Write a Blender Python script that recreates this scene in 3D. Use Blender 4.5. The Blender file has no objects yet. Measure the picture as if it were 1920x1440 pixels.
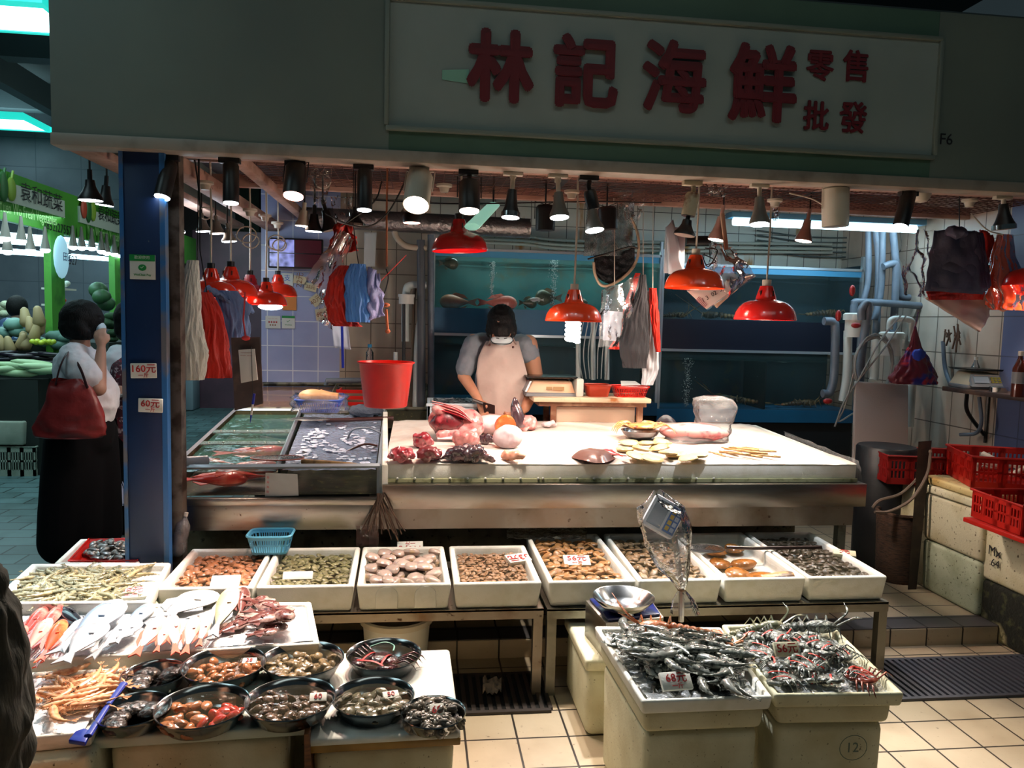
import bpy, bmesh, math, random
from mathutils import Vector, Matrix, noise as mnoise
S = bpy.context.scene
COL = S.collection
R = math.radians
rnd = random.Random(7)

# ---------------------------------------------------------------- camera
F = 1420.0; PS = R(7.0); PT = R(4.7); RL = 0.025; HC = 1.6
FW = Vector((math.sin(PS)*math.cos(PT), math.cos(PS)*math.cos(PT), -math.sin(PT)))
R0 = Vector((math.cos(PS), -math.sin(PS), 0.0)); U0 = R0.cross(FW)
RT = R0*math.cos(RL)+U0*math.sin(RL); UP = U0*math.cos(RL)-R0*math.sin(RL)
cam = bpy.data.cameras.new('camera'); cam.sensor_width = 36; cam.lens = F/1920*36
cam.clip_start = 0.05; cam.clip_end = 100
co = bpy.data.objects.new('camera', cam); COL.objects.link(co); S.camera = co
co.matrix_world = Matrix(((RT.x, UP.x, -FW.x, 0), (RT.y, UP.y, -FW.y, 0), (RT.z, UP.z, -FW.z, HC), (0, 0, 0, 1)))

def P(x, y, Y=None, Z=None, X=None):
    """point of the place seen at photo pixel (x, y) that lies at depth Y, height Z or side X"""
    d = FW + RT*((x-960)/F) - UP*((y-720)/F)
    t = Y/d.y if Y is not None else ((Z-HC)/d.z if Z is not None else X/d.x)
    return Vector((0, 0, HC)) + d*t

# ---------------------------------------------------------------- world and exposure
S.view_settings.view_transform = 'Standard'; S.view_settings.look = 'None'
S.view_settings.gamma = 1; S.view_settings.use_curve_mapping = False
S.view_settings.exposure = 0.0
w = bpy.data.worlds.new('world'); S.world = w; w.use_nodes = True
w.node_tree.nodes['Background'].inputs[0].default_value = (0.36, 0.55, 0.62, 1)
w.node_tree.nodes['Background'].inputs[1].default_value = 0.045
S.cycles.use_denoising = True
S.cycles.max_bounces = 8; S.cycles.diffuse_bounces = 3; S.cycles.glossy_bounces = 3
S.cycles.transparent_max_bounces = 24; S.cycles.transmission_bounces = 4
S.cycles.caustics_reflective = False; S.cycles.caustics_refractive = False
S.cycles.sample_clamp_indirect = 4.0

def srgb(c):
    def g(v):
        v /= 255.0
        return v/12.92 if v <= .04045 else ((v+.055)/1.055)**2.4
    if isinstance(c, str): c = tuple(int(c[i:i+2], 16) for i in (0, 2, 4))
    return tuple(g(v) for v in c[:3])+(1.0,)

def area(name, loc, target, sx, sy, power, col):
    l = bpy.data.lights.new(name, 'AREA'); l.shape = 'RECTANGLE'; l.size = sx; l.size_y = sy
    l.energy = power; l.color = srgb(col)[:3]
    o = bpy.data.objects.new(name, l); COL.objects.link(o); o.location = loc
    o.rotation_euler = (Vector(target)-Vector(loc)).to_track_quat('-Z', 'Y').to_euler(); return o

def spot(name, loc, target, power, col, size=60, blend=.5, rad=.03):
    l = bpy.data.lights.new(name, 'SPOT'); l.energy = power; l.color = srgb(col)[:3]
    l.spot_size = R(size); l.spot_blend = blend; l.shadow_soft_size = rad
    o = bpy.data.objects.new(name, l); COL.objects.link(o); o.location = loc
    o.rotation_euler = (Vector(target)-Vector(loc)).to_track_quat('-Z', 'Y').to_euler(); return o

def point(name, loc, power, col, rad=.04):
    l = bpy.data.lights.new(name, 'POINT'); l.energy = power; l.color = srgb(col)[:3]; l.shadow_soft_size = rad
    o = bpy.data.objects.new(name, l); COL.objects.link(o); o.location = loc; return o

# area lights standing in for the hall's ambient light, aisles and front
area('hall_fill', (-4.6, 6.5, 4.0), (-4.4, 7.0, 0), 3.5, 1.2, 55, 'BFE8F0')
area('hall_fill', (-2.6, 3.0, 4.2), (-2.6, 4.6, 0), 1.2, 3.0, 26, 'C8ECF2')
area('hall_fill', (1.0, 0.6, 4.4), (1.2, 2.2, 0), 4.0, 0.8, 15, 'DDEBE6')

# ---------------------------------------------------------------- materials
MATS = {}
def mat(name, col, rough=.5, metal=0., spec=.5, noise=None, bump=None, emis=None, coat=0., rand=0., alpha=1., trans=0., sss=0., tex=None):
    if name in MATS: return MATS[name]
    m = bpy.data.materials.new(name); MATS[name] = m; m.use_nodes = True
    nt = m.node_tree; b = nt.nodes['Principled BSDF']; L = nt.links.new
    def inp(k, v):
        if k in b.inputs: b.inputs[k].default_value = v
    c = srgb(col)
    inp('Base Color', c); inp('Roughness', rough); inp('Metallic', metal); inp('Specular IOR Level', spec)
    inp('Coat Weight', coat); inp('Coat Roughness', .08); inp('Alpha', alpha); inp('Transmission Weight', trans)
    if sss: inp('Subsurface Weight', sss); inp('Subsurface Scale', .02)
    tc = nt.nodes.new('ShaderNodeTexCoord'); co_ = tc.outputs['Object']
    last = None
    if noise:                                   # list of (scale, colour, lo, hi[, detail, stretch])
        if isinstance(noise, tuple): noise = [noise]
        prev = None
        for n in noise:
            t = nt.nodes.new('ShaderNodeTexNoise'); t.inputs['Scale'].default_value = n[0]
            t.inputs['Detail'].default_value = n[4] if len(n) > 4 else 4
            if len(n) > 5:
                mp = nt.nodes.new('ShaderNodeMapping'); mp.inputs['Scale'].default_value = n[5]
                L(co_, mp.inputs[0]); L(mp.outputs[0], t.inputs[0])
            else: L(co_, t.inputs[0])
            r = nt.nodes.new('ShaderNodeMapRange'); r.inputs[1].default_value = n[2]; r.inputs[2].default_value = n[3]
            L(t.outputs[0], r.inputs[0])
            mx = nt.nodes.new('ShaderNodeMix'); mx.data_type = 'RGBA'
            L(r.outputs[0], mx.inputs[0]); mx.inputs[7].default_value = srgb(n[1])
            if prev is None: mx.inputs[6].default_value = c
            else: L(prev, mx.inputs[6])
            prev = mx.outputs[2]
        last = prev
    if tex: last = tex(nt, co_, last, c)
    if rand:
        oi = nt.nodes.new('ShaderNodeObjectInfo'); r = nt.nodes.new('ShaderNodeMapRange')
        r.inputs[3].default_value = 1-rand; r.inputs[4].default_value = 1+rand
        L(oi.outputs['Random'], r.inputs[0])
        mx = nt.nodes.new('ShaderNodeMix'); mx.data_type = 'RGBA'; mx.blend_type = 'MULTIPLY'; mx.inputs[0].default_value = 1
        if last is None: mx.inputs[6].default_value = c
        else: L(last, mx.inputs[6])
        L(r.outputs[0], mx.inputs[7]); last = mx.outputs[2]
    if last is not None: L(last, b.inputs['Base Color'])
    if bump:
        t = nt.nodes.new('ShaderNodeTexNoise'); t.inputs['Scale'].default_value = bump[0]; t.inputs['Detail'].default_value = 4
        if len(bump) > 2:
            mp = nt.nodes.new('ShaderNodeMapping'); mp.inputs['Scale'].default_value = bump[2]
            L(co_, mp.inputs[0]); L(mp.outputs[0], t.inputs[0])
        else: L(co_, t.inputs[0])
        bp = nt.nodes.new('ShaderNodeBump'); bp.inputs['Strength'].default_value = bump[1]; bp.inputs['Distance'].default_value = .01
        L(t.outputs[0], bp.inputs['Height']); L(bp.outputs[0], b.inputs['Normal'])
    if emis: inp('Emission Color', srgb(emis[0])); inp('Emission Strength', emis[1])
    return m

def film(name, col, op=.15, rough=.15, gloss=.35, crease=30, bstr=.6):
    """thin clear sheet or water surface: transparent, a little milky, with a fresnel sheen"""
    if name in MATS: return MATS[name]
    m = bpy.data.materials.new(name); MATS[name] = m; m.use_nodes = True
    nt = m.node_tree; L = nt.links.new; nt.nodes.clear()
    o = nt.nodes.new('ShaderNodeOutputMaterial'); tr = nt.nodes.new('ShaderNodeBsdfTransparent')
    df = nt.nodes.new('ShaderNodeBsdfDiffuse'); df.inputs[0].default_value = srgb(col)
    gl = nt.nodes.new('ShaderNodeBsdfGlossy'); gl.inputs['Roughness'].default_value = rough
    m1 = nt.nodes.new('ShaderNodeMixShader'); m1.inputs[0].default_value = op
    L(tr.outputs[0], m1.inputs[1]); L(df.outputs[0], m1.inputs[2])
    lw = nt.nodes.new('ShaderNodeLayerWeight'); lw.inputs[0].default_value = gloss
    m2 = nt.nodes.new('ShaderNodeMixShader'); L(lw.outputs['Fresnel'], m2.inputs[0])
    L(m1.outputs[0], m2.inputs[1]); L(gl.outputs[0], m2.inputs[2]); L(m2.outputs[0], o.inputs[0])
    tc = nt.nodes.new('ShaderNodeTexCoord'); t = nt.nodes.new('ShaderNodeTexNoise'); t.inputs['Scale'].default_value = crease
    t.inputs['Detail'].default_value = 3
    L(tc.outputs['Object'], t.inputs[0])
    bp = nt.nodes.new('ShaderNodeBump'); bp.inputs['Strength'].default_value = bstr; bp.inputs['Distance'].default_value = .01
    L(t.outputs[0], bp.inputs['Height']); L(bp.outputs[0], gl.inputs['Normal']); L(bp.outputs[0], lw.inputs['Normal'])
    return m

def tiles(sx, sy, grout, axes='XY', off=(0, 0), gw=.03, vary=.1, brickoff=0.0):
    """square tiles with grout from the Brick node; sx, sy in metres"""
    def f(nt, co_, last, c):
        L = nt.links.new
        geo = nt.nodes.new('ShaderNodeNewGeometry'); sp = nt.nodes.new('ShaderNodeSeparateXYZ'); L(geo.outputs['Position'], sp.inputs[0])
        cb = nt.nodes.new('ShaderNodeCombineXYZ')
        ax = {'X': 0, 'Y': 1, 'Z': 2}
        for k in range(2):
            ad = nt.nodes.new('ShaderNodeMath'); ad.operation = 'ADD'; L(sp.outputs[ax[axes[k]]], ad.inputs[0]); ad.inputs[1].default_value = off[k]+100*(sx, sy)[k]
            L(ad.outputs[0], cb.inputs[k])
        br = nt.nodes.new('ShaderNodeTexBrick'); L(cb.outputs[0], br.inputs[0])
        br.offset = brickoff; br.squash = 1
        br.inputs['Scale'].default_value = 1; br.inputs['Brick Width'].default_value = sx; br.inputs['Row Height'].default_value = sy
        br.inputs['Mortar Size'].default_value = gw*sx; br.inputs['Mortar Smooth'].default_value = .1
        br.inputs['Bias'].default_value = 0
        for k, q in ((1, 1-vary), (2, 1+vary)):
            if last is not None:
                mx = nt.nodes.new('ShaderNodeMix'); mx.data_type = 'RGBA'; mx.blend_type = 'MULTIPLY'; mx.inputs[0].default_value = 1
                L(last, mx.inputs[6]); mx.inputs[7].default_value = (q, q, q, 1); L(mx.outputs[2], br.inputs[k])
            else: br.inputs[k].default_value = (c[0]*q, c[1]*q, c[2]*q, 1)
        br.inputs[3].default_value = srgb(grout)
        return br.outputs[0]
    return f

# ---------------------------------------------------------------- mesh builder
def frame(d, up=(0, 0, 1)):
    d = Vector(d).normalized(); u = Vector(up)
    if abs(d.dot(u)) > .98: u = Vector((0, 1, 0))
    x = u.cross(d).normalized(); y = d.cross(x)
    return x, y, d
def TM(loc=(0, 0, 0), rot=(0, 0, 0), sc=(1, 1, 1)):
    from mathutils import Euler
    return Matrix.Translation(loc) @ Euler(rot).to_matrix().to_4x4() @ Matrix.Diagonal((*sc, 1))

class MB:
    def __init__(s, M=None): s.v = []; s.f = []; s.m = []; s.M = M
    def add(s, vs, fs, mi=0, M=None):
        n = len(s.v)
        for v in vs:
            v = Vector(v)
            if M: v = M @ v
            if s.M: v = s.M @ v
            s.v.append(v)
        for f in fs: s.f.append([n+i for i in f]); s.m.append(mi)
        return s
    def hexa(s, c, mi=0, M=None):               # 8 corners: bottom ring then top ring
        return s.add(c, [(3, 2, 1, 0), (4, 5, 6, 7), (0, 1, 5, 4), (1, 2, 6, 5), (2, 3, 7, 6), (3, 0, 4, 7)], mi, M)
    def box(s, c, d, mi=0, M=None):
        x, y, z = c; a, b, h = d[0]/2, d[1]/2, d[2]/2
        return s.hexa([(x-a, y-b, z-h), (x+a, y-b, z-h), (x+a, y+b, z-h), (x-a, y+b, z-h), (x-a, y-b, z+h), (x+a, y-b, z+h), (x+a, y+b, z+h), (x-a, y+b, z+h)], mi, M)
    def bx(s, p, q, mi=0): return s.box([(p[i]+q[i])/2 for i in range(3)], [abs(q[i]-p[i]) for i in range(3)], mi)
    def ell(s, c, r, mi=0, M=None, nu=12, nv=8):
        vs = [(c[0], c[1], c[2]+r[2])]; fs = []
        for j in range(1, nv):
            t = math.pi*j/nv
            for i in range(nu):
                a = 2*math.pi*i/nu
                vs.append((c[0]+r[0]*math.sin(t)*math.cos(a), c[1]+r[1]*math.sin(t)*math.sin(a), c[2]+r[2]*math.cos(t)))
        vs.append((c[0], c[1], c[2]-r[2])); e = len(vs)-1
        for i in range(nu):
            fs.append((0, 1+i, 1+(i+1) % nu)); fs.append((e, e-nu+(i+1) % nu, e-nu+i))
            for j in range(nv-2):
                a = 1+j*nu; fs.append((a+i, a+nu+i, a+nu+(i+1) % nu, a+(i+1) % nu))
        return s.add(vs, fs, mi, M)
    def tube(s, pts, r, seg=8, mi=0, M=None, caps=True, closed=False, flat=1.0, up=(0, 0, 1), tw=None):
        pts = [Vector(p) for p in pts]; n = len(pts)
        rr = list(r) if isinstance(r, (list, tuple)) else [r]*n
        vs = []; fs = []; px = None
        for k, p in enumerate(pts):
            if closed: d = pts[(k+1) % n]-pts[k-1]
            else: d = pts[min(k+1, n-1)]-pts[max(k-1, 0)]
            if d.length < 1e-9: d = Vector((0, 0, 1))
            d.normalize()
            if px is None: x, y, _ = frame(d, up)
            else:
                x = px-d*px.dot(d)
                if x.length < 1e-6: x, y, _ = frame(d, up)
                x.normalize(); y = d.cross(x)
            px = x
            for i in range(seg):
                a = 2*math.pi*i/seg
                fl = flat[k] if isinstance(flat, (list, tuple)) else flat
                vs.append(p+x*(rr[k]*math.cos(a))+y*(rr[k]*fl*math.sin(a)))
        for k in range(n if closed else n-1):
            a = k*seg; b = ((k+1) % n)*seg
            for i in range(seg): fs.append((a+i, a+(i+1) % seg, b+(i+1) % seg, b+i))
        if caps and not closed: fs.append(tuple(range(seg-1, -1, -1))); fs.append(tuple((n-1)*seg+i for i in range(seg)))
        return s.add(vs, fs, mi, M)
    def cyl(s, p, q, r, r2=None, seg=16, mi=0, M=None): return s.tube([p, q], [r, r if r2 is None else r2], seg, mi, M)
    def lathe(s, prof, c=(0, 0, 0), seg=24, mi=0, M=None, sx=1, sy=1, close=False):
        vs = []; fs = []; n = len(prof)
        for (r, z) in prof:
            for i in range(seg):
                a = 2*math.pi*i/seg; vs.append((c[0]+r*sx*math.cos(a), c[1]+r*sy*math.sin(a), c[2]+z))
        for k in range(n if close else n-1):
            a = k*seg; b = ((k+1) % n)*seg
            for i in range(seg): fs.append((a+i, a+(i+1) % seg, b+(i+1) % seg, b+i))
        return s.add(vs, fs, mi, M)
    def grid(s, nu, nv, fn, mi=0, M=None, wrap=False):
        vs = [fn(i/nu, j/nv) for j in range(nv+1) for i in range(nu+(0 if wrap else 1))]
        w_ = nu if wrap else nu+1; fs = []
        for j in range(nv):
            for i in range(nu):
                i2 = (i+1) % w_; fs.append((j*w_+i, j*w_+i2, (j+1)*w_+i2, (j+1)*w_+i))
        return s.add(vs, fs, mi, M)
    def prism(s, poly, t, mi=0, M=None):         # poly: 3-D outline, t: extrusion vector
        n = len(poly); t = Vector(t); vs = [Vector(p) for p in poly]+[Vector(p)+t for p in poly]
        fs = [tuple(range(n-1, -1, -1)), tuple(range(n, 2*n))]+[(i, (i+1) % n, n+(i+1) % n, n+i) for i in range(n)]
        return s.add(vs, fs, mi, M)
    def slab(s, c4, t, mi=0): return s.prism(c4, t, mi)

def wloc(o):
    v = Vector((0, 0, 0))
    while o is not None: v += o.location; o = o.parent
    return v

def tag(o, label=None, cat=None, group=None, kind=None):
    if label: o['label'] = label
    if cat: o['category'] = cat
    if group: o['group'] = group
    if kind: o['kind'] = kind
    return o

def build(mb, name, mats, parent=None, bev=0, smooth=40, solid=0, sub=0, fuse=None, sm=0, disp=None, label=None, cat=None, group=None, kind=None, seg=2):
    """one mesh object, world-space input; origin at the parent's or at its own base"""
    me = bpy.data.meshes.new(name)
    if parent is not None: org = wloc(parent)
    elif mb.v:
        xs = [v.x for v in mb.v]; ys = [v.y for v in mb.v]; org = Vector(((min(xs)+max(xs))/2, (min(ys)+max(ys))/2, min(v.z for v in mb.v)))
    else: org = Vector((0, 0, 0))
    me.from_pydata([v-org for v in mb.v], [], mb.f)
    if not isinstance(mats, (list, tuple)): mats = [mats]
    for m in mats: me.materials.append(m)
    if len(mats) > 1 or any(mb.m): me.polygons.foreach_set('material_index', mb.m)
    o = bpy.data.objects.new(name, me); COL.objects.link(o)
    if parent is not None: o.parent = parent
    else: o.location = org
    mods = False
    if fuse:
        md = o.modifiers.new('r', 'REMESH'); md.mode = 'VOXEL'; md.voxel_size = fuse; md.use_smooth_shade = True; mods = True
        if sm: ms = o.modifiers.new('s', 'SMOOTH'); ms.factor = .5; ms.iterations = sm
    if disp:                                     # (size, strength)
        tx = bpy.data.textures.new('d', 'CLOUDS'); tx.noise_scale = disp[0]
        md = o.modifiers.new('d', 'DISPLACE'); md.texture = tx; md.strength = disp[1]; md.mid_level = .5; mods = True
    if bev:
        md = o.modifiers.new('b', 'BEVEL'); md.width = bev; md.segments = seg; md.limit_method = 'ANGLE'; md.angle_limit = R(35); mods = True
    if sub:
        md = o.modifiers.new('u', 'SUBSURF'); md.levels = sub; md.render_levels = sub; mods = True
    if solid:
        md = o.modifiers.new('t', 'SOLIDIFY'); md.thickness = solid; md.offset = 0; mods = True
    if mods:
        dg = bpy.context.evaluated_depsgraph_get(); dg.update()
        nm = bpy.data.meshes.new_from_object(o.evaluated_get(dg)); o.modifiers.clear(); o.data = nm; nm.name = name
        if len(nm.materials) == 0:
            for m in mats: nm.materials.append(m)
    me = o.data
    me.shade_smooth()
    if smooth < 180: me.set_sharp_from_angle(angle=R(smooth))
    return tag(o, label, cat, group, kind)

def thing(name, loc, label, cat, group=None):
    o = bpy.data.objects.new(name, None); COL.objects.link(o); o.location = loc; o.empty_display_size = .05
    return tag(o, label, cat, group)

def dup(o, loc=None, rot=None, sc=None, label=None, group=None, parent=None):
    c = o.copy(); COL.objects.link(c); c.parent = parent
    if loc is not None: c.location = loc
    if rot is not None: c.rotation_euler = rot
    if sc is not None: c.scale = (sc, sc, sc) if not isinstance(sc, (tuple, list)) else sc
    if label: c['label'] = label
    if group: c['group'] = group
    for ch in o.children: dup(ch, parent=c)
    return c

def text(parent, s, c, right, up, h, m, name='lettering', bold=0., depth=.001, label=None, align='CENTER', sx=1.0):
    """lettering as a mesh, centred at world point c, reading along right, standing along up"""
    cu = bpy.data.curves.new(name, 'FONT'); cu.body = s; cu.size = 1; cu.align_x = align; cu.align_y = 'CENTER'
    cu.extrude = max(depth/h/2, .0005); cu.resolution_u = 2
    t = bpy.data.objects.new(name, cu); COL.objects.link(t)
    dg = bpy.context.evaluated_depsgraph_get(); dg.update()
    me = bpy.data.meshes.new_from_object(t.evaluated_get(dg))
    bpy.data.objects.remove(t); bpy.data.curves.remove(cu)
    if bold:                                     # heavier strokes: the same outline laid round a small circle
        bm = bmesh.new(); q = 0
        K = 8 if bold > .02 else 4
        for rr in ((0, 1) if bold < .024 else (0, .5, 1)):
            for k in range(K if rr else 1):
                m2 = me.copy(); q += 1; m2.transform(Matrix.Translation((bold*rr*math.cos(k*2*math.pi/K), bold*rr*math.sin(k*2*math.pi/K), q*.0035)))
                bm.from_mesh(m2); bpy.data.meshes.remove(m2)
        bm.to_mesh(me); bm.free()
    r = Vector(right).normalized(); u = Vector(up); u = (u-r*u.dot(r)).normalized(); n = r.cross(u)
    M = Matrix(((r.x*h*sx, u.x*h, n.x*h, 0), (r.y*h*sx, u.y*h, n.y*h, 0), (r.z*h*sx, u.z*h, n.z*h, 0), (0, 0, 0, 1)))
    off = Vector(c)-(wloc(parent) if parent else Vector((0, 0, 0)))
    me.transform(Matrix.Translation(off) @ M)
    me.materials.clear(); me.materials.append(m)
    o = bpy.data.objects.new(name, me); COL.objects.link(o); o.parent = parent
    if label: o['label'] = label
    return o

def arc(a, b, sag, n=8):
    a = Vector(a); b = Vector(b); return [a.lerp(b, i/n)-Vector((0, 0, sag*4*(i/n)*(1-i/n))) for i in range(n+1)]
def bez(pts, n=6):
    """smooth path through the points (Catmull-Rom)"""
    p = [Vector(q) for q in pts]; p = [p[0]*2-p[1]]+p+[p[-1]*2-p[-2]]; o = []
    for k in range(1, len(p)-2):
        for i in range(n):
            t = i/n
            o.append(.5*((2*p[k])+(p[k+1]-p[k-1])*t+(2*p[k-1]-5*p[k]+4*p[k+1]-p[k+2])*t*t+(3*p[k]-3*p[k+1]-p[k-1]+p[k+2])*t**3))
    o.append(p[-2]); return o
def nz(x, y, z=0., s=1.): return mnoise.noise(Vector((x*s, y*s, z*s)))

# shared materials
FOAM = mat('foam_white', 'ECEBE2', .75, noise=(14, 'D8D6C4', .45, .8), bump=(160, .12))
FOAM_OLD = mat('foam_stained', 'D6D2B4', .8, noise=[(6, 'B8AE88', .4, .8), (90, '5A4E34', .66, .74)], bump=(120, .15))
FOAM_GREEN = mat('foam_mouldy', 'A9AE94', .85, noise=[(4, '6E7458', .4, .75), (60, '2E2C20', .62, .72)], bump=(120, .15))
STEEL = mat('stainless_steel', 'A8A49C', .32, 1., noise=[(3, '8E8376', .45, .75, 4, (1, 1, 6)), (45, '3C2C20', .70, .76)])
STEEL_DULL = mat('stainless_dull', '9A948A', .42, .9, noise=[(5, '7A6B5A', .45, .75), (30, '46301E', .66, .74)])
BOWL = mat('bowl_steel', 'B4B6B6', .17, 1.)
BLACKM = mat('black_metal', '0C0C0E', .35)
WHITEP = mat('white_plastic', 'D8D6CC', .4)
REDP = mat('red_plastic', 'D01A0E', .32, noise=(9, 'B01208', .4, .8))
REDINK = mat('red_ink', 'B01818', .6)
BLACKINK = mat('black_ink', '16141A', .6)
GREYPIPE = mat('grey_pvc', '6B7886', .4, noise=(8, '56626E', .4, .7))
WHITEPIPE = mat('white_pvc', 'CED6D2', .4)
WATER = film('water', '8A8468', .05, .03, .16, 14, .25)
CLEAR = film('clear_plastic', 'F2F4F6', .15, .12, .30, 34, .9)
GLASS = film('tank_glass', '8FB0B0', .03, .02, .12, 3, .02)
WIRE = mat('wire_white', 'C9C0B0', .5)
WOOD = mat('wood_handle', '7A4A24', .5, noise=(12, '4E2A12', .4, .7, 4, (1, 8, 8)))
PINKCEIL = mat('ceiling_paint', 'B89484', .7, noise=[(5, '8A6658', .4, .75), (40, '4A2E26', .62, .75)])
def lampface(name, c, s): return mat(name, 'FFFFFF', .4, emis=(c, s))
LCOOL = lampface('lamp_face_cool', 'EAF8FF', 14); LWARM = lampface('lamp_face_warm', 'FFE2D0', 14); LRED = lampface('lamp_face_red', 'FFB4A8', 12)
# ---------------------------------------------------------------- the setting
TILE = mat('floor_tile', 'B9A88E', .35, noise=[(3, 'A08E74', .45, .75), (50, '6A5A48', .66, .78)], tex=tiles(.2, .2, '2A241E', 'XY', (.005, .03), .022, .06))
TILE_TEAL = mat('aisle_tile', '5E7C7E', .4, noise=[(4, '44605F', .4, .75)], tex=tiles(.36, .2, '182020', 'XY', (0, 0), .02, .22, .5))
WALLT = mat('wall_tile_beige', 'C9B9A2', .3, noise=(3, 'B5A48C', .45, .7), tex=tiles(.2, .2, '7A6C5C', 'XZ', (0, .04), .02, .05))
WALLB = mat('wall_tile_blue', 'A9B4DA', .3, noise=(3, '98A4D0', .45, .7), tex=tiles(.2, .2, 'E4E8F0', 'XZ', (0.02, .04), .02, .06))
WALLR = mat('wall_tile_white', 'CBBEAE', .3, noise=[(3, 'B8A896', .45, .7)], tex=tiles(.2, .25, '6A5E52', 'YZ', (0, .04), .02, .05))
WALLR2 = mat('wall_tile_bluegrey', '5E6C92', .35, tex=tiles(.2, .25, '4A5470', 'YZ', (0, .04), .02, .05))
WALLW = mat('wall_tile_rusty', 'D3D3C6', .35, noise=[(2.2, 'B57A1E', .60, .70, 4, (3, 1, .8))], tex=tiles(.15, .15, '4A4A42', 'XZ', (0, 0), .02, .05))
HALLW = mat('hall_wall', '545A62', .6, noise=(2, '464C54', .4, .7), tex=tiles(.6, .4, '3C444C', 'XZ', (0, 0), .01, .05))
DARKW = mat('hall_concrete', '4A5658', .8, noise=(1.5, '3A4446', .4, .7))
FASC = mat('fascia_paint', '6F7A70', .6, noise=(1.2, '646E66', .4, .7), bump=(300, .05))
FASG = mat('fascia_green', '4C6A58', .55, noise=(2, '44604E', .4, .7))
TRIMB = mat('fascia_trim', '9A8F82', .55, noise=[(8, '7A6E62', .5, .75)])
BLUEP = mat('post_blue', '0A2A56', .45, noise=[(3, '082046', .4, .7), (50, '5A5A60', .70, .76)])
def struct(mb, name, m, **k): return build(mb, name, m, kind='structure', **k)
XL = -1.45
XR = 3.65
struct(MB().bx((XL, -1.5, -.1), (4.6, 3.47, 0)), 'floor', TILE)
struct(MB().bx((-9, -1.5, -.1), (XL, 16, 0)), 'floor_aisle', TILE_TEAL)
struct(MB().bx((XL, 3.47, -.1), (4.6, 6.6, .09)), 'floor_platform', TILE, bev=.008)
struct(MB().bx((XL, 6.6, -.1), (4.6, 16, 0)), 'floor_rear', TILE_TEAL)
for y_ in [3.47]:
    # dark slip tiles along the edge of the platform
    struct(MB().bx((XL, 3.475, .088), (XR, 3.62, .0935)), 'trim_1', mat('slip_tile', '4E4A4A', .5, tex=tiles(.2, .4, '1C1814', 'XY', (0, 0), .03, .05)))
yb = 6.3
xa = P(490, 600, Y=yb).x; xb = P(637, 640, Y=yb).x
struct(MB().bx((xa, yb, 0), (xb, yb+.15, 3.2)), 'wall_back_blue', WALLB)
xc = P(805, 600, Y=yb).x
struct(MB().bx((xb, yb, 0), (xc, yb+.15, 3.2)), 'wall_back_beige', WALLT)
struct(MB().bx((xc, yb, 0), (XR+.2, yb+.15, 3.2)), 'wall_back', WALLW)
yw = P(1885, 560, X=XR).y
struct(MB().bx((XR, yw, 0), (XR+.15, yb, 3.2)), 'wall_right', WALLR)
struct(MB().bx((XR, 3.3, 0), (XR+.15, yw, 3.2)), 'wall_right_grey', WALLR2)
# pipes chase at the corner and the hall far behind
struct(MB().bx((-9, 15, 0), (6, 15.2, 5)), 'wall_hall_far', HALLW)
struct(MB().bx((-9.2, -2, 0), (-9, 15, 5)), 'wall_hall_left', DARKW)
struct(MB().bx((-9, -1.5, 4.6), (5, 15, 4.8)), 'ceiling', mat('hall_ceiling', '2E3436', .9))
# roof girders and lit roof panels over the aisle
GIR = mat('girder', '3E4A4E', .6)
for k, y_ in enumerate((4.6, 6.6, 8.8, 11)):
    struct(MB().bx((-9, y_, 4.25), (-1.2, y_+.22, 4.6)), 'ceiling_beam', GIR)
struct(MB().bx((-4.6, 2, 4.0), (-4.45, 15, 4.3)), 'ceiling_beam', GIR)
struct(MB().bx((-3.2, 2, 4.05), (-3.1, 15, 4.2)), 'ceiling_beam', GIR)
lit = mat('roof_panel_lit', 'E8FFFF', .5, emis=('D0FAFF', 6))
rim = mat('roof_panel_teal', '2CB8B0', .5, emis=('20C8B8', 1.2))
for (px, py, w_) in ((12, 34, 1.0), (2, 232, 1.0)):
    c = P(px, py, Z=4.0)
    t = thing('roof_light', c, ('bright roof light over the aisle, nearest the top left corner of the photo' if py < 100 else 'white roof light over the aisle, lower of the two beside the fascia'), 'ceiling light')
    build(MB().bx((c.x-.7, c.y-.3, 4.0), (c.x+.42, c.y+.28, 4.04)), 'diffuser', lit, t)
    build(MB().bx((c.x-.75, c.y-.42, 3.99), (c.x+.47, c.y-.3, 4.06)).bx((c.x+.42, c.y-.3, 3.99), (c.x+.47, c.y+.33, 4.06)).bx((c.x-.75, c.y+.28, 3.99), (c.x+.47, c.y+.33, 4.06)), 'frame', rim, t)
# drain grates: dark slotted channel along the front of the platform
def grate(x0, x1, y0, y1, label, m):
    mb = MB(); n = int((x1-x0)/.033)
    mb.bx((x0, y0, 0), (x1, y0+.02, .012)); mb.bx((x0, y1-.02, 0), (x1, y1, .012))
    for i in range(n+1):
        x = x0+(x1-x0)*i/n; mb.bx((x-.009, y0+.02, 0), (x+.009, y1-.02, .012))
    build(mb, 'drain_grate', m, label=label, cat='drain grate')
    build(MB().bx((x0, y0, .0), (x1, y1, .0015)), 'drain_channel', mat('drain_dark', '08080A', .7), label='dark gutter seen through '+label, cat='gutter')
GR = mat('grate_grey', '42434C', .5); GR2 = mat('grate_brown', '2A211C', .5)
grate(.1, .56, 2.95, 3.3, 'brown slotted drain grate between the basin boards and table legs', GR2)
grate(1.75, 4.3, 2.93, 3.32, 'grey slotted drain grate on the tiled floor at the right', GR)

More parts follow.
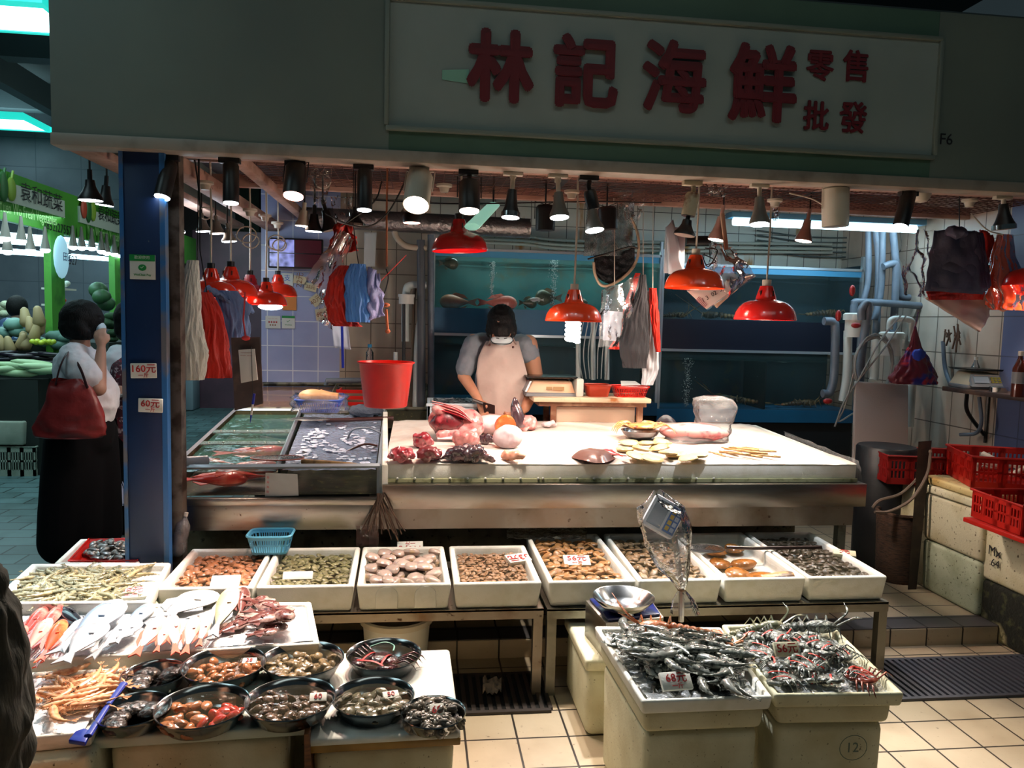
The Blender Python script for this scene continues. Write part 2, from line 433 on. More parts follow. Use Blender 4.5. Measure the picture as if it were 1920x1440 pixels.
# ---------------------------------------------------------------- fascia, sign, post
YF = 3.4; ZF = 2.28
fx0 = P(97, 252, Y=YF).x; fx1 = 4.7
q = P(1800, 22, Y=YF)
ftop = P(1800, 25, Y=YF).z
sx0 = P(729, 240, Y=YF).x; sx1 = P(1745, 290, Y=YF).x
st = P(1240, 40, Y=YF).z; sb = P(1240, 264, Y=YF).z
struct(MB().bx((fx0, YF, ZF+.05), (sx0, YF+.03, ftop)).bx((sx1, YF, ZF+.05), (fx1, YF+.03, ftop)), 'wall_fascia', FASC)
struct(MB().bx((sx0, YF+.002, ZF+.05), (sx1, YF+.03, sb)).bx((sx0, YF+.002, st), (sx1, YF+.03, ftop)), 'wall_fascia_band', FASG)
struct(MB().bx((fx0, YF+.03, ftop-.03), (fx1, 6.3, ftop+.02)), 'ceiling_stall_roof', DARKW)
# left return of the fascia, running back over the aisle side
struct(MB().bx((fx0, YF+.03, ZF+.05), (fx0+.03, 6.4, ftop)), 'wall_fascia_side', FASC)
struct(MB().bx((fx0-.005, YF-.006, ZF), (fx1, YF+.11, ZF+.05)), 'trim_2', TRIMB, bev=.004)
struct(MB().bx((fx0-.004, YF+.1, ZF+.01), (fx0+.10, 6.4, ZF+.05)), 'trim_3', PINKCEIL, bev=.004)
sg = thing('signboard', ((sx0+sx1)/2, YF, sb), 'long white shop signboard with big dark red brush characters', 'sign')
build(MB().bx((sx0, YF-.004, sb), (sx1, YF+.02, st)), 'panel', mat('sign_white', '95A099', .5, noise=(2, '8A958E', .4, .7)), sg)
fr = MB()
for (a_, b_) in (((sx0-.012, st), (sx1+.012, st+.02)), ((sx0-.012, sb-.02), (sx1+.012, sb)), ((sx0-.02, sb), (sx0, st)), ((sx1, sb), (sx1+.02, st))):
    fr.bx((a_[0], YF-.02, a_[1]), (b_[0], YF+.01, b_[1]))
build(fr, 'frame', mat('sign_frame', '7A8278', .5), sg, bev=.003)
INKR = mat('sign_red', '680818', .6)
YT = YF-.006
RTX = Vector((1, 0, 0)); UPZ = Vector((0, 0, 1))
for (s_, px, py, h_, bo) in (('林', 938, 137, 138, .042), ('記', 1097, 148, 140, .038), ('海', 1262, 157, 140, .034), ('鮮', 1428, 170, 150, .032),
                             ('零', 1537, 127, 62, .022), ('售', 1605, 129, 62, .022), ('批', 1529, 222, 58, .024), ('發', 1599, 225, 62, .022)):
    c = P(px, py, Y=YT); d = (P(px, py+h_/2, Y=YT)-P(px, py-h_/2, Y=YT)).length
    text(sg, s_, c, (1, 0, 0), (-.04, 0, 1), d*1.0, INKR, bold=bo, depth=.004, sx=.93)
tp = MB(); c = P(855, 142, Y=YT)
tp.slab([c+Vector(v) for v in ((-.06, 0, .02), (.055, 0, .03), (.055, 0, -.03), (-.06, 0, -.02))], (0, -.002, 0))
build(tp, 'adhesive_tape', mat('tape_green', '8FC4AC', .25), label='shiny green tape strip on the sign beside the first character', cat='tape')
nb = thing('stall_number', P(1774, 262, Y=YF), 'dark F6 stall number on the fascia right of the signboard', 'number')
text(nb, 'F6', P(1774, 262, Y=YF-.002), (1, 0, 0), (0, 0, 1), .074, BLACKINK, name='lettering')

pa = P(240, 600, Y=3.5).x; pb = P(309, 600, Y=3.5).x
struct(MB().bx((pa, 3.46, 0), (pb, 3.62, 2.3)), 'pillar', BLUEP, bev=.004)
struct(MB().bx((pa-.012, 3.455, 0), (pa+.004, 3.47, 2.3)).bx((pb-.002, 3.455, 0), (pb+.02, 3.5, 2.3)), 'trim_4', mat('post_edge', '2E66A0', .35, noise=(6, '6A6A70', .5, .6)))
struct(MB().bx((pb+.004, 3.55, .1), (pb+.05, 3.62, 2.3)), 'trim_5', mat('angle_steel', '6E655C', .5, .6, noise=(12, '3E342C', .45, .6)))

def foamtag(px, py, Y, wpx, s1, s2, label, nrm=(0, -1, 0), t=.018, tilt=0, m=None, h=None, ink=None):
    """white foam price tag standing against something"""
    c = P(px, py, Y=Y); w_ = (P(px+wpx/2, py, Y=Y)-P(px-wpx/2, py, Y=Y)).length; h = h or w_*.6
    r = Vector((math.cos(tilt), 0, math.sin(tilt))); u = Vector((-math.sin(tilt), 0, math.cos(tilt)))
    o = thing('price_tag', c-u*h/2, label, 'price tag')
    q4 = [c-r*w_/2-u*h/2, c+r*w_/2-u*h/2, c+r*w_/2+u*h/2, c-r*w_/2+u*h/2]
    build(MB().prism(q4, (0, -t, 0)), 'card', m or FOAM, o, bev=.003)
    if s1: text(o, s1, c+u*h*(.12 if s2 else 0)+Vector((0, -t-.001, 0)), r, u, h*(.66 if s2 else .8), ink or REDINK, bold=.012)
    if s2: text(o, s2, c-u*h*.32+Vector((0, -t-.001, 0)), r, u, h*.34, ink or REDINK, bold=.008)
    return o
foamtag(270, 695, 3.455, 49, '160元', '一斤', 'white foam tag reading 160元 on the blue post', t=.008, tilt=.02)
foamtag(283, 760, 3.455, 46, '60元', '一斤', 'white foam tag reading 60元, lower one on the blue post', t=.008, tilt=-.03)
c = P(268, 502, Y=3.455)
o = thing('payment_sticker', c, 'green and white pay sticker near the top of the blue post', 'sticker')
build(MB().bx((c.x-.052, 3.449, c.z-.05), (c.x+.052, 3.456, c.z+.055)), 'card', mat('card_white', 'DADCD4', .4), o, bev=.001)
GREENK = mat('sticker_green', '128A3E', .5)
hd_ = build(MB().bx((c.x-.052, 3.447, c.z+.028), (c.x+.052, 3.449, c.z+.055)), 'header', GREENK, o)
build(MB().ell((c.x, 3.4475, c.z+.0), (.017, .002, .014)), 'logo', GREENK, o)
text(hd_, '歡迎使用', (c.x, 3.4455, c.z+.042), RTX, UPZ, .016, mat('pale_ink', 'CFE0CC', .6))
text(o, 'WeChat Pay', (c.x, 3.4475, c.z-.031), RTX, UPZ, .014, GREENK)
text(o, '✓', (c.x, 3.445, c.z+.001), RTX, UPZ, .02, mat('card_white', 'E6E6DE', .4))

# ---------------------------------------------------------------- ceiling of the stall: mesh panels, beams, conduits
def mesh_panel(x0, x1, y0, y1, z, nx, ny, label):
    mb = MB()
    for i in range(nx+1):
        x = x0+(x1-x0)*i/nx; mb.tube([(x, y0, z), (x, y1, z)], .0022, 4)
    for j in range(ny+1):
        y = y0+(y1-y0)*j/ny; mb.tube([(x0, y, z), (x1, y, z)], .0022, 4)
    build(mb, 'wire_mesh_panel', mat('rusty_wire', '4A241C', .7), label=label, cat='mesh panel')
mesh_panel(-1.0, .75, 3.62, 4.7, 2.38, 36, 22, 'rusty wire mesh ceiling panel over the fish tanks')
mesh_panel(.8, 2.2, 3.62, 4.7, 2.38, 28, 22, 'rusty wire mesh ceiling panel over the ice counter')
mesh_panel(2.25, 3.6, 3.62, 4.7, 2.38, 26, 22, 'rusty wire mesh ceiling panel at the right end of the stall')
struct(MB().bx((fx0, 3.5, 2.52), (XR, 4.9, 2.56)), 'ceiling_1', mat('ceiling_sheet', '9A7468', .8, noise=[(3, '6A4438', .4, .75), (30, '2E1812', .60, .72)]))
struct(MB().bx((fx0, 4.9, 2.62), (XR, 6.3, 2.66)), 'ceiling_2', mat('ceiling_dark', '3A3636', .8, noise=[(3, '565050', .5, .75)]))
for k, (y_, z_, h_, nm) in enumerate(((3.66, 2.31, .05, 'beam'), (4.75, 2.36, .07, 'beam'), (4.2, 2.40, .04, 'beam'))):
    struct(MB().bx((-1.3, y_, z_), (XR, y_+.045, z_+h_)), 'ceiling_beam', PINKCEIL, bev=.003)
for k, (y_, z_, r_) in enumerate(((3.55, 2.345, .014), (3.60, 2.32, .016), (3.78, 2.36, .016), (4.9, 2.44, .02))):
    build(MB().tube([(-1.2, y_, z_), (XR, y_, z_)], r_, 10), 'conduit_pipe', PINKCEIL, label=['thin white conduit just behind the fascia trim', 'thicker dusty conduit behind the fascia trim', 'dusty conduit under the mesh ceiling front', 'thick conduit at the back of the mesh ceiling'][k], cat='pipe')
struct(MB().bx((-1.22, 3.6, 2.27), (-1.12, 6.3, 2.34)).bx((-.92, 3.6, 2.33), (-.86, 6.3, 2.38)), 'ceiling_beam', PINKCEIL, bev=.004)
a = P(570, 412, Y=5.6); b = P(840, 422, Y=5.6)
build(MB().tube([(a.x, 5.6, a.z+.02), (b.x+.6, 5.6, a.z+.0)], .07, 14), 'air_duct', mat('foil_duct', '8E8A8A', .3, .9, bump=(40, 1.0)), label='crinkled foil duct under the ceiling at the back', cat='duct', disp=(.03, .03))
# fluorescent fittings
a = P(1372, 416, Y=5.1); b = P(1738, 424, Y=5.1); zt = (a.z+b.z)/2
t = thing('fluorescent_light', ((a.x+b.x)/2, 5.1, zt), 'long bright blue-white fluorescent light over the dark tanks', 'light')
build(MB().bx((a.x, 5.1, zt+.02), (b.x, 5.22, zt+.06)), 'housing', mat('fixture_blue', '5E9CC0', .4), t, bev=.005)
build(MB().tube([(a.x+.03, 5.14, zt-.005), (b.x-.06, 5.14, zt-.005)], .028, 12), 'tube', mat('tube_lit', 'E8FFFF', .4, emis=('C8F0FF', 7)), t)
build(MB().tube([(a.x+.2, 5.16, zt+.05), (a.x+.2, 5.16, 2.63)], .008, 6).tube([(b.x-.2, 5.16, zt+.05), (b.x-.2, 5.16, 2.63)], .008, 6), 'hanger', BLACKM, t)
area('tube_glow', ((a.x+b.x)/2, 5.0, zt-.06), ((a.x+b.x)/2, 5.5, 1.2), 1.3, .06, 9, 'C8ECFF')
a = P(925, 385, Y=4.6); b = P(885, 425, Y=3.9)
t = thing('fluorescent_light', (a+b)/2, 'pale green fluorescent fitting slanting above the left red lamp', 'light')
build(MB().tube([a, b], .04, 10, flat=.5), 'housing', mat('fixture_green', 'A8D8C0', .35, emis=('98D8C0', .6)), t); build(MB().tube([a, Vector((a.x, a.y, 2.53))], .006, 6), 'hanger', BLACKM, t)
a = P(600, 433, Y=6.2)
# ---------------------------------------------------------------- tanks against the back wall
TY = 5.7
def pz(x, y, Y=TY): return P(x, y, Y=Y)
tx0, tx1, tx2 = pz(812, 600).x, pz(1240, 600).x, pz(1612, 600).x
z_top, z_sh1b, z_mid, z_bot = pz(960, 473).z, pz(960, 580).z, pz(1100, 633).z, pz(960, 752).z
ALU = mat('aluminium', 'B8C4CC', .35, .7); ALUD = mat('aluminium_dull', '6A6E72', .45, .7)
BLUEB = mat('tank_blue_panel', '0E5A80', .5, noise=(2, '0A4A6C', .4, .7)); NAVY = mat('tank_navy_panel', '0A1426', .4)
TEAL = mat('tank_back_teal', '24605E', .6, noise=[(3, '1A4848', .4, .7), (9, '3E4E40', .55, .75)])
DTEAL = mat('tank_back_dark', '0E3440', .6, noise=[(3, '0A2430', .4, .7), (7, '3A3A26', .6, .75)])
TWATER = film('tank_water', '4A7A78', .10, .05, .1, 6, .2)
def tank_unit(x0, x1, label, back1, panel, zt, zs, zm, zb, name='fish_tank'):
    t = thing(name, ((x0+x1)/2, TY, zb-.1), label, 'fish tank')
    fr = MB(); s_ = .018
    for x in (x0, x1): fr.bx((x-s_/2, TY-.01, zb-.02), (x+s_/2, TY+.02, zt+.12))
    fr.bx((x0, TY-.01, zt), (x1, TY+.01, zt+.02)); fr.bx((x0, TY-.012, zm-.008), (x1, TY+.01, zm+.012))
    build(fr, 'frame', ALU, t)
    build(MB().bx((x0, TY+.5, zs), (x1, TY+.52, zt+.05)).bx((x0-.005, TY+.02, zs), (x0+.005, TY+.5, zt+.05)).bx((x1-.005, TY+.02, zs), (x1+.005, TY+.5, zt+.05)), 'back_panel', back1, t)
    build(MB().bx((x0, TY+.45, zb), (x1, TY+.47, zm)), 'lower_back_panel', DTEAL, t)
    build(MB().bx((x0+.01, TY+.005, zm+.012), (x1-.01, TY+.5, zs)), 'blue_panel', panel, t)
    build(MB().bx((x0+.01, TY+.0, zt-.045), (x1-.01, TY+.008, zt)), 'top_strip', mat('tank_strip', '4A9CC8', .4), t)
    build(MB().bx((x0+.01, TY+.002, zs), (x1-.01, TY+.008, zt-.0)), 'glass', GLASS, t)
    build(MB().bx((x0+.01, TY+.002, zb), (x1-.01, TY+.008, zm-.01)), 'lower_glass', GLASS, t)
    wv = MB().grid(40, 8, lambda u, v: (x0+.01+(x1-x0-.02)*u, TY+.012+.48*v, zt-.075+.008*nz(u*18, v*6)+.01*math.exp(-((u-.75)*12)**2)))
    build(wv, 'water_surface', TWATER, t)
    wv = MB().grid(40, 8, lambda u, v: (x0+.01+(x1-x0-.02)*u, TY+.012+.43*v, zm-.075+.01*nz(u*18, v*6, 3)))
    build(wv, 'lower_water_surface', TWATER, t)
    build(MB().bx((x0-.01, TY-.015, zb-.1), (x1+.01, TY+.5, zb)), 'base', BLUEB, t)
    build(MB().bx((x0, TY+.02, .09), (x1, TY+.5, zb-.1)), 'cabinet', mat('cabinet_dark', '0E1418', .6), t)
    return t
t1 = tank_unit(tx0, tx1-.02, 'two tier fish tank with teal water and pink fish behind the butcher', TEAL, BLUEB, z_top, z_sh1b, z_mid, z_bot)
zt2, zs2, zm2, zb2 = pz(1420, 503).z, pz(1420, 602).z, pz(1420, 660).z, pz(1420, 768).z
t2 = tank_unit(tx1+.0, tx2, 'two tier dark fish tank with lobsters behind the ice counter', DTEAL, NAVY, zt2, zs2, zm2, zb2)
area('tank_lamp', ((tx0+tx1)/2, TY+.22, z_top+.06), ((tx0+tx1)/2, TY+.25, 0), 1.5, .12, 8, 'C0E8E4')
area('tank_lamp', ((tx1+tx2)/2, TY+.22, zt2+.05), ((tx1+tx2)/2, TY+.25, 0), 1.5, .12, 1.6, '9CD8F0')
area('tank_lamp', ((tx0+tx1)/2, TY+.22, z_mid-.012), ((tx0+tx1)/2, TY+.25, 0), 1.4, .1, 1.6, 'A8D8D0')
area('tank_lamp', ((tx1+tx2)/2, TY+.22, zm2-.012), ((tx1+tx2)/2, TY+.25, 0), 1.4, .1, .9, 'A8D8D8')
# bubbles rising in the tanks
BUB = film('bubbles', 'E8F8F8', .5, .1, .4)
for k, (px, y0, y1, r_, lb) in enumerate(((1040, 486, 572, .03, 'column of bubbles rising in the teal tank'), (1290, 672, 768, .04, 'column of bubbles at the left of the lower dark tank'), (1428, 680, 760, .02, 'faint bubbles beside the divider in the lower dark tank'), (925, 490, 555, .018, 'faint bubbles behind the pink fish in the teal tank'))):
    mb = MB(); a = P(px, y0, Y=TY+.15); b = P(px-4, y1, Y=TY+.15)
    for i in range(260):
        t_ = rnd.random(); q_ = a.lerp(b, t_); rr = r_*(1.2-.7*t_)
        q_ = q_+Vector((rnd.gauss(0, rr*.5), rnd.gauss(0, rr*.4), 0)); s_ = rnd.uniform(.002, .005)
        mb.ell(q_, (s_, s_, s_), nu=5, nv=3)
    build(mb, 'bubbles', BUB, label=lb, cat='bubbles', kind='stuff')

# fish builder ------------------------------------------------------------
def fish_mb(L, H, W, tail=.22, fork=.5, dorsal=.12, nose=.0, nu=18, nv=12, eye=True, bend=0., fin=True):
    """a fish along +X (head at +X), side up when laid: height along Y, thickness along Z; materials 0 body 1 fins 2 eye"""
    mb = MB(); bl = L*(1-tail)
    def prof(t): return (math.sin(math.pi*min(1, t*1.0)**.62)**.8)*(1-t)**.18*.5+.07*(t < 1)
    def pt(u, v):
        t = u; x = L/2-bl*t; a = 2*math.pi*v
        h = max(.02, (math.sin(math.pi*(t**.7*.97+.015))**.75))*H/2*(1-.45*t**2)
        w_ = max(.03, (math.sin(math.pi*(t**.62*.96+.02))**.8))*W/2*(1-.6*t**2)
        y = h*math.cos(a); z = w_*math.sin(a)
        return (x, y+bend*L*(t-.4)**2, z+W/2)
    mb.grid(nu, nv, lambda u, v: pt(u, v), 0)
    xt = L/2-bl*.97; yb_ = bend*L*.33; zc = W/2
    e = [(xt+.05*L, .07*H), (xt-tail*L*.6, .2*H), (xt-tail*L, .27*H), (xt-tail*L*(1-fork*.6), 0), (xt-tail*L, -.27*H), (xt-tail*L*.6, -.2*H), (xt+.05*L, -.07*H)]
    mb.prism([(a, b+yb_, zc-.002) for a, b in e], (0, 0, .004), 1)
    if fin:
        mb.prism([(L*.22, H*.42, zc-.0015), (L*.1, H*(.48+dorsal), zc-.0015), (-L*.12, H*(.36+dorsal), zc-.0015), (-L*.24, H*.2, zc-.0015)], (0, 0, .003), 1)
        mb.prism([(L*.0, -H*.40, zc-.0015), (-L*.1, -H*(.42+dorsal*.8), zc-.0015), (-L*.22, -H*.2, zc-.0015)], (0, 0, .003), 1)
        mb.prism([(L*.2, -.08*H, W*.9), (L*.09, -H*.26, W*.84), (L*.07, -H*.1, W*.9)], (0, 0, .003), 0)
        # gill cover ridge
        mb.tube([(L*.27+.02*L*math.cos(q_), H*.33*math.sin(q_), zc+W*.47*math.cos(q_)*.98) for q_ in [(-1.1+.22*i) for i in range(11)]], W*.03, 4, 0)
    if eye:
        for s_ in (1, -1):
            mb.ell((L*.405, H*.1, zc+s_*W*.26), (L*.014, L*.014, L*.010), 2)
            mb.ell((L*.405, H*.1, zc+s_*(W*.26+L*.006)), (L*.009, L*.009, L*.007), 3)
    return mb
EYEW = mat('fish_eye_ring', 'D8D0B0', .2); EYEB = mat('fish_pupil', '08080A', .1)
def fish(L, H, W, m, mf, name, label, loc, rot, cat='fish', group=None, **k):
    mb = fish_mb(L, H, W, **k)
    o = build(mb, name, [m, mf, EYEW, EYEB], label=label, cat=cat, group=group)
    # origin to the middle of the underside
    me = o.data; off = o.location.copy()
    me.transform(Matrix.Translation(off)); o.location = loc; o.rotation_euler = rot
    return o
PKF = mat('fish_pink', 'C8685A', .35, noise=[(6, 'E0B49A', .5, .7), (30, 'A03A34', .58, .7)]); PKF2 = mat('fish_cream', 'C88E74', .35, noise=[(4, 'E8D0B0', .45, .6)])
DKF = mat('fish_dark_olive', '2E3222', .4, noise=(12, '5A5636', .45, .65))
for (px, py, L, H, m_, lb, rz) in ((860, 566, .30, .12, PKF2, 'cream and pink fish at the left bottom of the teal tank', 3.0), (930, 568, .32, .12, PKF, 'mottled pink fish behind the lamp and above the butcher in the teal tank', 0.05),
                                (838, 495, .16, .09, DKF, 'dark fish near the top left corner of the teal tank', .2),
                                (985, 568, .16, .09, DKF, 'dark green fish lying on the floor of the teal tank, left one', .3), (1030, 558, .22, .13, DKF, 'large dark green fish on the floor of the teal tank', 3.0), (1082, 570, .15, .09, DKF, 'dark green fish by the red lamp in the teal tank', .1),
                                (1340, 750, .26, .1, DKF, 'dark fish on the bottom of the lower dark tank', .1)):
    p_ = P(px, py, Y=TY+.13); fish(L, H, .07, m_, m_, 'tank_fish', lb, (p_.x, p_.y, p_.z), (R(90), 0, rz-1.57*0))
p_ = P(1008, 562, Y=TY+.06)
fish(.11, .035, .02, mat('fish_striped', '101010', .3, tex=lambda nt, c_, l_, c: (lambda w_: (nt.links.new(c_, w_.inputs[0]), setattr(w_, 'bands_direction', 'Y'), w_.inputs['Scale'].__setattr__('default_value', 32), w_.outputs[0])[-1])(nt.nodes.new('ShaderNodeTexWave'))), mat('fish_stripe_fin', 'D0D0C8', .4), 'striped_fish', 'small black and white striped fish in the teal tank', p_, (R(90), 0, math.pi))
# lobsters and crabs in the dark tank: body, legs, feelers
LOB = mat('lobster_brown', '3E2A14', .45, noise=[(14, '7A5C2E', .45, .65)])
def lobster(name, c, L, lab, rz=0, m=LOB, feel=.25, cat='lobster', sc=1):
    M = TM(c, (0, 0, rz)); t = thing(name, c, lab, cat)
    b = MB(M); b.ell((L*.22, 0, L*.09), (L*.22, L*.1, L*.085), nu=14)
    for i in range(6): b.ell((-L*.03-L*.085*i, 0, L*(.085-.008*i)), (L*.06, L*(.09-.008*i), L*(.07-.006*i)))
    build(b, 'body', m, t, smooth=60)
    tl = MB(M)
    for a in (-.6, -.3, 0, .3, .6): tl.ell((-L*.58-L*.02*math.cos(a), L*.12*a, L*.04), (L*.07, L*.035, L*.012), M=None)
    build(tl, 'tail_fan', m, t)
    lg = MB(M)
    for s_ in (1, -1):
        for i in range(4):
            x = L*(.34-.1*i); lg.tube([(x, s_*L*.07, L*.06), (x+L*.03*(1-i), s_*L*.2, L*.16), (x+L*.05*(1-i), s_*L*.3, 0)], [L*.015, L*.012, L*.005], 5)
    build(lg, 'legs', m, t)
    an = MB(M)
    for s_ in (1, -1):
        an.tube(bez([(L*.42, s_*L*.04, L*.12), (L*.6, s_*L*.1, L*.25), (L*(.6+feel*1.5), s_*L*(.25+feel), L*(.3+feel))]), [.004*sc]*10+[.0015*sc]*3, 5)
    build(an, 'feelers', m, t)
    return t
for (px, py, L, rz, lb, Y_) in ((1265, 596, .28, .4, 'brown lobster at the left of the upper dark tank', TY+.2), (1350, 598, .34, 2.6, 'brown lobster behind the hanging clear bag in the dark tank', TY+.2), (1545, 594, .36, .2, 'pale brown lobster at the right end of the upper dark tank', TY+.22), (1385, 758, .4, 3.0, 'lobster with long feelers in the lower dark tank', TY+.16), (1500, 762, .34, .1, 'pale sandy lobster at the right of the lower dark tank', TY+.2)):
    lobster('lobster', P(px, py, Y=Y_), L, lb, rz)
build(MB().bx((P(1436, 700, Y=TY+.02).x-.006, TY+.02, zb2), (P(1436, 700, Y=TY+.02).x+.006, TY+.42, zm2-.08)), 'tank_divider', mat('divider_black', '080C10', .4), label='dark divider standing in the lower dark tank', cat='divider')
# conduits on the wall above the tanks
for k, (y0, y1) in enumerate(((443, 452), (452, 461), (459, 468))):
    a = P(850, y0-6, Y=6.2); b = P(1100, y1, Y=6.2); c_ = P(1560, y1+6, Y=6.2)
    build(MB().tube(bez([a, (a+b)/2+Vector((0, 0, .012)), b, c_]), .013, 8), 'conduit_pipe', mat('conduit_white', 'B8BAAC', .5, noise=(5, 'A87A3A', .6, .7)), label=['topmost rusty white conduit above the teal tank', 'middle rusty white conduit above the teal tank', 'lowest rusty white conduit above the teal tank'][k], cat='pipe')
for k in range(5):
    a = P(1420, 432+k*9, Y=6.24); b = P(1640, 446+k*9, Y=6.24); m_ = P(1520, 445+k*9, Y=6.24)
    build(MB().tube(bez([a, m_, b, b+Vector((.6, 0, .0))]), .007, 6), 'cable', mat('cable_grey', '5E6664', .5), label='grey cable running along the white tiles over the dark tank', cat='cable', group='cables on the rear wall')

# ---------------------------------------------------------------- ice counter
cA, cB, cC, cD = P(722, 866, Y=3.75), P(1608, 866, Y=3.75), P(1405, 787, Y=4.95), P(727, 791, Y=4.95)
zc0 = (cA.z+cB.z)/2; zc1 = (cC.z+cD.z)/2
def ctop(x, y): return zc0+(zc1-zc0)*(y-3.75)/1.2
C0, C1 = cA.x, cB.x
xr1 = cC.x
t = thing('ice_counter', ((C0+C1)/2, 4.3, .09), 'stainless counter with the white ice bed and fish pieces', 'counter')
def itop(u, v):
    y = 3.75+1.2*v; xr = C1+(xr1-C1)*max(0, (v-.15)/.85)**.8 if v > .15 else C1
    x = C0+(xr-C0)*u; z = ctop(x, y)+.006*nz(x*5, y*5)+.004*nz(x*17, y*17)
    e = min(u, 1-u, v, 1-v)
    return (x, y, z-.012*max(0, 1-e*40))
ICE = mat('ice_sheet', 'F0E8DE', .35, noise=(9, 'E4D2C4', .5, .75), bump=(22, .8), coat=.5)
build(MB().grid(60, 34, itop), 'ice_bed', ICE, t, smooth=180)
zb_ = P(1100, 905, Y=3.75).z
build(MB().hexa([(C0, 3.752, zb_), (C1, 3.752, zb_), (xr1+.05, 4.94, zc1-.11), (C0, 4.94, zc1-.11), (C0, 3.752, zc0-.01), (C1, 3.752, zc0-.01), (xr1+.05, 4.94, zc1-.015), (C0, 4.94, zc1-.015)]), 'foam_base', FOAM, t, bev=.012)
build(MB().bx((C0-.0, 3.74, zb_+.004), (C1, 3.7515, zb_+.022)), 'foam_edge', mat('foam_edge', 'B9B68A', .7, noise=(30, '7E7C50', .5, .7)), t)
z1 = P(1100, 951, Y=3.72).z; z2 = P(1100, 988, Y=3.74).z
ap = MB().bx((C0-.01, 3.70, z1), (C1+.03, 3.72, zb_)).bx((C0-.01, 3.70, zb_-.004), (C1+.03, 3.78, zb_+.002))
build(ap, 'apron', STEEL, t, bev=.002)
build(MB().bx((C0-.02, 3.73, z2), (C1-.02, 3.75, z1)), 'lower_apron', STEEL_DULL, t)
for x, y in ((C1-.06, 3.78), (C0+.05, 3.9), (C1-.06, 4.85), (C0+.05, 4.85)):
    build(MB().bx((x-.022, y-.022, .09), (x+.022, y+.022, z1+.02)), 'leg', mat('leg_painted', '6E7468', .6, noise=(14, '3A2E20', .5, .7)), t)
build(MB().bx((-1.2, 4.0, .09), (C1-.2, 4.03, .62)), 'rear_panel', mat('panel_mould', '7A7660', .8, noise=[(8, '4C4A38', .4, .7), (30, '15140E', .6, .68)]), t)
# clear plastic sheet hanging off the right end of the counter
pl = MB().grid(10, 14, lambda u, v: (C1+.0+.05*v+.01*nz(u*6, v*6), 3.74+.85*u, ctop(0, 3.74+.85*u)+.01-.19*v*(1-.4*u)+.01*nz(u*9, v*9)))
build(pl, 'plastic_sheet', CLEAR, label='clear plastic sheet hanging over the right end of the ice counter', cat='plastic sheet', smooth=180)
# long drip strip with rivets
rv = MB()
for i in range(9): p_ = P(745+i*33, 897, Y=3.737); rv.ell((p_.x, 3.737, p_.z), (.007, .003, .007), nu=8, nv=4)
for i in range(11): p_ = P(1018+i*32, 897, Y=3.737); rv.ell((p_.x, 3.737, p_.z), (.007, .003, .007), nu=8, nv=4)
build(rv, 'edge_studs', FOAM, t, kind='stuff')

# ---------------------------------------------------------------- low steel display tables with foam trays of clams
xt = [P(x, 1090, Z=.5).x for x in (303, 483, 668, 848, 1018)]; xs = [P(x, 1085, Z=.5).x for x in (1024, 1193, 1356, 1518, 1676)]
ZT0, ZT1 = .385, .5
def table(x0, x1, y0, y1, label, m):
    t = thing('display_table', ((x0+x1)/2, (y0+y1)/2, 0), label, 'table')
    build(MB().bx((x0, y0, ZT0-.045), (x1, y0+.03, ZT0)).bx((x0, y1-.03, ZT0-.045), (x1, y1, ZT0)).bx((x0, y0, ZT0-.01), (x1, y1, ZT0-.002)), 'top_frame', m, t)
    for x in (x0+.022, x1-.022):
        for y, z in ((y0+.022, 0), (y1-.022, .09)): build(MB().bx((x-.02, y-.02, z), (x+.02, y+.02, ZT0-.01)), 'leg', m, t)
    return t
TBL = mat('table_steel', '8E8478', .4, .85, noise=[(6, '6A4E36', .5, .72), (30, '3A2616', .64, .72)])
table(xt[0]+.02, xt[4]+.005, 3.1, 3.75, 'steel display table with rusty legs under the four left clam trays', TBL)
table(xs[0]+.0, xs[4]+.0, 3.09, 3.86, 'steel display table under the four right clam trays', mat('table_steel_grey', '8A877C', .4, .85, noise=[(6, '5E5648', .5, .72)]))

def foam_tray(c4, z0, z1, wall=.024, depth=None, m=FOAM, label='', name='foam_tray', water=None, taper=.012, group=None, cat='tray', bev=.012):
    """open foam box on four floor corners (front-left, front-right, back-right, back-left)"""
    c4 = [Vector((p.x, p.y, 0)) for p in c4]; cen = sum(c4, Vector())/4; depth = depth or (z1-z0)-.03
    t = thing(name, (cen.x, cen.y, z0), label, cat, group)
    def inset(d): 
        out = []
        for i in range(4):
            a = c4[i]; e1 = (c4[(i+1) % 4]-a).normalized(); e2 = (c4[i-1]-a).normalized(); out.append(a+(e1+e2)*d)
        return out
    o0 = [p+Vector((0, 0, z0)) for p in inset(taper)]; o1 = [p+Vector((0, 0, z1)) for p in c4]
    i1 = [p+Vector((0, 0, z1)) for p in inset(wall)]; i0 = [p+Vector((0, 0, z1-depth)) for p in inset(wall+.006)]
    mb = MB(); vs = o0+o1+i1+i0; fs = [(3, 2, 1, 0), (12, 13, 14, 15)]
    for k in range(4):
        j = (k+1) % 4; fs += [(k, j, 4+j, 4+k), (4+k, 4+j, 8+j, 8+k), (8+k, 8+j, 12+j, 12+k)]
    mb.add(vs, fs); build(mb, 'box', m, t, bev=bev, seg=3)
    if water:
        wv = [p+Vector((0, 0, z1-water)) for p in inset(wall+.002)]
        def g(u, v):
            p = wv[0].lerp(wv[1], u).lerp(wv[3].lerp(wv[2], u), v); return p+Vector((0, 0, .0015*nz(p.x*30, p.y*30)))
        build(MB().grid(14, 14, g), 'water', WATER, t, smooth=180)
    t['_'] = 0; del t['_']
    return t, inset(wall+.014)

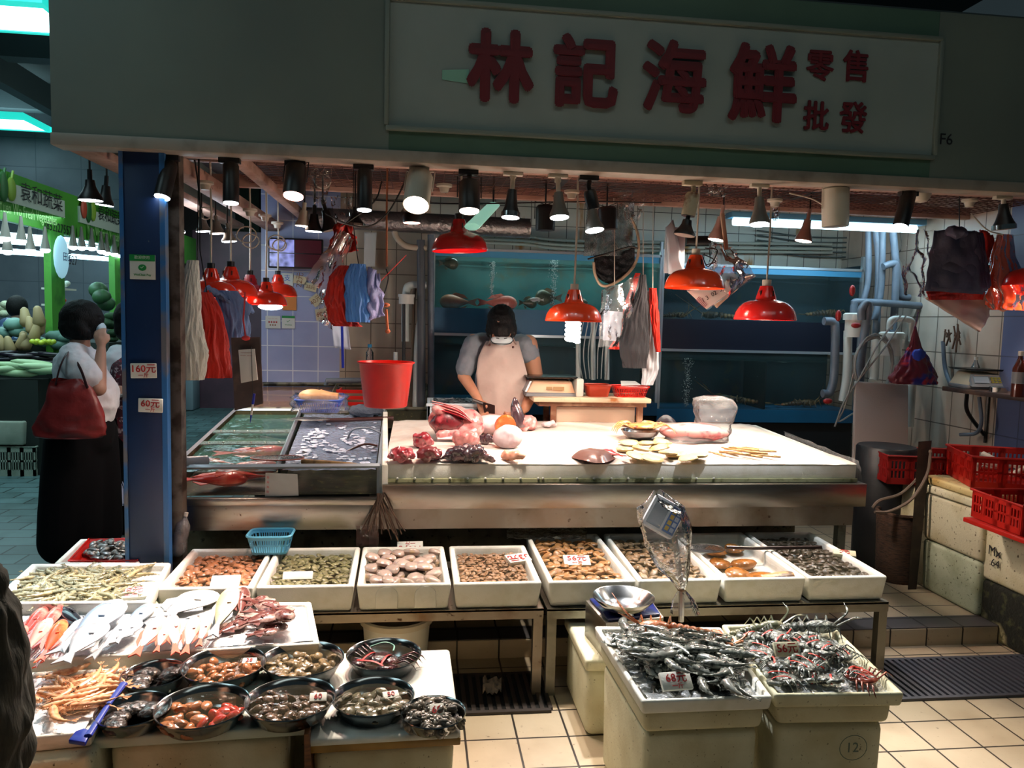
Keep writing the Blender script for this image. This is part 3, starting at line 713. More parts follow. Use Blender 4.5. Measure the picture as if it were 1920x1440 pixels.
def clam_mesh(name, m, w=.04, h=.032, t=.016, n=14, ridges=6, dull=0):
    """closed bivalve lying flat: beak at +Y, ringed domes above and below the seam"""
    mb = MB(); K = 7
    def out(a):
        r = 1-.16*max(0, math.sin(a))**3*math.cos(a*2+.0)*-1
        y = math.sin(a); x = math.cos(a)*(1-.28*max(0, y)**2); return x*w/2, y*h/2*(1+.08*(y > 0))
    for s_ in (1, -1):
        def g(u, v, s_=s_):
            a = 2*math.pi*u; x, y = out(a); k = 1-v; by = h*.28
            z = s_*t/2*math.sqrt(max(0, 1-k**2.2))*(1+.07*math.sin(v*ridges*6.28))
            return (x*k, by*(1-k)+y*k, t/2+z)
        mb.grid(n, K, g, 0)
    o = build(mb, name, m, smooth=180)
    me = o.data; me.transform(Matrix.Translation(o.location)); o.location = (0, 0, 0)
    return o
# ---------------------------------------------------------------- the eight clam trays
yf, ybk, ybk2 = 3.10, 3.64, 3.83
def rect4(xa, xb, y0, y1, sh=0.0): return [Vector((xa+.004, y0, 0)), Vector((xb-.004, y0, 0)), Vector((xb-.004+sh, y1, 0)), Vector((xa+.004+sh, y1, 0))]
def bary(q, u, v): return q[0].lerp(q[1], u).lerp(q[3].lerp(q[2], u), v)

def fill_bed(q, z, m, name, label, amp=.006, cat='clams'):
    return build(MB().grid(26, 26, lambda u, v: bary(q, u, v)+Vector((0, 0, z+amp*nz(u*18, v*22, z*50)-(.012 if min(u, v, 1-u, 1-v) < .001 else 0)))), name, m, smooth=180, label=label, cat=cat, kind='stuff')

def scatter(q, z, proto, sp, nu, nv, tilt=.25, skip=None, group='', label='', zj=.004, sc=(.85, 1.15), jit=.35, hz=None, cap=400):
    n = 0; first = proto.get('label') is None
    for j in range(nv):
        for i in range(nu):
            if n >= cap: return n
            u = (i+.5+(.5 if j % 2 else 0)*.8-.2+rnd.uniform(-jit, jit))/nu; v = (j+.5+rnd.uniform(-jit, jit))/nv
            u = min(.97, max(.03, u)); v = min(.97, max(.03, v))
            if skip and skip(u, v): continue
            p = bary(q, u, v); p.z = z+rnd.uniform(0, zj)+(hz(u, v) if hz else 0)
            k = rnd.uniform(*sc)
            rot = (rnd.gauss(0, tilt), rnd.gauss(0, tilt), rnd.uniform(0, 6.28))
            if first: proto.location = p; proto.rotation_euler = rot; proto.scale = (k, k, k); tag(proto, label, sp, group); first = False
            else: dup(proto, p, rot, k, label, group)
            n += 1
    return n

CL1 = mat('clam_brown', 'A8704A', .35, rand=.22, noise=(30, '7A4A30', .45, .7)); CL2 = mat('clam_green', '7C7A54', .35, rand=.25, noise=(40, '4E4E34', .45, .7))
CL3 = mat('clam_lilac', 'B8A498', .22, rand=.1, noise=[(12, '8C7488', .45, .7), (20, 'D0B07A', .55, .7)], coat=.4); CL4 = mat('clam_small_brown', '9C7858', .4, rand=.3, noise=(50, '6A4A34', .45, .7))
CL5 = mat('clam_tan', 'A87C4E', .35, rand=.22, noise=(30, '6E4A2A', .45, .7)); CL6 = mat('clam_tan_grey', '8A7050', .35, rand=.22, noise=(30, '4E3A26', .45, .7))
CL8 = mat('clam_dark', '4A4034', .3, rand=.25, noise=(40, '2A241C', .45, .7)); CLB = mat('surf_clam', 'A86828', .25, rand=.06, noise=[(30, '7E4A18', .45, .7)], coat=.5)
def bedm(n, c): return mat(n, c, .6, bump=(60, .8))
spec = [ # x0 x1 y1 material bedcolour clam(w,h,t) nu nv label
 (0, xt[0], xt[1], ybk, CL1, '5E4030', (.040, .030, .016), 11, 13, 'brown clam in the foam tray nearest the blue post', 'clams in the tray nearest the blue post', 'brown'),
 (1, xt[1], xt[2], ybk, CL2, '3E3C28', (.038, .027, .016), 12, 15, 'olive green clam in the foam tray under the pale blue basket', 'olive clams in the second tray', 'olive green'),
 (2, xt[2], xt[3], ybk, CL3, 'B8B0A4', (.082, .064, .034), 5, 7, 'big smooth lilac and cream clam in the tray with the 110 tag', 'big lilac clams', 'lilac and cream'),
 (3, xt[3], xt[4], ybk, CL4, '5C4432', (.028, .020, .011), 15, 17, 'tiny brown clam in the foam tray right of the big lilac clams', 'tiny brown clams', 'tiny brown'),
 (4, xs[0], xs[1], ybk2, CL5, '4E3A26', (.056, .036, .020), 9, 13, 'tan clam in the foam tray with the 56 tag behind the weighing scale', 'tan clams in the 56 tray', 'tan'),
 (5, xs[1], xs[2], ybk2, CL6, '3E3020', (.048, .032, .018), 9, 13, 'brown-grey clam in the tray behind the bagged scale display', 'clams behind the bagged display', 'brown-grey'),
 (6, xs[2], xs[3], ybk2, CLB, '8A7A5C', (.13, .10, .045), 3, 5, 'large glossy orange-brown surf clam in the tray crossed by the net handle', 'large surf clams', 'large orange-brown'),
 (7, xs[3], xs[4], ybk2, CL8, '201A14', (.044, .028, .015), 11, 16, 'dark clam in the rightmost foam tray', 'dark clams in the rightmost tray', 'dark')]
TRAYLAB = ['white foam tray of brown clams nearest the blue post', 'white foam tray of olive clams under the pale blue basket', 'white foam tray of big lilac clams with rounded lugs on its front', 'white foam tray of tiny brown clams',
 'white foam tray of tan clams with the red 56 tag', 'white foam tray of clams behind the bagged scale display', 'white foam tray of large orange surf clams under the dip net handle', 'rightmost white foam tray of dark clams']
TQ = {}
for (k, x0, x1, y1, m_, bc, dims, nu, nv, lb, gp, ad) in spec:
    sh = -.015 if k < 3 else (.02 if k > 4 else 0)
    t, q = foam_tray(rect4(x0, x1, yf, y1, sh), ZT0, ZT1, .026, .062, label=TRAYLAB[k], water=.022, group='foam clam trays', taper=.014)
    TQ[k] = q; zf = ZT1-.062
    if k == 6:
        c = clam_mesh('surf_clam', m_, *dims, ridges=9)
        pos = [(.3, .2, .1), (.62, .13, 2.8), (.2, .42, .6), (.6, .42, 2.9), (.35, .72, .2), (.75, .78, 1.0)]
        for i, (u, v, rz) in enumerate(pos):
            p = bary(q, u, v); p.z = zf+.006*i*0+.002
            if i == 0: c.location = p; c.rotation_euler = (0, .1, rz); tag(c, lb, 'clam', gp)
            else: dup(c, p, (0, .12, rz), 1, lb, gp)
        sf = fish(.26, .07, .03, mat('clam_ribbed', 'B09060', .4, noise=(20, '5A4030', .5, .6)), CLB, 'razor_shell', 'banded shell lying at the front of the surf clam tray', bary(q, .72, .06)+Vector((0, 0, zf+.03)), (0, 0, .1), cat='shell', eye=False, fin=False)
        continue
    fill_bed(q, zf+(.018 if k not in (2,) else .002), bedm('clam_bed_'+str(k), bc), 'clam_layer', 'layer of %s clams lying under the top ones' % ad) if k != 2 else None
    gap = (lambda u, v: ((u-.55)/.3)**2+((v-.17)/.16)**2 < .5 and rnd.random() < .7) if k == 0 else None
    c = clam_mesh(ad.replace(' ', '_').replace('-', '_').replace('_and_', '_')+'_clam', m_, *dims, ridges=4 if k != 2 else 7)
    if k == 2: scatter(q, zf+.003, c, 'clam', nu, 7, .12, None, gp, lb, .002, (.9, 1.1), .2); c2 = dup(c, bary(q, .5, .5)+Vector((0, 0, zf+.04)), (.1, .1, .4), 1, lb, gp); scatter(q, zf+.036, c2, 'clam', 4, 6, .15, lambda u, v: v < .35 and .3 < u < .75, gp, lb, .004, (.9, 1.1), .3)
    else: scatter(q, zf+.022, c, 'clam', nu, nv, .28, gap, gp, lb, .006)
# raised lugs on the front of the lilac clam tray
for k_ in (.32, .72):
    x = xt[2]+(xt[3]-xt[2])*k_; mb = MB(); w_ = .045
    pts = [(x-w_, yf+.006, ZT0+.012)]+[(x+w_*math.cos(a), yf+.006, ZT1-.045+w_*.8*math.sin(a)) for a in [math.pi-math.pi*i/10 for i in range(11)]]+[(x+w_, yf+.006, ZT0+.012)]
    build(mb.prism(pts, (0, -.006, 0)), 'tray_lug', FOAM, label=('left' if k_ < .5 else 'right')+' rounded lug on the front of the lilac clam tray', cat='lug', bev=.003)

# price tags lying on the trays
def lytag(c, w_, s1, s2, label, rz=0, tilt=.25, h=None, t=.02, flip=False, m=None, ink=None):
    """foam price tag lying tilted towards the front"""
    h = h or w_*.6; r = Vector((math.cos(rz), math.sin(rz), 0)); b = Vector((-math.sin(rz)*math.cos(tilt), math.cos(rz)*math.cos(tilt), math.sin(tilt))); n = r.cross(b)
    c = Vector(c); o = thing('price_tag', c, label, 'price tag')
    build(MB().prism([c-r*w_/2-b*h/2, c+r*w_/2-b*h/2, c+r*w_/2+b*h/2, c-r*w_/2+b*h/2], n*t), 'card', m or FOAM, o, bev=.003)
    s = -1 if flip else 1; k = c+n*(t+.0012)
    if s1: text(o, s1, k+b*s*h*(.12 if s2 else 0), r*s, b*s, h*(.62 if s2 else .8), ink or REDINK, bold=.012)
    if s2: text(o, s2, k-b*s*h*.32, r*s, b*s, h*.34, ink or REDINK, bold=.008)
    return o
def at(x, y, z): return P(x, y, Z=z)
lytag(at(423, 1096, .478), .115, '', '', 'overlit foam tag at the front of the brown clam tray', .05, .5)
lytag(at(559, 1083, .478), .125, '', '', 'blank looking white foam tag among the olive clams', .03, .7, h=.04)
lytag(at(769, 1031, .478), .125, '110元', '一斤', 'white foam tag reading 110 upside down over the lilac clams', .05, .6, flip=True)
lytag(at(971, 1052, .478), .115, '33元', '', 'white foam tag lying slanted on the tiny brown clams', .35, .25, flip=True)
lytag(at(1081, 1056, .475), .125, '56元', '一斤', 'white foam tag reading 56 in red on the tan clams', -.05, .35)
lytag(at(1583, 1042, .478), .105, '元', '', 'cream foam tag with red writing on the dark clams', -.5, .15, m=FOAM_OLD)

# pale blue basket on the trays
BLUEC = mat('pale_blue_plastic', '62B4D6', .35)
def basket(c, w_, d_, h_, m, label, name='basket', flare=.8, nsl=11, rot=0, rimw=.006, slots=True, cat='basket', group=None):
    """rounded plastic basket with slotted sides"""
    M = TM(c, (0, 0, rot)); t = thing(name, c, label, cat, group)
    def ring(k, z, ins=0):
        a, b = (w_/2*k-ins), (d_/2*k-ins); r = .035*k; pts = []
        r = min(r, a*.5, b*.5)
        for (sx, sy, a0) in ((1, 1, 0), (-1, 1, 90), (-1, -1, 180), (1, -1, 270)):
            for i in range(4):
                an = R(a0+30*i); pts.append(Vector((sx*(a-r)+r*math.cos(an), sy*(b-r)+r*math.sin(an), z)))
        return pts
    def kz(z): return flare+(1-flare)*z/h_
    def wall(mb, za, zb_, th=.002):
        o0, o1 = ring(kz(za), za), ring(kz(zb_), zb_); i0, i1 = ring(kz(za), za, th), ring(kz(zb_), zb_, th); n = 16
        fs = []
        for k in range(n):
            j = (k+1) % n; fs += [(k, j, n+j, n+k), (2*n+j, 2*n+k, 3*n+k, 3*n+j), (n+k, n+j, 3*n+j, 3*n+k), (j, k, 2*n+k, 2*n+j)]
        mb.add(o0+o1+i0+i1, fs, M=M)
    mb = MB(); zs_ = [0, h_*.12, h_*.55, h_*.62, h_*.82, h_] if slots else [0, h_]
    for a, b, full in (((0, .12, 1), (.12, .45, 0), (.45, .52, 1), (.52, .80, 0), (.80, 1, 1)) if slots else ((0, 1, 1),)):
        if full: wall(mb, a*h_, b*h_)
        else:
            r0, r1 = ring(kz(a*h_), a*h_), ring(kz(b*h_), b*h_)
            for k in range(16):
                j = (k+1) % 16; L0 = (r0[j]-r0[k]).length; n = max(1, int(L0/(w_/nsl/1.6)))
                for i in range(n):
                    if n == 1 or i % 1 == 0:
                        u0, u1 = (i)/n, (i+.45)/n
                        mb.add([r0[k].lerp(r0[j], u0), r0[k].lerp(r0[j], u1), r1[k].lerp(r1[j], u1), r1[k].lerp(r1[j], u0)], [(0, 1, 2, 3)], M=M)
    build(mb, 'side_wall', m, t, smooth=50)
    b = MB(); b.add(ring(flare, .001)+ring(flare, .004), [tuple(range(15, -1, -1)), tuple(range(16, 32))], M=M); build(b, 'floor', m, t)
    rp = ring(1, h_); build(MB().tube([M @ p for p in rp], rimw, 6, closed=True), 'rim', m, t)
    return t
p = at(508, 1034, .5)
basket((p.x, p.y, .503), .20, .15, .085, BLUEC, 'pale blue slotted basket standing on the rims of the clam trays', nsl=13)

# dip net lying across the trays at the right
def dipnet(name, hoop, hr, mesh_pts, handle, label, mh, mn, hm=WOOD, rad=.012):
    t = thing(name, handle[0], label, 'net')
    build(MB().tube(hoop, hr, 6, closed=True), 'hoop', mh, t)
    build(mesh_pts, 'mesh', mn, t, smooth=180)
    build(MB().tube(handle, rad, 8), 'handle', hm, t)
    return t
NETM = mat('net_black', '121418', .5); NETG = mat('net_grey', '5E646A', .5)
def netgrid(cen, ax, ay, depth, n=12, r=.0012, sk=1.0):
    """knotted bag of cords under an oval hoop"""
    mb = MB(); cen = Vector(cen); ax = Vector(ax); ay = Vector(ay)
    def f(a, k):
        p = cen+ax*math.cos(a)*k+ay*math.sin(a)*k; return p+Vector((0, 0, -depth*(1-k**2)))
    for s_ in (1, -1):
        for i in range(n):
            a0 = 2*math.pi*i/n; mb.tube([f(a0+s_*1.6*(1-k/7), k/7) for k in range(8)], r, 3, caps=False)
    for k in range(2, 7): mb.tube([f(2*math.pi*i/18, k/7) for i in range(18)], r, 3, closed=True)
    return mb
a = at(1322, 1028, .52); b = at(1358, 1032, .52)
hp = [a+Vector((.095*math.cos(q_), .075*math.sin(q_), .0)) for q_ in [2*math.pi*i/20 for i in range(20)]]
dipnet('dip_net', hp, .003, netgrid(a, (.09, 0, 0), (0, .07, 0), .012, 26, .0011), [at(1362, 1026, .515), at(1410, 1028, .515), at(1540, 1026, .512)], 'black dip net with a dark handle laid across the clam trays', STEEL, NETM, mat('handle_dark', '2A1A16', .4), .009)

# bundle of brown sticks hanging between the tank and the ice counter
mb = MB()
for i in range(16):
    p = P(712+rnd.uniform(-5, 8), 925, Y=3.69); q_ = P(722+(i-8)*5.2+rnd.uniform(-3, 3), rnd.uniform(990, 1018), Y=3.66+rnd.uniform(-.02, .04))
    mb.tube([p, p.lerp(q_, .5)+Vector((rnd.uniform(-.01, .01), 0, 0)), q_], .0035, 5)
build(mb, 'stick_bundle', mat('dry_twig', '4A362A', .7, noise=(20, '7A5E48', .5, .7)), label='bundle of thin brown sticks hanging between the tank and the ice counter', cat='sticks', kind='stuff')
# crumpled dark bag below them
build(MB().grid(10, 10, lambda u, v: P(668+u*42, 986+v*38, Y=3.66+.02*nz(u*4, v*4))), 'plastic_bag', film('dark_film', '5A3A34', .5, .3, .3), label='crumpled brownish plastic bag behind the olive and lilac clam trays', cat='bag', smooth=180)
# clear plastic lying behind the clam trays
p = at(1040, 1001, .52)
build(MB().grid(24, 8, lambda u, v: at(950+150*u, 992+22*v, .515)+Vector((0, 0, .012*nz(u*9, v*5)+.01))), 'plastic_wrap', CLEAR, label='crumpled clear plastic lying at the back of the tan clam tray', cat='plastic', smooth=180)
# hanging clear bottle beside the post
t = thing('water_bottle', P(333, 1040, Y=3.55), 'wrinkled clear plastic bottle hanging beside the blue post', 'bottle')
a = P(348, 968, Y=3.56); b = P(330, 1042, Y=3.54)
pr = [.006, .014, .03, .033, .03, .033, .03, .033, .031, .032, .02]
build(MB().tube([a.lerp(b, i/10) for i in range(11)], pr, 14), 'body', film('pet', 'DCE4EA', .18, .06, .45, 60, 1.0), t, disp=(.01, .012))
build(MB().tube([a, a+(a-b)*.1], .009, 8), 'cap', WHITEP, t)
# white bucket with lid under the left table
p = P(740, 1240, Z=.0); cx, cy = P(743, 1165, Z=.28).x, 3.32
t = thing('lidded_bucket', (cx, cy, .0), 'white round bucket with a lid under the left clam table', 'bucket')
build(MB().lathe([(0, .0), (.13, .0), (.15, .27), (.14, .27)], (cx, cy, 0), 32), 'body', WHITEP, t)
build(MB().lathe([(0, .285), (.14, .285), (.155, .292), (.163, .285), (.163, .262), (.155, .262)], (cx, cy, 0), 36), 'lid', mat('lid_white', 'BEB6A4', .5), t)
# ---------------------------------------------------------------- front left: fish bed, shrimp trays, basins
def box4(c4, z0, z1, name, m, label, cat='box', bev=.02, parent=None, taper=.0):
    c4 = [Vector((p.x, p.y, 0)) for p in c4]; cen = sum(c4, Vector())/4
    b = [p.lerp(cen, taper)+Vector((0, 0, z0)) for p in c4]; t_ = [p+Vector((0, 0, z1)) for p in c4]
    return build(MB().hexa(b+t_), name, m, parent, bev=bev, seg=3, label=label, cat=cat)
zs = .52
q4 = [at(-25, 1131, zs), at(280, 1128, zs), at(322, 1054, zs), at(58, 1056, zs)]
t, qs = foam_tray(q4, .455, zs, .024, .04, label='white foam tray of grey shrimps at the left edge, in front of the blue post', taper=.008)
box4([at(-25, 1160, .45), at(285, 1158, .45), at(322, 1075, .45), at(60, 1078, .45)], 0, .454, 'foam_box', FOAM_GREEN, 'foam box under the grey shrimp tray', 'box')

def shrimp_mesh(name, m, L=.11, curl=1.2, whisk=True, fat=1.0, claw=False):
    """prawn lying on its side: segmented tail, head shield, rostrum, legs, feelers"""
    mb = MB(); n = 16; pts = []; rr = []; a = 0; p = Vector((0, 0, 0)); d = L/n
    for i in range(n+1):
        t = i/n; pts.append(p.copy()); base = L*.085*fat*(math.sin(math.pi*min(1, .12+t*.88))**.6)*(1-.62*t)
        rr.append(max(.0015, base*(1+.2*math.cos(i*3.14)) if t > .38 else base)); a = curl*max(0, t-.3); p = p+Vector((math.cos(a), math.sin(a), 0))*d
    mb.tube(pts, rr, 8, flat=.8)
    e = pts[-1]; dr = Vector((math.cos(a), math.sin(a), 0)); nn = Vector((-dr.y, dr.x, 0))
    for k in (-1, 0, 1): mb.prism([e-dr*.003, e+dr*L*.13+nn*L*.06*k+nn*L*.02, e+dr*L*.14+nn*L*.06*k-nn*L*.02], (0, 0, .0012), 0)
    mb.tube([(0, 0, 0), (-L*.08, -L*.01, 0)], [L*.03, L*.002], 5)
    for s_ in (1, -1): mb.ell((L*.01, -L*.005, s_*L*.05), (L*.018,)*3, 1, nu=6, nv=4)
    if whisk:
        for k in range(3): mb.tube(bez([(-L*.05, 0, 0), (-L*.1, L*(.2*k-.15), L*.01), (L*.2+L*.12*k, L*(.35*k-.4), 0)], 3), .0004, 3)
    for k in range(5): x = L*(.1+.05*k); mb.tube([(x, L*.05, 0), (x-L*.03, L*.15, L*.01*(k-2)), (x-L*.07, L*.2, -L*.02)], .0009*fat, 3)
    if claw:
        for s_ in (1, -1):
            mb.tube([(L*.05, L*.04, 0), (-L*.04, L*.13, s_*L*.03), (-L*.12, L*.07, s_*L*.04), (-L*.17, L*.0, s_*L*.03)], [L*.015, L*.02, L*.03, L*.006], 6)
    o = build(mb, name, [m, BLACKINK], smooth=180); o.data.transform(Matrix.Translation(o.location)+Matrix.Diagonal((0, 0, 0, 0))); o.location = (0, 0, 0)
    return o
def heap(q, z, protos, n, lab, grp, cat, uv=None, top=.03, tilt=.5, sc=(.8, 1.2), dirn=None, spread=6.28):
    """pile of copies; uv() gives where in the tray, top the height of the heap"""
    used = set()
    for i in range(n):
        k = rnd.randrange(len(protos)); u, v = uv() if uv else (rnd.uniform(.04, .96), rnd.uniform(.04, .96))
        p = bary(q, u, v); hh = top*max(0, 1-((u-.5)/.5)**4)*max(0, 1-((v-.5)/.5)**4)*rnd.uniform(.3, 1) if not callable(top) else top(u, v)*rnd.uniform(.4, 1)
        p.z = z+hh; s_ = rnd.uniform(*sc); rz = rnd.uniform(0, 6.28) if dirn is None else dirn+rnd.gauss(0, spread)
        rot = (rnd.gauss(0, tilt)+(math.pi if rnd.random() < .5 else 0), rnd.gauss(0, tilt*.6), rz)
        if k not in used:
            o = protos[k]; o.location = p; o.rotation_euler = rot; o.scale = (s_,)*3; tag(o, lab, cat, grp); used.add(k)
        else: dup(protos[k], p, rot, s_, lab, grp)
    for k in range(len(protos)):
        if k not in used: bpy.data.objects.remove(protos[k])
SHG = mat('shrimp_grey', '8A8668', .25, rand=.25, noise=[(60, '54523C', .5, .7)], coat=.6); SHG2 = mat('shrimp_tan', 'A2946C', .25, rand=.2, noise=[(60, '6A5E40', .5, .7)], coat=.6)
SHO = mat('shrimp_orange', 'E0A878', .3, rand=.12, noise=[(50, 'B86E44', .5, .7)], coat=.5)
def inshr():
    while True:
        u, v = rnd.uniform(.03, .80), rnd.uniform(.04, .95)
        if v < .45 and u > .78: continue
        return u, v
fill_bed([bary(qs, .02, .03), bary(qs, .76, .03), bary(qs, .74, .95), bary(qs, .06, .9)], zs-.035, mat('shrimp_bed', '6A6850', .3, bump=(70, 1.0), coat=.5), 'shrimp_layer', 'layer of grey shrimps lying under the top ones', .01, 'shrimps')
heap(qs, zs-.026, [shrimp_mesh('grey_shrimp', SHG, .12, 1.4, fat=1.5), shrimp_mesh('grey_shrimp', SHG2, .11, .9, fat=1.5), shrimp_mesh('grey_shrimp', SHG, .10, 2.2, fat=1.5)], 210, 'grey shrimp heaped in the foam tray at the left edge', 'grey shrimps in the left tray', 'shrimp', inshr, .026, .10)
lytag(bary(qs, .88, .3)+Vector((0, 0, zs-.035)), .13, '68元', '一斤', 'white foam tag with faded red writing in the grey shrimp tray', .2, .3, h=.07, ink=mat('faded_ink', 'C86A70', .6))

# red basket of shellfish in a foam box beside the post
q4 = [at(100, 1056, .5), at(262, 1056, .5), at(268, 1008, .5), at(150, 1010, .5)]
t, qr = foam_tray(q4, .40, .5, .02, .06, label='white foam box holding the red basket left of the blue post', taper=.01)
box4([at(105, 1068, .4), at(262, 1068, .4), at(268, 1020, .4), at(150, 1020, .4)], 0, .4, 'foam_box', FOAM_GREEN, 'foam box under the red basket, hidden low behind the shrimp tray', 'box')
mb = MB(); ins = [bary(q4, .16, .06)+Vector((0, 0, .004)), bary(q4, .97, .06)+Vector((0, 0, .004)), bary(q4, .97, .94)+Vector((0, 0, .004)), bary(q4, .16, .94)+Vector((0, 0, .004))]
i2 = [bary(ins, u, v)-Vector((0, 0, .035)) for u, v in ((.06, .08), (.94, .08), (.94, .92), (.06, .92))]
t = thing('red_basket', bary(q4, .5, .5)-Vector((0, 0, .03)), 'shallow red plastic basket left of the blue post', 'basket')
mb.add(ins+i2, [(0, 1, 5, 4), (1, 2, 6, 5), (2, 3, 7, 6), (3, 0, 4, 7), (4, 5, 6, 7)]); build(mb, 'tray', REDP, t, solid=.003)
build(MB().tube(ins, .005, 6, closed=True), 'rim', REDP, t)
GRM = mat('mussel_grey', '5A5450', .3, rand=.35, noise=[(50, 'B0A490', .55, .7)], coat=.4)
c = clam_mesh('grey_mussel', GRM, .06, .03, .02)
heap(i2, .475, [c], 90, 'grey brown shellfish piled in the red basket by the blue post', 'shellfish in the red basket', 'shellfish', lambda: (rnd.uniform(.1, .97), rnd.uniform(.05, .95)), .045, .4)

# ---- fish bed
zb1 = .47
qf4 = [at(-60, 1252, zb1), at(600, 1212, zb1), at(584, 1133, zb1), at(-20, 1140, zb1)]
t, qf = foam_tray([qf4[0], qf4[1], qf4[2], qf4[3]], .43, zb1+.012, .02, .02, label='long white foam tray that the red, silver and pink fish lie on', taper=.004)
ice = build(MB().grid(50, 20, lambda u, v: bary(qf, u, v)+Vector((0, 0, zb1+.004+.006*nz(u*30, v*14)))), 'crushed_ice', mat('crushed_ice', 'F4F6F8', .35, bump=(60, .9), coat=.4), smooth=180, label='crushed ice and white sheet under the fish on the long foam tray', cat='ice', kind='stuff')
box4([at(-60, 1300, .43), at(598, 1240, .43), at(582, 1165, .43), at(0, 1165, .43)], .0, .43, 'foam_box', FOAM_OLD, 'row of foam box under the long fish tray', 'box')
RED1 = mat('fish_red', 'B03830', .25, noise=[(14, 'E08878', .5, .7), (60, '7A1A18', .6, .7)], coat=.7); RED2 = mat('fish_orange_red', 'E04A26', .25, noise=[(14, 'F08A50', .5, .7)], coat=.7); PNK = mat('fish_rose', 'D88A7C', .25, noise=[(12, 'F0C0B0', .5, .7)], coat=.7)
SLV = mat('fish_silver', 'D6DEE6', .25, .15, noise=[(5, 'A8BCD0', .5, .7), (40, 'EEF0F0', .5, .7)], coat=.6); SLB = mat('fish_silver_blue', '9CB4CC', .25, .15, noise=[(6, 'E4EAF0', .45, .65)], coat=.6)
PAL = mat('fish_pale_dotted', 'D8D4CC', .35, noise=[(4, 'F2EEE8', .4, .6), (90, '8A8A88', .66, .74)], coat=.4); SNP = mat('fish_pale_pink', 'F2DCD4', .25, noise=[(5, 'F0A898', .52, .68, 4, (1, 5, 1))], coat=.5); REDFIN = mat('fin_red', 'E8705A', .35)
GRYF = mat('fin_grey', '9AA0A6', .4); BLKF = mat('fish_black', '1C1E24', .2, coat=.7, noise=[(30, '4A4C54', .6, .7)]); BRN = mat('fish_brown_mottled', '6A3A34', .25, noise=[(22, 'B89A90', .52, .66), (60, '2E1614', .56, .68)], coat=.6)
YEL = mat('fish_yellow_silver', 'C8BC94', .3, noise=[(3, 'F6F2E6', .42, .56), (80, '8E8462', .62, .72)], coat=.4)
def lay(a, b, z, m, mf, name, label, hr=.34, tr=.18, group=None, cat='fish', roll=0, **k):
    A = at(a[0], a[1], z); B = at(b[0], b[1], z); d = B-A; L = d.length; hr = min(hr*1.1, hr*1.18*math.hypot(b[0]-a[0], b[1]-a[1])*((A-Vector((0, 0, HC))).dot(FW)/F)/L)
    tr = min(tr, hr*.62)
    c = (A+B)/2; rz = math.atan2(d.y, d.x)
    return fish(L, L*hr, L*tr, m, mf, name, label, c, (roll, -.0, rz), cat, group, **k)
z_ = zb1+.006
lay((-10, 1160), (62, 1142), z_, SLV, GRYF, 'fish', 'pale silver fish behind the red fish at the left edge of the ice', .36)
lay((22, 1225), (86, 1146), z_, RED1, RED1, 'red_fish', 'dark red fish second from the left edge, head at the back', .26)
lay((38, 1240), (116, 1143), z_+.015, RED1, RED1, 'red_fish', 'dark red fish with its nose touching the black fish head', .22)
lay((34, 1252), (94, 1168), z_+.03, PNK, RED1, 'rose_fish', 'rose pink fish lying over the dark red ones', .26)
lay((8, 1250), (48, 1180), z_+.03, RED1, RED1, 'red_fish', 'red fish at the left edge by the dark jacket', .26)
lay((72, 1254), (120, 1172), z_+.03, RED2, RED2, 'orange_red_fish', 'bright orange red fish beside the first big silver fish', .3)
lay((64, 1258), (92, 1225), z_+.02, PNK, RED2, 'rose_fish', 'small rose fish tail at the front of the red heap', .3)
lay((172, 1190), (108, 1152), z_, BLKF, BLKF, 'black_fish', 'black fish with a glossy head behind the orange red fish', .42, .25)
lay((100, 1252), (226, 1146), z_+.02, SLB, GRYF, 'silver_fish', 'big silver blue fish with the humped head, leftmost of the silver ones', .38, .15)
lay((112, 1262), (190, 1180), z_+.05, SLV, GRYF, 'silver_fish', 'big white bellied fish lying in front of the silver blue fish', .5, .15, dorsal=.04)
lay((165, 1250), (255, 1165), z_+.02, SLV, GRYF, 'silver_fish', 'slim silver fish, its tail reaching the front rim of the ice tray', .24, .14)
lay((218, 1206), (284, 1144), z_+.01, SLB, GRYF, 'silver_fish', 'silver fish with its head by the grey shrimp tray corner', .36, .14)
lay((212, 1216), (262, 1172), z_+.03, SLV, GRYF, 'silver_fish', 'small silver blue fish in front of the slim silver fish', .42, .14)
lay((262, 1178), (330, 1140), z_, PAL, GRYF, 'pale_fish', 'pale flat fish between the silver fish and the round pomfret', .5, .12)
lay((300, 1172), (394, 1118), z_+.005, PAL, GRYF, 'pomfret', 'large round pale pomfret at the back of the ice', .72, .13, fork=.8)
for i, (a, b, lb) in enumerate((((250, 1246), (304, 1168), 'leftmost pink tailed fish'), ((292, 1232), (312, 1182), 'short pink tailed fish between two longer ones'), ((330, 1240), (322, 1162), 'straight pink tailed fish'), ((346, 1240), (366, 1166), 'pink tailed fish just right of the straight one'), ((372, 1222), (388, 1166), 'rightmost pink tailed fish, beside the yellowish croaker'))):
    lay(a, b, z_+.03+.006*(i % 2), SNP, REDFIN, 'pink_fish', lb+' in the row on the ice', .36, .2, 'pink tailed fish on the ice', dorsal=.05)
lay((395, 1214), (438, 1116), z_+.012, YEL, GRYF, 'croaker', 'yellowish silver croaker standing out beside the brown rockfish', .38, .2, dorsal=.05)
rk = [((396, 1200), (462, 1172), .22), ((450, 1172), (456, 1112), .22), ((455, 1130), (520, 1150), .24), ((458, 1152), (528, 1168), .28), ((440, 1180), (520, 1160), .26), ((470, 1185), (530, 1150), .30), ((462, 1142), (500, 1124), .26), ((478, 1190), (540, 1178), .26), ((460, 1198), (520, 1188), .22), ((500, 1140), (545, 1172), .28)]
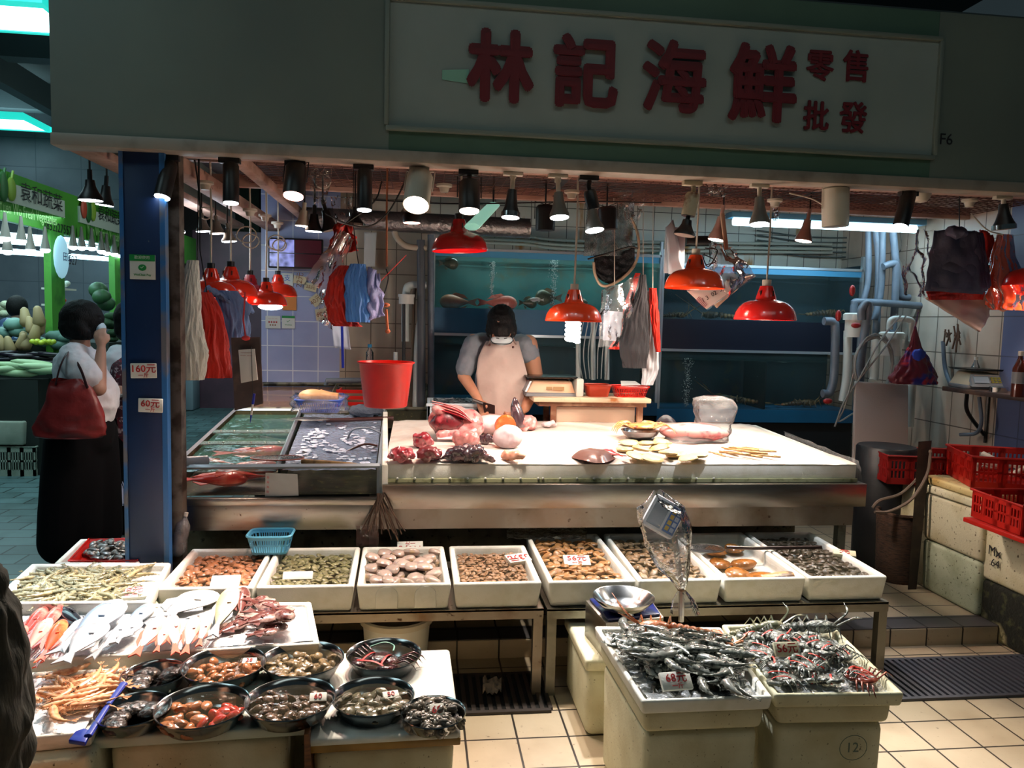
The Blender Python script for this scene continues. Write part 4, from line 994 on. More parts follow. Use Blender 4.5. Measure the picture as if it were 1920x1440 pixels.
rl = ['with its tail beside the last pink fish', 'pointing straight up at the back', 'at the back right of the pile', 'in the middle of the pile, lying right', 'across the middle of the pile', 'on top of the pile', 'with spiny fins at the very back', 'at the right end of the pile', 'at the front of the pile', 'on the far right, slanting down']
for i, (a, b, h) in enumerate(rk): lay(a, b, z_+.012*(i % 5), BRN, BRN, 'rockfish', 'brown mottled rockfish '+rl[i], h*2.1, .2, 'brown rockfish pile', dorsal=.25)

# ---- iced shrimp tray in front
zt = .46
q4 = [at(5, 1388, zt), at(172, 1372, zt), at(250, 1250, zt), at(-5, 1262, zt)]
t, qi = foam_tray(q4, .415, zt, .018, .02, label='white foam tray of orange shrimps on ice at the bottom left corner', taper=.004)
build(MB().grid(24, 24, lambda u, v: bary(qi, u, v)+Vector((0, 0, zt-.012+.01*nz(u*9, v*9)))), 'crushed_ice', mat('crushed_ice', 'F4F6F8', .35), smooth=180, label='crushed ice under the orange shrimps', cat='ice', kind='stuff')
heap(qi, zt-.002, [shrimp_mesh('orange_shrimp', SHO, .15, 1.0, fat=1.3), shrimp_mesh('orange_shrimp', SHO, .14, 1.4, fat=1.4), shrimp_mesh('orange_shrimp', SHO, .12, 2.0, fat=1.5)], 40, 'orange shrimp on ice in the bottom left tray', 'orange shrimps on ice', 'shrimp',
     lambda: (lambda v: (rnd.uniform(.22+.1*v, .9), v))(rnd.uniform(.25, .93)), .02, .1, (.8, 1.1), .35, .8)
box4([at(-20, 1440, .41), at(172, 1420, .41), at(248, 1300, .41), at(-10, 1300, .41)], 0, .414, 'foam_box', FOAM_OLD, 'stained foam box under the iced shrimp tray', 'box')

# ---- boards and boxes under the basins
zA = .425; zB = .40
A4 = [at(172, 1386, zA), at(576, 1360, zA), at(560, 1215, zA), at(262, 1250, zA)]
B4 = [at(574, 1388, zB), at(864, 1372, zB), at(843, 1216, zB), at(600, 1225, zB)]
BRD = mat('board_white_green', 'C8D4C6', .5, noise=[(6, 'A8C0AE', .45, .7), (22, 'D89A90', .66, .72)])
box4(A4, zA-.032, zA, 'foam_board', BRD, 'pale foam board under the six left basins', 'board', .008)
box4([at(205, 1402, .39), at(540, 1384, .39), at(560, 1240, .39), at(270, 1260, .39)], 0, zA-.033, 'foam_box', FOAM_OLD, 'greyish foam box under the pale board of the left basins', 'box', .025, taper=.04)
build(MB().hexa([at(574, 1392, .395)+Vector((0, 0, -.36)), at(596, 1390, .395)+Vector((0, 0, -.36)), at(596, 1370, .395)+Vector((0, 0, -.36)), at(576, 1372, .395)+Vector((0, 0, -.36)), at(570, 1378, .43), at(580, 1377, .43), at(584, 1340, .43), at(576, 1340, .43)]), 'wooden_plank', WOOD, label='brown wooden plank standing between the two basin boards', cat='plank')
t = thing('foam_cover', (sum(B4, Vector())/4), 'white foam box lid with yellow brown edge under the right basins', 'lid')
bb = [p-Vector((0, 0, .03)) for p in B4]
build(MB().hexa(bb+B4), 'top', FOAM, t, bev=.012, seg=3)
cb = sum(bb, Vector())/4
build(MB().hexa([p-Vector((0, 0, .012)) for p in bb]+[cb+(p-cb)*1.003+Vector((0, 0, .012)) for p in bb]), 'edge_tape', mat('tape_brown', 'A8803A', .4, noise=(9, '8A6A2A', .4, .7)), t, bev=.004)
box4([cb+(p-cb)*.93 for p in bb], 0, .355, 'foam_box', FOAM_OLD, 'foam box standing under the lid of the right basins', 'box', .03, taper=.05)

# ---- the nine basins
def basin(px, py, wpx, z, label, deep=.055, m=BOWL, fill=.018):
    c = at(px, py, z); d = (c-Vector((0, 0, HC))).dot(FW); r = wpx/2*d/F*.985
    t = thing('basin', (c.x, c.y, z-deep), label, 'basin', 'steel basins of shellfish')
    pr = [(0, .0), (r*.70, .0), (r*.78, .006), (r*.93, deep*.75), (r*.985, deep-.002), (r+.002, deep), (r+.003, deep-.003), (r*.99, deep-.006), (r*.945, deep*.7), (r*.80, .004), (r*.72, -.0015), (0, -.0015)]
    build(MB().lathe([(a, b-0.0) for a, b in pr], (c.x, c.y, z-deep), 40), 'bowl', m, t, smooth=60)
    if fill: build(MB().grid(20, 4, lambda u, v: (c.x+r*.93*(1-v)*math.cos(u*6.283)*.97, c.y+r*.93*(1-v)*math.sin(u*6.283)*.97, z-fill)), 'water', WATER, t, smooth=180)
    return c, r, z-deep
def ring_heap(c, r, z, protos, n, lab, grp, cat, zt=.02, tilt=.35, sc=(.85, 1.15), ok=None, rk=.80):
    for k in range(n):
        while True:
            a, b = rnd.uniform(-1, 1), rnd.uniform(-1, 1)
            if a*a+b*b < 1 and (ok is None or ok(a, b)): break
        p = Vector((c.x+a*r*rk, c.y+b*r*rk, z+.006+rnd.uniform(0, zt))); o = protos[k % len(protos)]; s_ = rnd.uniform(*sc)
        rot = (rnd.gauss(0, tilt), rnd.gauss(0, tilt), rnd.uniform(0, 6.28))
        if k < len(protos): o.location = p; o.rotation_euler = rot; o.scale = (s_,)*3; tag(o, lab, cat, grp)
        else: dup(o, p, rot, s_, lab, grp)
def bed(c, r, z, col, label):
    build(MB().grid(24, 8, lambda u, v: (c.x+r*.82*(1-v)*math.cos(u*6.283), c.y+r*.82*(1-v)*math.sin(u*6.283), z+.012+.008*nz(u*20, v*9, z*9)*(v > 0))), 'shell_layer', mat('bed_'+col, col, .4, bump=(60, 1.0)), label=label, cat='shellfish', kind='stuff', smooth=180)
ABL = mat('abalone_shell', '2E2620', .25, noise=[(30, '8A7462', .55, .68)], coat=.6, bump=(60, .9)); ABM = mat('sea_snail_flesh', '6A4830', .25, noise=[(20, '2E2018', .5, .65)], coat=.7, bump=(40, .8))
def snail_mesh(name, m, r=.02):
    mb = MB(); n = 26; pts = []; rr = []
    for i in range(n+1):
        t = i/n; a = t*5*math.pi; k = (1-t)*.62*r+.001; pts.append((k*math.cos(a), k*math.sin(a), r*(.45+1.2*t))); rr.append((1-t)*.62*r+.001)
    mb.tube(pts, rr, 8); mb.ell((r*.2, 0, r*.4), (r*.95, r*.8, r*.5), 0, nu=10, nv=6)
    o = build(mb, name, m, smooth=180); o.data.transform(Matrix.Translation(o.location)); o.location = (0, 0, 0); return o
def lump_mesh(name, m, w_, h, t, d=.012, s=.02):
    o = build(MB().ell((0, 0, t/2), (w_/2, h/2, t/2), nu=18, nv=12), name, m, disp=(s, d), smooth=180); o.data.transform(Matrix.Translation(o.location)); o.location = (0, 0, 0); return o
b1 = basin(290, 1261, 117, .478, 'small steel basin of dark abalones beside the pink fish tails', .045, fill=.0)
b5 = basin(250, 1327, 132, .475, 'steel basin of dark abalones beside the blue knife handle', .05, fill=.0)
for (bb_, lab, n_) in ((b1, 'dark rough abalone in the small basin beside the fish tails', 4), (b5, 'dark rough abalone in the basin beside the blue knife', 5)):
    c, r, z = bb_; pos = [(-.45, .5, .055, 0), (-.55, -.1, .055, .5), (.45, .45, .055, 1), (-.4, -.55, .05, 2), (-.1, .6, .05, .3)][:n_]
    pr_ = lump_mesh('abalone', ABL, .085, .062, .034)
    for i, (a, b, s_, rz) in enumerate(pos):
        p = Vector((c.x+a*r*.85, c.y+b*r*.85, z+.004))
        if i == 0: pr_.location = p; tag(pr_, lab, 'abalone', lab.replace('dark rough abalone', 'abalones'))
        else: dup(pr_, p, (0, 0, rz), 1, lab, lab.replace('dark rough abalone', 'abalones'))
c, r, z = b1; lytag((c.x+r*.4, c.y-r*.45, z+.006), .045, '', '', 'tiny white tag in the small abalone basin', .3, .3, t=.012)
BC1 = mat('basin_clam_orange', 'A0643C', .25, rand=.2, noise=[(30, '74401E', .5, .7)], coat=.5); BC2 = mat('basin_clam_mottled', '86704E', .25, rand=.3, noise=[(45, '3A2C1E', .5, .62)], coat=.5)
BC3 = mat('basin_clam_dark', '5E4A3A', .22, rand=.35, noise=[(45, '221A16', .5, .62)], coat=.6); BC4 = mat('basin_clam_greyish', '6A6450', .25, rand=.25, noise=[(45, '34301F', .5, .65)], coat=.5)
REDC = mat('basin_clam_red', 'B03424', .25, rand=.15, coat=.5)
c, r, z = basin(420, 1243, 151, .480, 'steel basin of orange brown clams behind the others, second from the left'); bed(c, r, z, '5E3C28', 'layer of orange brown clams on the basin floor, second basin'); ring_heap(c, r, z, [clam_mesh('orange_clam', BC1, .038, .026, .018)], 55, 'orange brown clam in the basin next to the fish tails', 'orange brown clams in a basin', 'clam', ok=lambda a, b: b < .62)
lytag((c.x+r*.55, c.y+r*.35, z+.03), .045, '28', '', 'small white tag at the far side of the orange brown clams', .0, .3, t=.014)
c, r, z = basin(568, 1233, 151, .478, 'steel basin of mottled clams in the back row between clams and crab'); bed(c, r, z, '4A3C28', 'layer of mottled clams on the back row basin floor'); ring_heap(c, r, z, [clam_mesh('mottled_clam', BC2, .036, .025, .017)], 70, 'mottled yellow brown clam in the back row basin', 'mottled clams in a basin', 'clam', ok=lambda a, b: b < .7)
c, r, z = basin(380, 1321, 169, .480, 'largest steel basin in the front row with brown and red clams'); ring_heap(c, r, z, [clam_mesh('brown_smooth_clam', BC1, .052, .034, .022)], 22, 'large smooth brown clam in the front basin with the red shells', 'smooth brown clams', 'clam', .012, ok=lambda a, b: a < .1 and b < .55); ring_heap(c, r, z, [clam_mesh('red_clam', REDC, .044, .03, .02)], 14, 'red clam in the front basin with smooth brown clams', 'red clams', 'clam', .012, ok=lambda a, b: a > .15 and b < .55)
c, r, z = basin(545, 1308, 166, .478, 'steel basin of dark brown clams with a pink tag in the front row'); bed(c, r, z, '2E221A', 'layer of dark brown clams on the front row basin floor'); ring_heap(c, r, z, [clam_mesh('dark_brown_clam', BC3, .036, .026, .018)], 75, 'dark brown clam in the front row basin with the pink tag', 'dark brown clams in a basin', 'clam', ok=lambda a, b: b < .7)
lytag((c.x+r*.6, c.y+r*.15, z+.034), .05, '60', '', 'small white tag with pink 60 on the dark brown clams', .05, .5, t=.018)
c, r, z = basin(700, 1303, 153, .452, 'steel basin of greyish clams with the 50 tag'); bed(c, r, z, '3A3826', 'layer of greyish clams under the 50 tag'); ring_heap(c, r, z, [clam_mesh('greyish_clam', BC4, .046, .028, .019)], 48, 'greyish olive clam in the basin with the 50 tag', 'greyish clams in a basin', 'clam', ok=lambda a, b: b < .7)
lytag((c.x+r*.42, c.y+r*.2, z+.034), .05, '50', '', 'white tag reading 50 on the greyish clams', .25, .35, t=.012)
c, r, z = basin(813, 1333, 121, .448, 'small steel basin heaped with sea snails at the right end', .045, fill=0)
bed(c, r, z+.01, '2E2822', 'layer of sea snails under the top ones'); ring_heap(c, r, z+.012, [snail_mesh('sea_snail', mat('snail_shell', '5E564C', .3, rand=.35, noise=[(40, 'A09480', .55, .68)], coat=.5), .017)], 62, 'dark grey sea snail heaped in the rightmost basin', 'sea snails', 'snail', .016, 1.0, rk=.85)
foam = lytag((c.x+r*.1, c.y+r*.0, z+.045), .042, '60', '', 'white tag reading 60 on the sea snails', .1, .7, h=.04, t=.006)
# ---- basin with the bound crab
def crab(name, c, W, m, label, rz=0, bands=None, legs_out=True, mclaw=None, mleg=None, cat='crab', group=None, tie=None, spread=1.0, body_t=.3):
    t = thing(name, c, label, cat, group); M = TM(c, (0, 0, rz)); w_ = W/2
    b = MB(M)
    b.grid(20, 8, lambda u, v: ((w_*(1+.10*math.cos(6.283*u*5)*.25)*math.sin(v*math.pi))*math.cos(6.283*u), w_*.72*math.sin(v*math.pi)*math.sin(6.283*u)*(1-.15*math.sin(6.283*u)), W*(.16+.13*math.cos(v*math.pi))), 0)
    build(b, 'shell', m, t, smooth=180, disp=(W*.12, W*.04))
    mclaw = mclaw or m; mleg = mleg or m
    for s_ in (1, -1):
        cl = MB(M); p0 = (s_*w_*.7, w_*.4, W*.14); p1 = (s_*w_*1.25*spread, w_*.75, W*.2); p2 = (s_*w_*.9*spread, w_*1.15, W*.2); p3 = (s_*w_*.25, w_*1.2, W*.17)
        cl.tube([p0, p1], [W*.06, W*.08], 8); cl.tube([p1, p2, ((p2[0]+p3[0])/2, (p2[1]+p3[1])/2, W*.22), p3], [W*.06, W*.13, W*.12, W*.02], 10, flat=.7)
        cl.tube([(p2[0]*.75, p2[1]+W*.06, W*.2), (p3[0]*1.05, p3[1]+W*.09, W*.17)], [W*.05, W*.012], 6)
        build(cl, 'claw', mclaw, t, smooth=180)
        for i in range(4):
            lg = MB(M); x0 = s_*w_*(.85-.05*i); y0 = w_*(.2-.28*i); k = (1.9 if legs_out else 1.35)
            lg.tube([(x0, y0, W*.12), (s_*w_*k*.8, y0-w_*.1*i, W*.30), (s_*w_*k*1.02, y0-w_*(.2+.12*i), W*.16), (s_*w_*k*1.1, y0-w_*(.3+.15*i), 0)], [W*.045, W*.04, W*.03, W*.008], 6, flat=.6)
            build(lg, 'leg', mleg, t, smooth=180)
    for s_ in (1, -1): build(MB(M).ell((s_*w_*.22, w_*.68, W*.24), (W*.02,)*3, nu=6, nv=4), 'eye', BLACKINK, t)
    if bands:
        for i, (ax, off) in enumerate(((0, .5), (0, -.45), (1, .25))[:3 if tie is None else tie]):
            if ax == 0: pts = [(off*w_*1.3, w_*1.3, W*.12), (off*w_*1.2, w_*.9, W*.31), (off*w_, w_*.1, W*.33), (off*w_*1.1, -w_*.5, W*.2)]
            else: pts = [(-w_*1.1, w_*1.1, W*.2), (-w_*.3, w_*1.15, W*.36), (w_*.5, w_*1.15, W*.34), (w_*1.0, w_*.9, W*.25)]
            build(MB(M).tube(bez(pts, 3), W*.035, 5, flat=.35), 'tie_band', bands, t)
    return t
CRD = mat('crab_dark', '2A1214', .2, noise=[(22, '5A2428', .5, .68), (70, '8A8078', .66, .74)], coat=.7, bump=(50, .8))
c, r, z = basin(720, 1224, 139, .456, 'steel basin holding the dark bound crab')
crab('mud_crab', (c.x-.01, c.y, z+.012), .125, CRD, 'dark crab bound with red string, its legs over the basin rim', 2.7, mat('string_red', 'B82828', .5), True)
build(MB().tube(bez([(c.x-r*.4, c.y+r*.5, z+.05), (c.x, c.y+r*.3, z+.075), (c.x+r*.25, c.y+r*.35, z+.06), (c.x+r*.25, c.y, z+.06)]), .003, 5), 'green_string', mat('string_green', '7EB0A0', .5), label='pale green string over the bound dark crab', cat='string')
# blue knife between ice tray and basins
t = thing('blue_cleaver', at(172, 1360, .45), 'blue plastic scoop with a long handle between the ice tray and the basins', 'scoop')
BLU = mat('cobalt_plastic', '16288C', .35)
pts = [at(128, 1395, .45), at(160, 1400, .45), at(172, 1378, .455), at(158, 1372, .46), at(142, 1378, .455)]
build(MB().prism(pts, (0, 0, .012)), 'blade', BLU, t, bev=.003)
build(MB().tube([at(165, 1380, .465), at(205, 1318, .475), at(232, 1282, .48)], [.011, .008, .012], 8, flat=.6), 'handle', BLU, t)

# ---------------------------------------------------------------- right: mantis shrimps, bound crabs, scale
zr = .5
q1 = [at(1203, 1315, zr), at(1450, 1306, zr), at(1352, 1175, zr), at(1114, 1173, zr)]
t, qm = foam_tray(q1, zr-.045, zr, .018, .028, label='white foam tray of grey prawns with the 68 tag', taper=.006)
q2 = [at(1452, 1303, zr), at(1697, 1300, zr), at(1556, 1166, zr), at(1352, 1170, zr)]
t, qc = foam_tray(q2, zr-.045, zr, .018, .028, m=FOAM_OLD, label='foam tray of bound crabs with the 56 tag at the right', taper=.006)
SHEET = film('wet_sheet', 'DDE2E4', .35, .12, .45, 40, 1.0)
for (q_, lb, rgn) in ((qm, 'wet clear sheet lining the prawn tray', 3), (qc, 'wet clear sheet lining the crab tray', 8)):
    build(MB().grid(34, 34, lambda u, v: bary(q_, u, v)+Vector((0, 0, zr-.016+.010*nz(u*12, v*12, rgn)+.006*nz(u*30, v*30, rgn)))), 'plastic_sheet', SHEET, label=lb, cat='plastic sheet', smooth=180)
GP = mat('prawn_slate', '5A5E58', .2, rand=.3, noise=[(50, 'A8AA9C', .52, .64), (30, '2A2C28', .54, .68)], coat=.8); GP2 = mat('prawn_slate_light', '80827A', .2, rand=.2, noise=[(50, '2A2C28', .52, .66)], coat=.8)
pr_ = [shrimp_mesh('grey_prawn', GP, .14, 1.7, fat=2.0), shrimp_mesh('grey_prawn', GP2, .13, 1.1, fat=2.1), shrimp_mesh('grey_prawn', GP, .13, 2.6, fat=2.1), shrimp_mesh('grey_prawn', GP2, .15, 1.4, fat=1.9, claw=True)]
def inprawn():
    while True:
        u, v = rnd.uniform(.14, .86), rnd.uniform(.12, .84)
        if (u < .52 and v < .24) or (v > .66 and u > .42): continue
        return u, v
fill_bed([bary(qm, u, v) for u, v in ((.08, .08), (.9, .05), (.8, .78), (.12, .8))], zr-.012, mat('prawn_bed', '35372F', .25, bump=(60, 1.0), coat=.7), 'prawn_layer', 'layer of grey prawns under the top ones', .02, 'prawns')
heap(qm, zr-.004, pr_, 120, 'slate grey prawn heaped in the tray with the 68 tag', 'grey prawns with the 68 tag', 'prawn', inprawn, lambda u, v: .075*max(0, 1-((u-.45)/.55)**2)*max(0, 1-((v-.45)/.6)**2), .12, (.8, 1.15))
ltag = lytag(bary(qm, .27, .08)+Vector((0, 0, zr+.02)), .098, '68元', '一斤', 'white foam tag reading 68元 on the grey prawns', .08, .75, h=.055, t=.014)
LOR = mat('lobster_orange', 'C06A3A', .35, noise=[(22, 'E8A070', .5, .66), (45, '5A3A28', .56, .68)], coat=.5, bump=(50, .9))
lobster('orange_lobster', bary(qm, .55, .86)+Vector((0, 0, zr+.012)), .27, 'opened orange brown lobster at the back of the grey prawn tray', 3.0, LOR, .1)
lobster('orange_lobster', bary(qm, .84, .62)+Vector((0, 0, zr+.02)), .16, 'smaller orange lobster lying against the crab tray edge', -.6, LOR, .05)
CGR = mat('crab_slate', '565A54', .25, rand=.2, noise=[(26, 'A4A89C', .52, .64), (60, '20221F', .53, .66)], coat=.7, bump=(60, 1.0)); RBD = mat('rubber_band_red', 'C8281C', .35)
cr = [(.12, .12), (.5, .1), (.82, .2), (.2, .34), (.56, .33), (.86, .46), (.14, .56), (.46, .56), (.76, .68), (.2, .78), (.52, .8), (.34, .22), (.66, .5), (.3, .68)]
c0 = crab('bound_crab', (0, 0, 0), .085, CGR, 'slate grey crab bound with red bands in the tray with the 56 tag', 0, RBD, False, tie=2, group='bound crabs with the 56 tag')
for i, (u, v) in enumerate(cr):
    p = bary(qc, u, v)+Vector((rnd.uniform(-.01, .01), rnd.uniform(-.01, .01), zr-.012+.012*(i > 10)*2)); k = rnd.uniform(.9, 1.2); rot = (rnd.gauss(0, .15), rnd.gauss(0, .15), rnd.uniform(0, 6.28))
    if i == 0: c0.location = p; c0.rotation_euler = rot; c0.scale = (k,)*3
    else: dup(c0, p, rot, k, 'slate grey crab bound with red bands in the tray with the 56 tag')
crab('red_crab', bary(qc, .86, .12)+Vector((0, 0, zr-.008)), .085, mat('crab_redbrown', '6A2A1E', .25, noise=[(26, 'A85A44', .5, .68)], coat=.7), 'reddish brown crab at the front right corner of the crab tray', .7, RBD, True)
lobster('grey_lobster', bary(qc, .25, .93)+Vector((0, 0, zr-.01)), .24, 'mottled grey green lobster at the back left of the crab tray', .2, mat('lobster_slate', '5A5E48', .3, noise=[(22, 'B0A888', .52, .66)], coat=.5), .02)
lobster('grey_lobster', bary(qc, .72, .92)+Vector((0, 0, zr-.01)), .28, 'dark glossy lobster at the back right of the crab tray', -.12, CGR, .02)
lytag(bary(qc, .24, .38)+Vector((0, 0, zr+.045)), .085, '56元', '', 'foam tag reading 56元 on the bound crabs', .0, .9, h=.045, t=.012, m=FOAM_OLD)
def stack(q, zt, tops, name, labels, m):
    z = zt; cen = sum(q, Vector())/4; cen.z = 0; fl = [Vector((p.x, p.y, 0)) for p in q]
    for i, (h, k, mm) in enumerate(tops):
        box4([cen+(p-cen)*k for p in fl], z-h, z-.001, name[i], mm, labels[i], 'lid' if 'cover' in name[i] else 'box', .03 if h > .1 else .018, taper=.03); z -= h
stack(q1, zr-.045, ((.07, .93, FOAM_OLD), (.384, .88, FOAM_OLD)), ('foam_cover', 'foam_box'), ('stained foam lid under the grey prawn tray', 'scratched foam box under the grey prawn tray'), None)
stack(q2, zr-.045, ((.07, .9, FOAM_OLD), (.384, .84, FOAM_OLD)), ('foam_cover', 'foam_box'), ('stained foam lid under the crab tray', 'foam box under the crab tray with a circled mark drawn on it'), None)
c = at(1600, 1402, .3); pc = P(1600, 1402, Y=2.10)
# circled mark on that box
bx_ = None
t = thing('box_marking', pc, 'faint circled writing on the foam box under the crab tray', 'marking')
yy = (sum(q2, Vector())/4).y+(min(p.y for p in q2)-(sum(q2, Vector())/4).y)*.84-.004
cc = P(1600, 1402, Y=yy); cc2 = P(1635, 1402, Y=yy)
build(MB().tube([(cc.x+.045*math.cos(a), yy, cc.z+.04*math.sin(a)) for a in [2*math.pi*i/24 for i in range(24)]], .0012, 4, closed=True), 'circle', mat('faint_ink', '5E6E62', .7), t)
text(t, '12', (cc.x-.004, yy-.001, cc.z), (1, 0, 0), (0, 0, 1), .045, mat('faint_ink', '5E6E62', .7))
# scale and boxes behind
yb0 = P(1098, 1383, Z=0).y; ztb = P(1098, 1235, Y=yb0).z
xL = P(1098, 1383, Z=0).x; xbk = yb0+.42
t = thing('foam_box', (xL+.2, yb0+.2, 0), 'yellowed foam box with a lid standing on the floor under the weighing scale', 'box')
build(MB().bx((xL, yb0, 0), (xL+.36, xbk, ztb-.05)), 'body', FOAM_OLD, t, bev=.03, seg=3)
build(MB().bx((xL-.012, yb0-.012, ztb-.05), (xL+.37, xbk+.01, ztb)), 'lid', FOAM_OLD, t, bev=.014, seg=3)
zs0 = .465
s4 = [at(1136, 1166, zs0+.005), at(1245, 1155, zs0+.005), at(1216, 1114, zs0+.005), at(1098, 1123, zs0+.005)]
cs = sum(s4, Vector())/4
t = thing('weighing_scale', (cs.x, cs.y, ztb), 'low steel weighing scale with a dark blue plate and round pan', 'scale')
build(MB().hexa([Vector((p.x, p.y, ztb)) for p in s4]+[Vector((p.x, p.y, zs0)) for p in s4]), 'base', STEEL, t, bev=.003)
build(MB().hexa([cs+(p-cs)*.9+Vector((0, 0, 0)) for p in [Vector((p.x, p.y, zs0)) for p in s4]]+[cs+(Vector((p.x, p.y, zs0+.012))-cs)*.9 for p in s4]), 'plate', mat('plate_navy', '14205C', .2), t, bev=.002)
pc = at(1169, 1124, zs0+.06); r_ = .118
build(MB().lathe([(0, .0), (r_*.35, .0), (r_*.75, .022), (r_, .055), (r_+.003, .056), (r_+.003, .053), (r_*.76, .018), (r_*.36, -.003), (0, -.003)], (pc.x, pc.y, zs0+.018), 44), 'pan', BOWL, t, smooth=60)
# display on a pole, wrapped in a bag
pb = at(1277, 1165, .5); yd = pb.y
t = thing('scale_display', (pb.x, yd, .5), 'tilted scale display on a pole wrapped in a clear plastic bag', 'display')
tp_ = P(1262, 990, Y=yd)
build(MB().tube([(pb.x, yd, .5), P(1278, 1100, Y=yd), tp_], .011, 8), 'pole', STEEL, t)
cd = P(1245, 968, Y=yd); rx = Vector((.80, -.3, -.42)).normalized(); ux = Vector((.42, .2, .80)); ux = (ux-rx*ux.dot(rx)).normalized(); n_ = rx.cross(ux)
Md = Matrix(((rx.x, ux.x, n_.x, cd.x), (rx.y, ux.y, n_.y, cd.y), (rx.z, ux.z, n_.z, cd.z), (0, 0, 0, 1)))
hs_ = build(MB(Md).box((0, 0, -.02), (.125, .125, .05)), 'housing', mat('display_case', 'E6E6E8', .4), t, bev=.01)
build(MB(Md).box((-.022, .0, .007), (.055, .10, .003)), 'screen', mat('display_grey', '9AA0A8', .3), hs_)
kp = MB(Md)
kp.box((.036, 0, .0065), (.044, .10, .003), 0)
for i in range(4):
    for j in range(2): kp.box((.027+.019*j, -.034+.022*i, .009), (.014, .016, .003), 1 if j == 0 else 2)
build(kp, 'keypad', [mat('key_blue', '5878B4', .4), mat('key_yellow', 'D8B040', .4), mat('key_pale', 'C4CCDC', .4)], hs_)
def bagf(u, v):
    a = 6.283*u; kk = [(1232, 928, .02), (1240, 950, .085), (1248, 985, .095), (1252, 1020, .085), (1262, 1060, .06), (1275, 1090, .03), (1278, 1106, .014), (1280, 1125, .04), (1285, 1150, .055)]
    f = v*(len(kk)-1); i = min(len(kk)-2, int(f)); w_ = f-i
    c = P(kk[i][0]+(kk[i+1][0]-kk[i][0])*w_, kk[i][1]+(kk[i+1][1]-kk[i][1])*w_, Y=yd); r = kk[i][2]+(kk[i+1][2]-kk[i][2])*w_
    r *= 1+.16*nz(3*math.cos(a), 3*math.sin(a), v*5)+.05*math.cos(7*a)
    return c+Vector((r*math.cos(a), r*.62*math.sin(a), .02*math.sin(a*2)*(1-v)))
build(MB().grid(40, 40, bagf, wrap=True), 'bag', CLEAR, t, smooth=180)
build(MB().tube([P(1278, 1106, Y=yd)+Vector((.015*math.cos(a), .012*math.sin(a), 0)) for a in [6.283*i/12 for i in range(12)]], .002, 5, closed=True), 'string', mat('twine', '8A6A40', .7), t)
# ---------------------------------------------------------------- track spots along the fascia
YL = 3.50
CREAM = mat('lamp_cream', 'C8BFAE', .45); LBLK = mat('lamp_black', '0E0E10', .4); LPINK = mat('lamp_pinkish', 'B08C80', .45)
RUSTC = mat('lamp_rusty_white', 'C4B89C', .6, noise=[(12, '6A3A1A', .55, .66)]); UNLIT = mat('lamp_unlit', '8A8078', .3)
def disc(c, d, r, m, t, name='lamp_face', th=.004):
    d = Vector(d).normalized(); return build(MB().cyl(c, c+d*th, r, seg=20), name, m, t)
def can(px, py, fx, fy, r, label, body=LBLK, face=LCOOL, Y=YL, dy=0., mount=True, lit=None, tgt=None, pw=60, col='FFF4E8', size=60, yoke=False, lens=None):
    a = P(px, py, Y=Y); b = P(fx, fy, Y=Y+dy); d = (b-a).normalized()
    t = thing('spotlight', (a.x, a.y, a.z), label, 'spotlight')
    bo = build(MB().tube([a, a+d*.012, b-d*.006, b], [r*.8, r, r, r*.98], 24, caps=False).cyl(a, a+d*.004, r*.8, seg=24), 'body', body, t, solid=.0)
    disc(b-d*.003, d, r*.92, face, bo)
    if not mount and Y > 3.6: build(MB().tube([a, (a.x, Y, 2.40)], .005, 6), 'stem', LBLK, t)
    top = Vector((a.x+.01, Y, ZF-.0))
    if mount:
        build(MB().bx((a.x-.05, Y-.018, ZF-.022), (a.x+.04, Y+.018, ZF-.0)).tube([(a.x, Y, ZF-.02), a-d*.02, a], .012, 8), 'mount', body, t, bev=.002)
    if yoke:
        x_ = frame(d)[0]
        if abs(x_.x) < .5: x_ = Vector((1, 0, 0))
        m_ = a.lerp(b, .55); build(MB().tube([m_+x_*(r+.006), a+x_*(r+.006)-d*.02, (a.x+.02, Y, ZF-.02)], .003, 5).tube([m_-x_*(r+.006), a-x_*(r+.006)-d*.02, (a.x-.02, Y, ZF-.02)], .003, 5), 'yoke', body, t)
    if tgt is not None: spot('spot_beam', b+d*.02, tgt, pw, col, size, .6, .025)
    return t
def par(px, py, fx, fy, r, label, neck=CREAM, head=None, face=LCOOL, Y=YL, dy=0., tgt=None, pw=60, col='FFF4E8', size=65, mount=True, rimm=None):
    head = head or neck; a = P(px, py, Y=Y); b = P(fx, fy, Y=Y+dy); d = (b-a).normalized(); L = (b-a).length
    t = thing('spotlight', (a.x, a.y, a.z), label, 'spotlight')
    build(MB().tube([a, a+d*L*.35, a+d*L*.36], [.011, .011, .018], 12), 'neck', neck, t)
    bo = build(MB().tube([a+d*L*.34, a+d*L*.55, a+d*L*.75, a+d*L*.9, b], [.020, .024, r*.7, r*.97, r], 22, caps=False), 'head', head, t, solid=.002)
    if rimm: build(MB().tube([a+d*L*.88, b], [r*1.01, r*1.03], 22, caps=False), 'rim', rimm, t, solid=.002)
    disc(b-d*.003, d, r*.95, face, bo)
    if not mount and Y > 3.6: build(MB().tube([a, (a.x, Y, 2.40)], .005, 6), 'stem', LBLK, t)
    if mount: build(MB().bx((a.x-.045, Y-.015, ZF-.016), (a.x+.045, Y+.015, ZF)).bx((a.x-.014, Y-.01, a.z-.01), (a.x+.014, Y+.01, ZF)), 'mount', neck, t, bev=.002)
    if tgt is not None: spot('spot_beam', b+d*.02, tgt, pw, col, size, .6, .025)
    return t
FISH = (-1.15, 2.75, .45); BAS = (-.55, 2.35, .45)
can(319, 305, 304, 370, .034, 'black cylinder spotlight tilted left, right beside the blue post', dy=-.05, tgt=(-1.75, 2.7, .5), pw=190, col='EAF4FF', size=46)
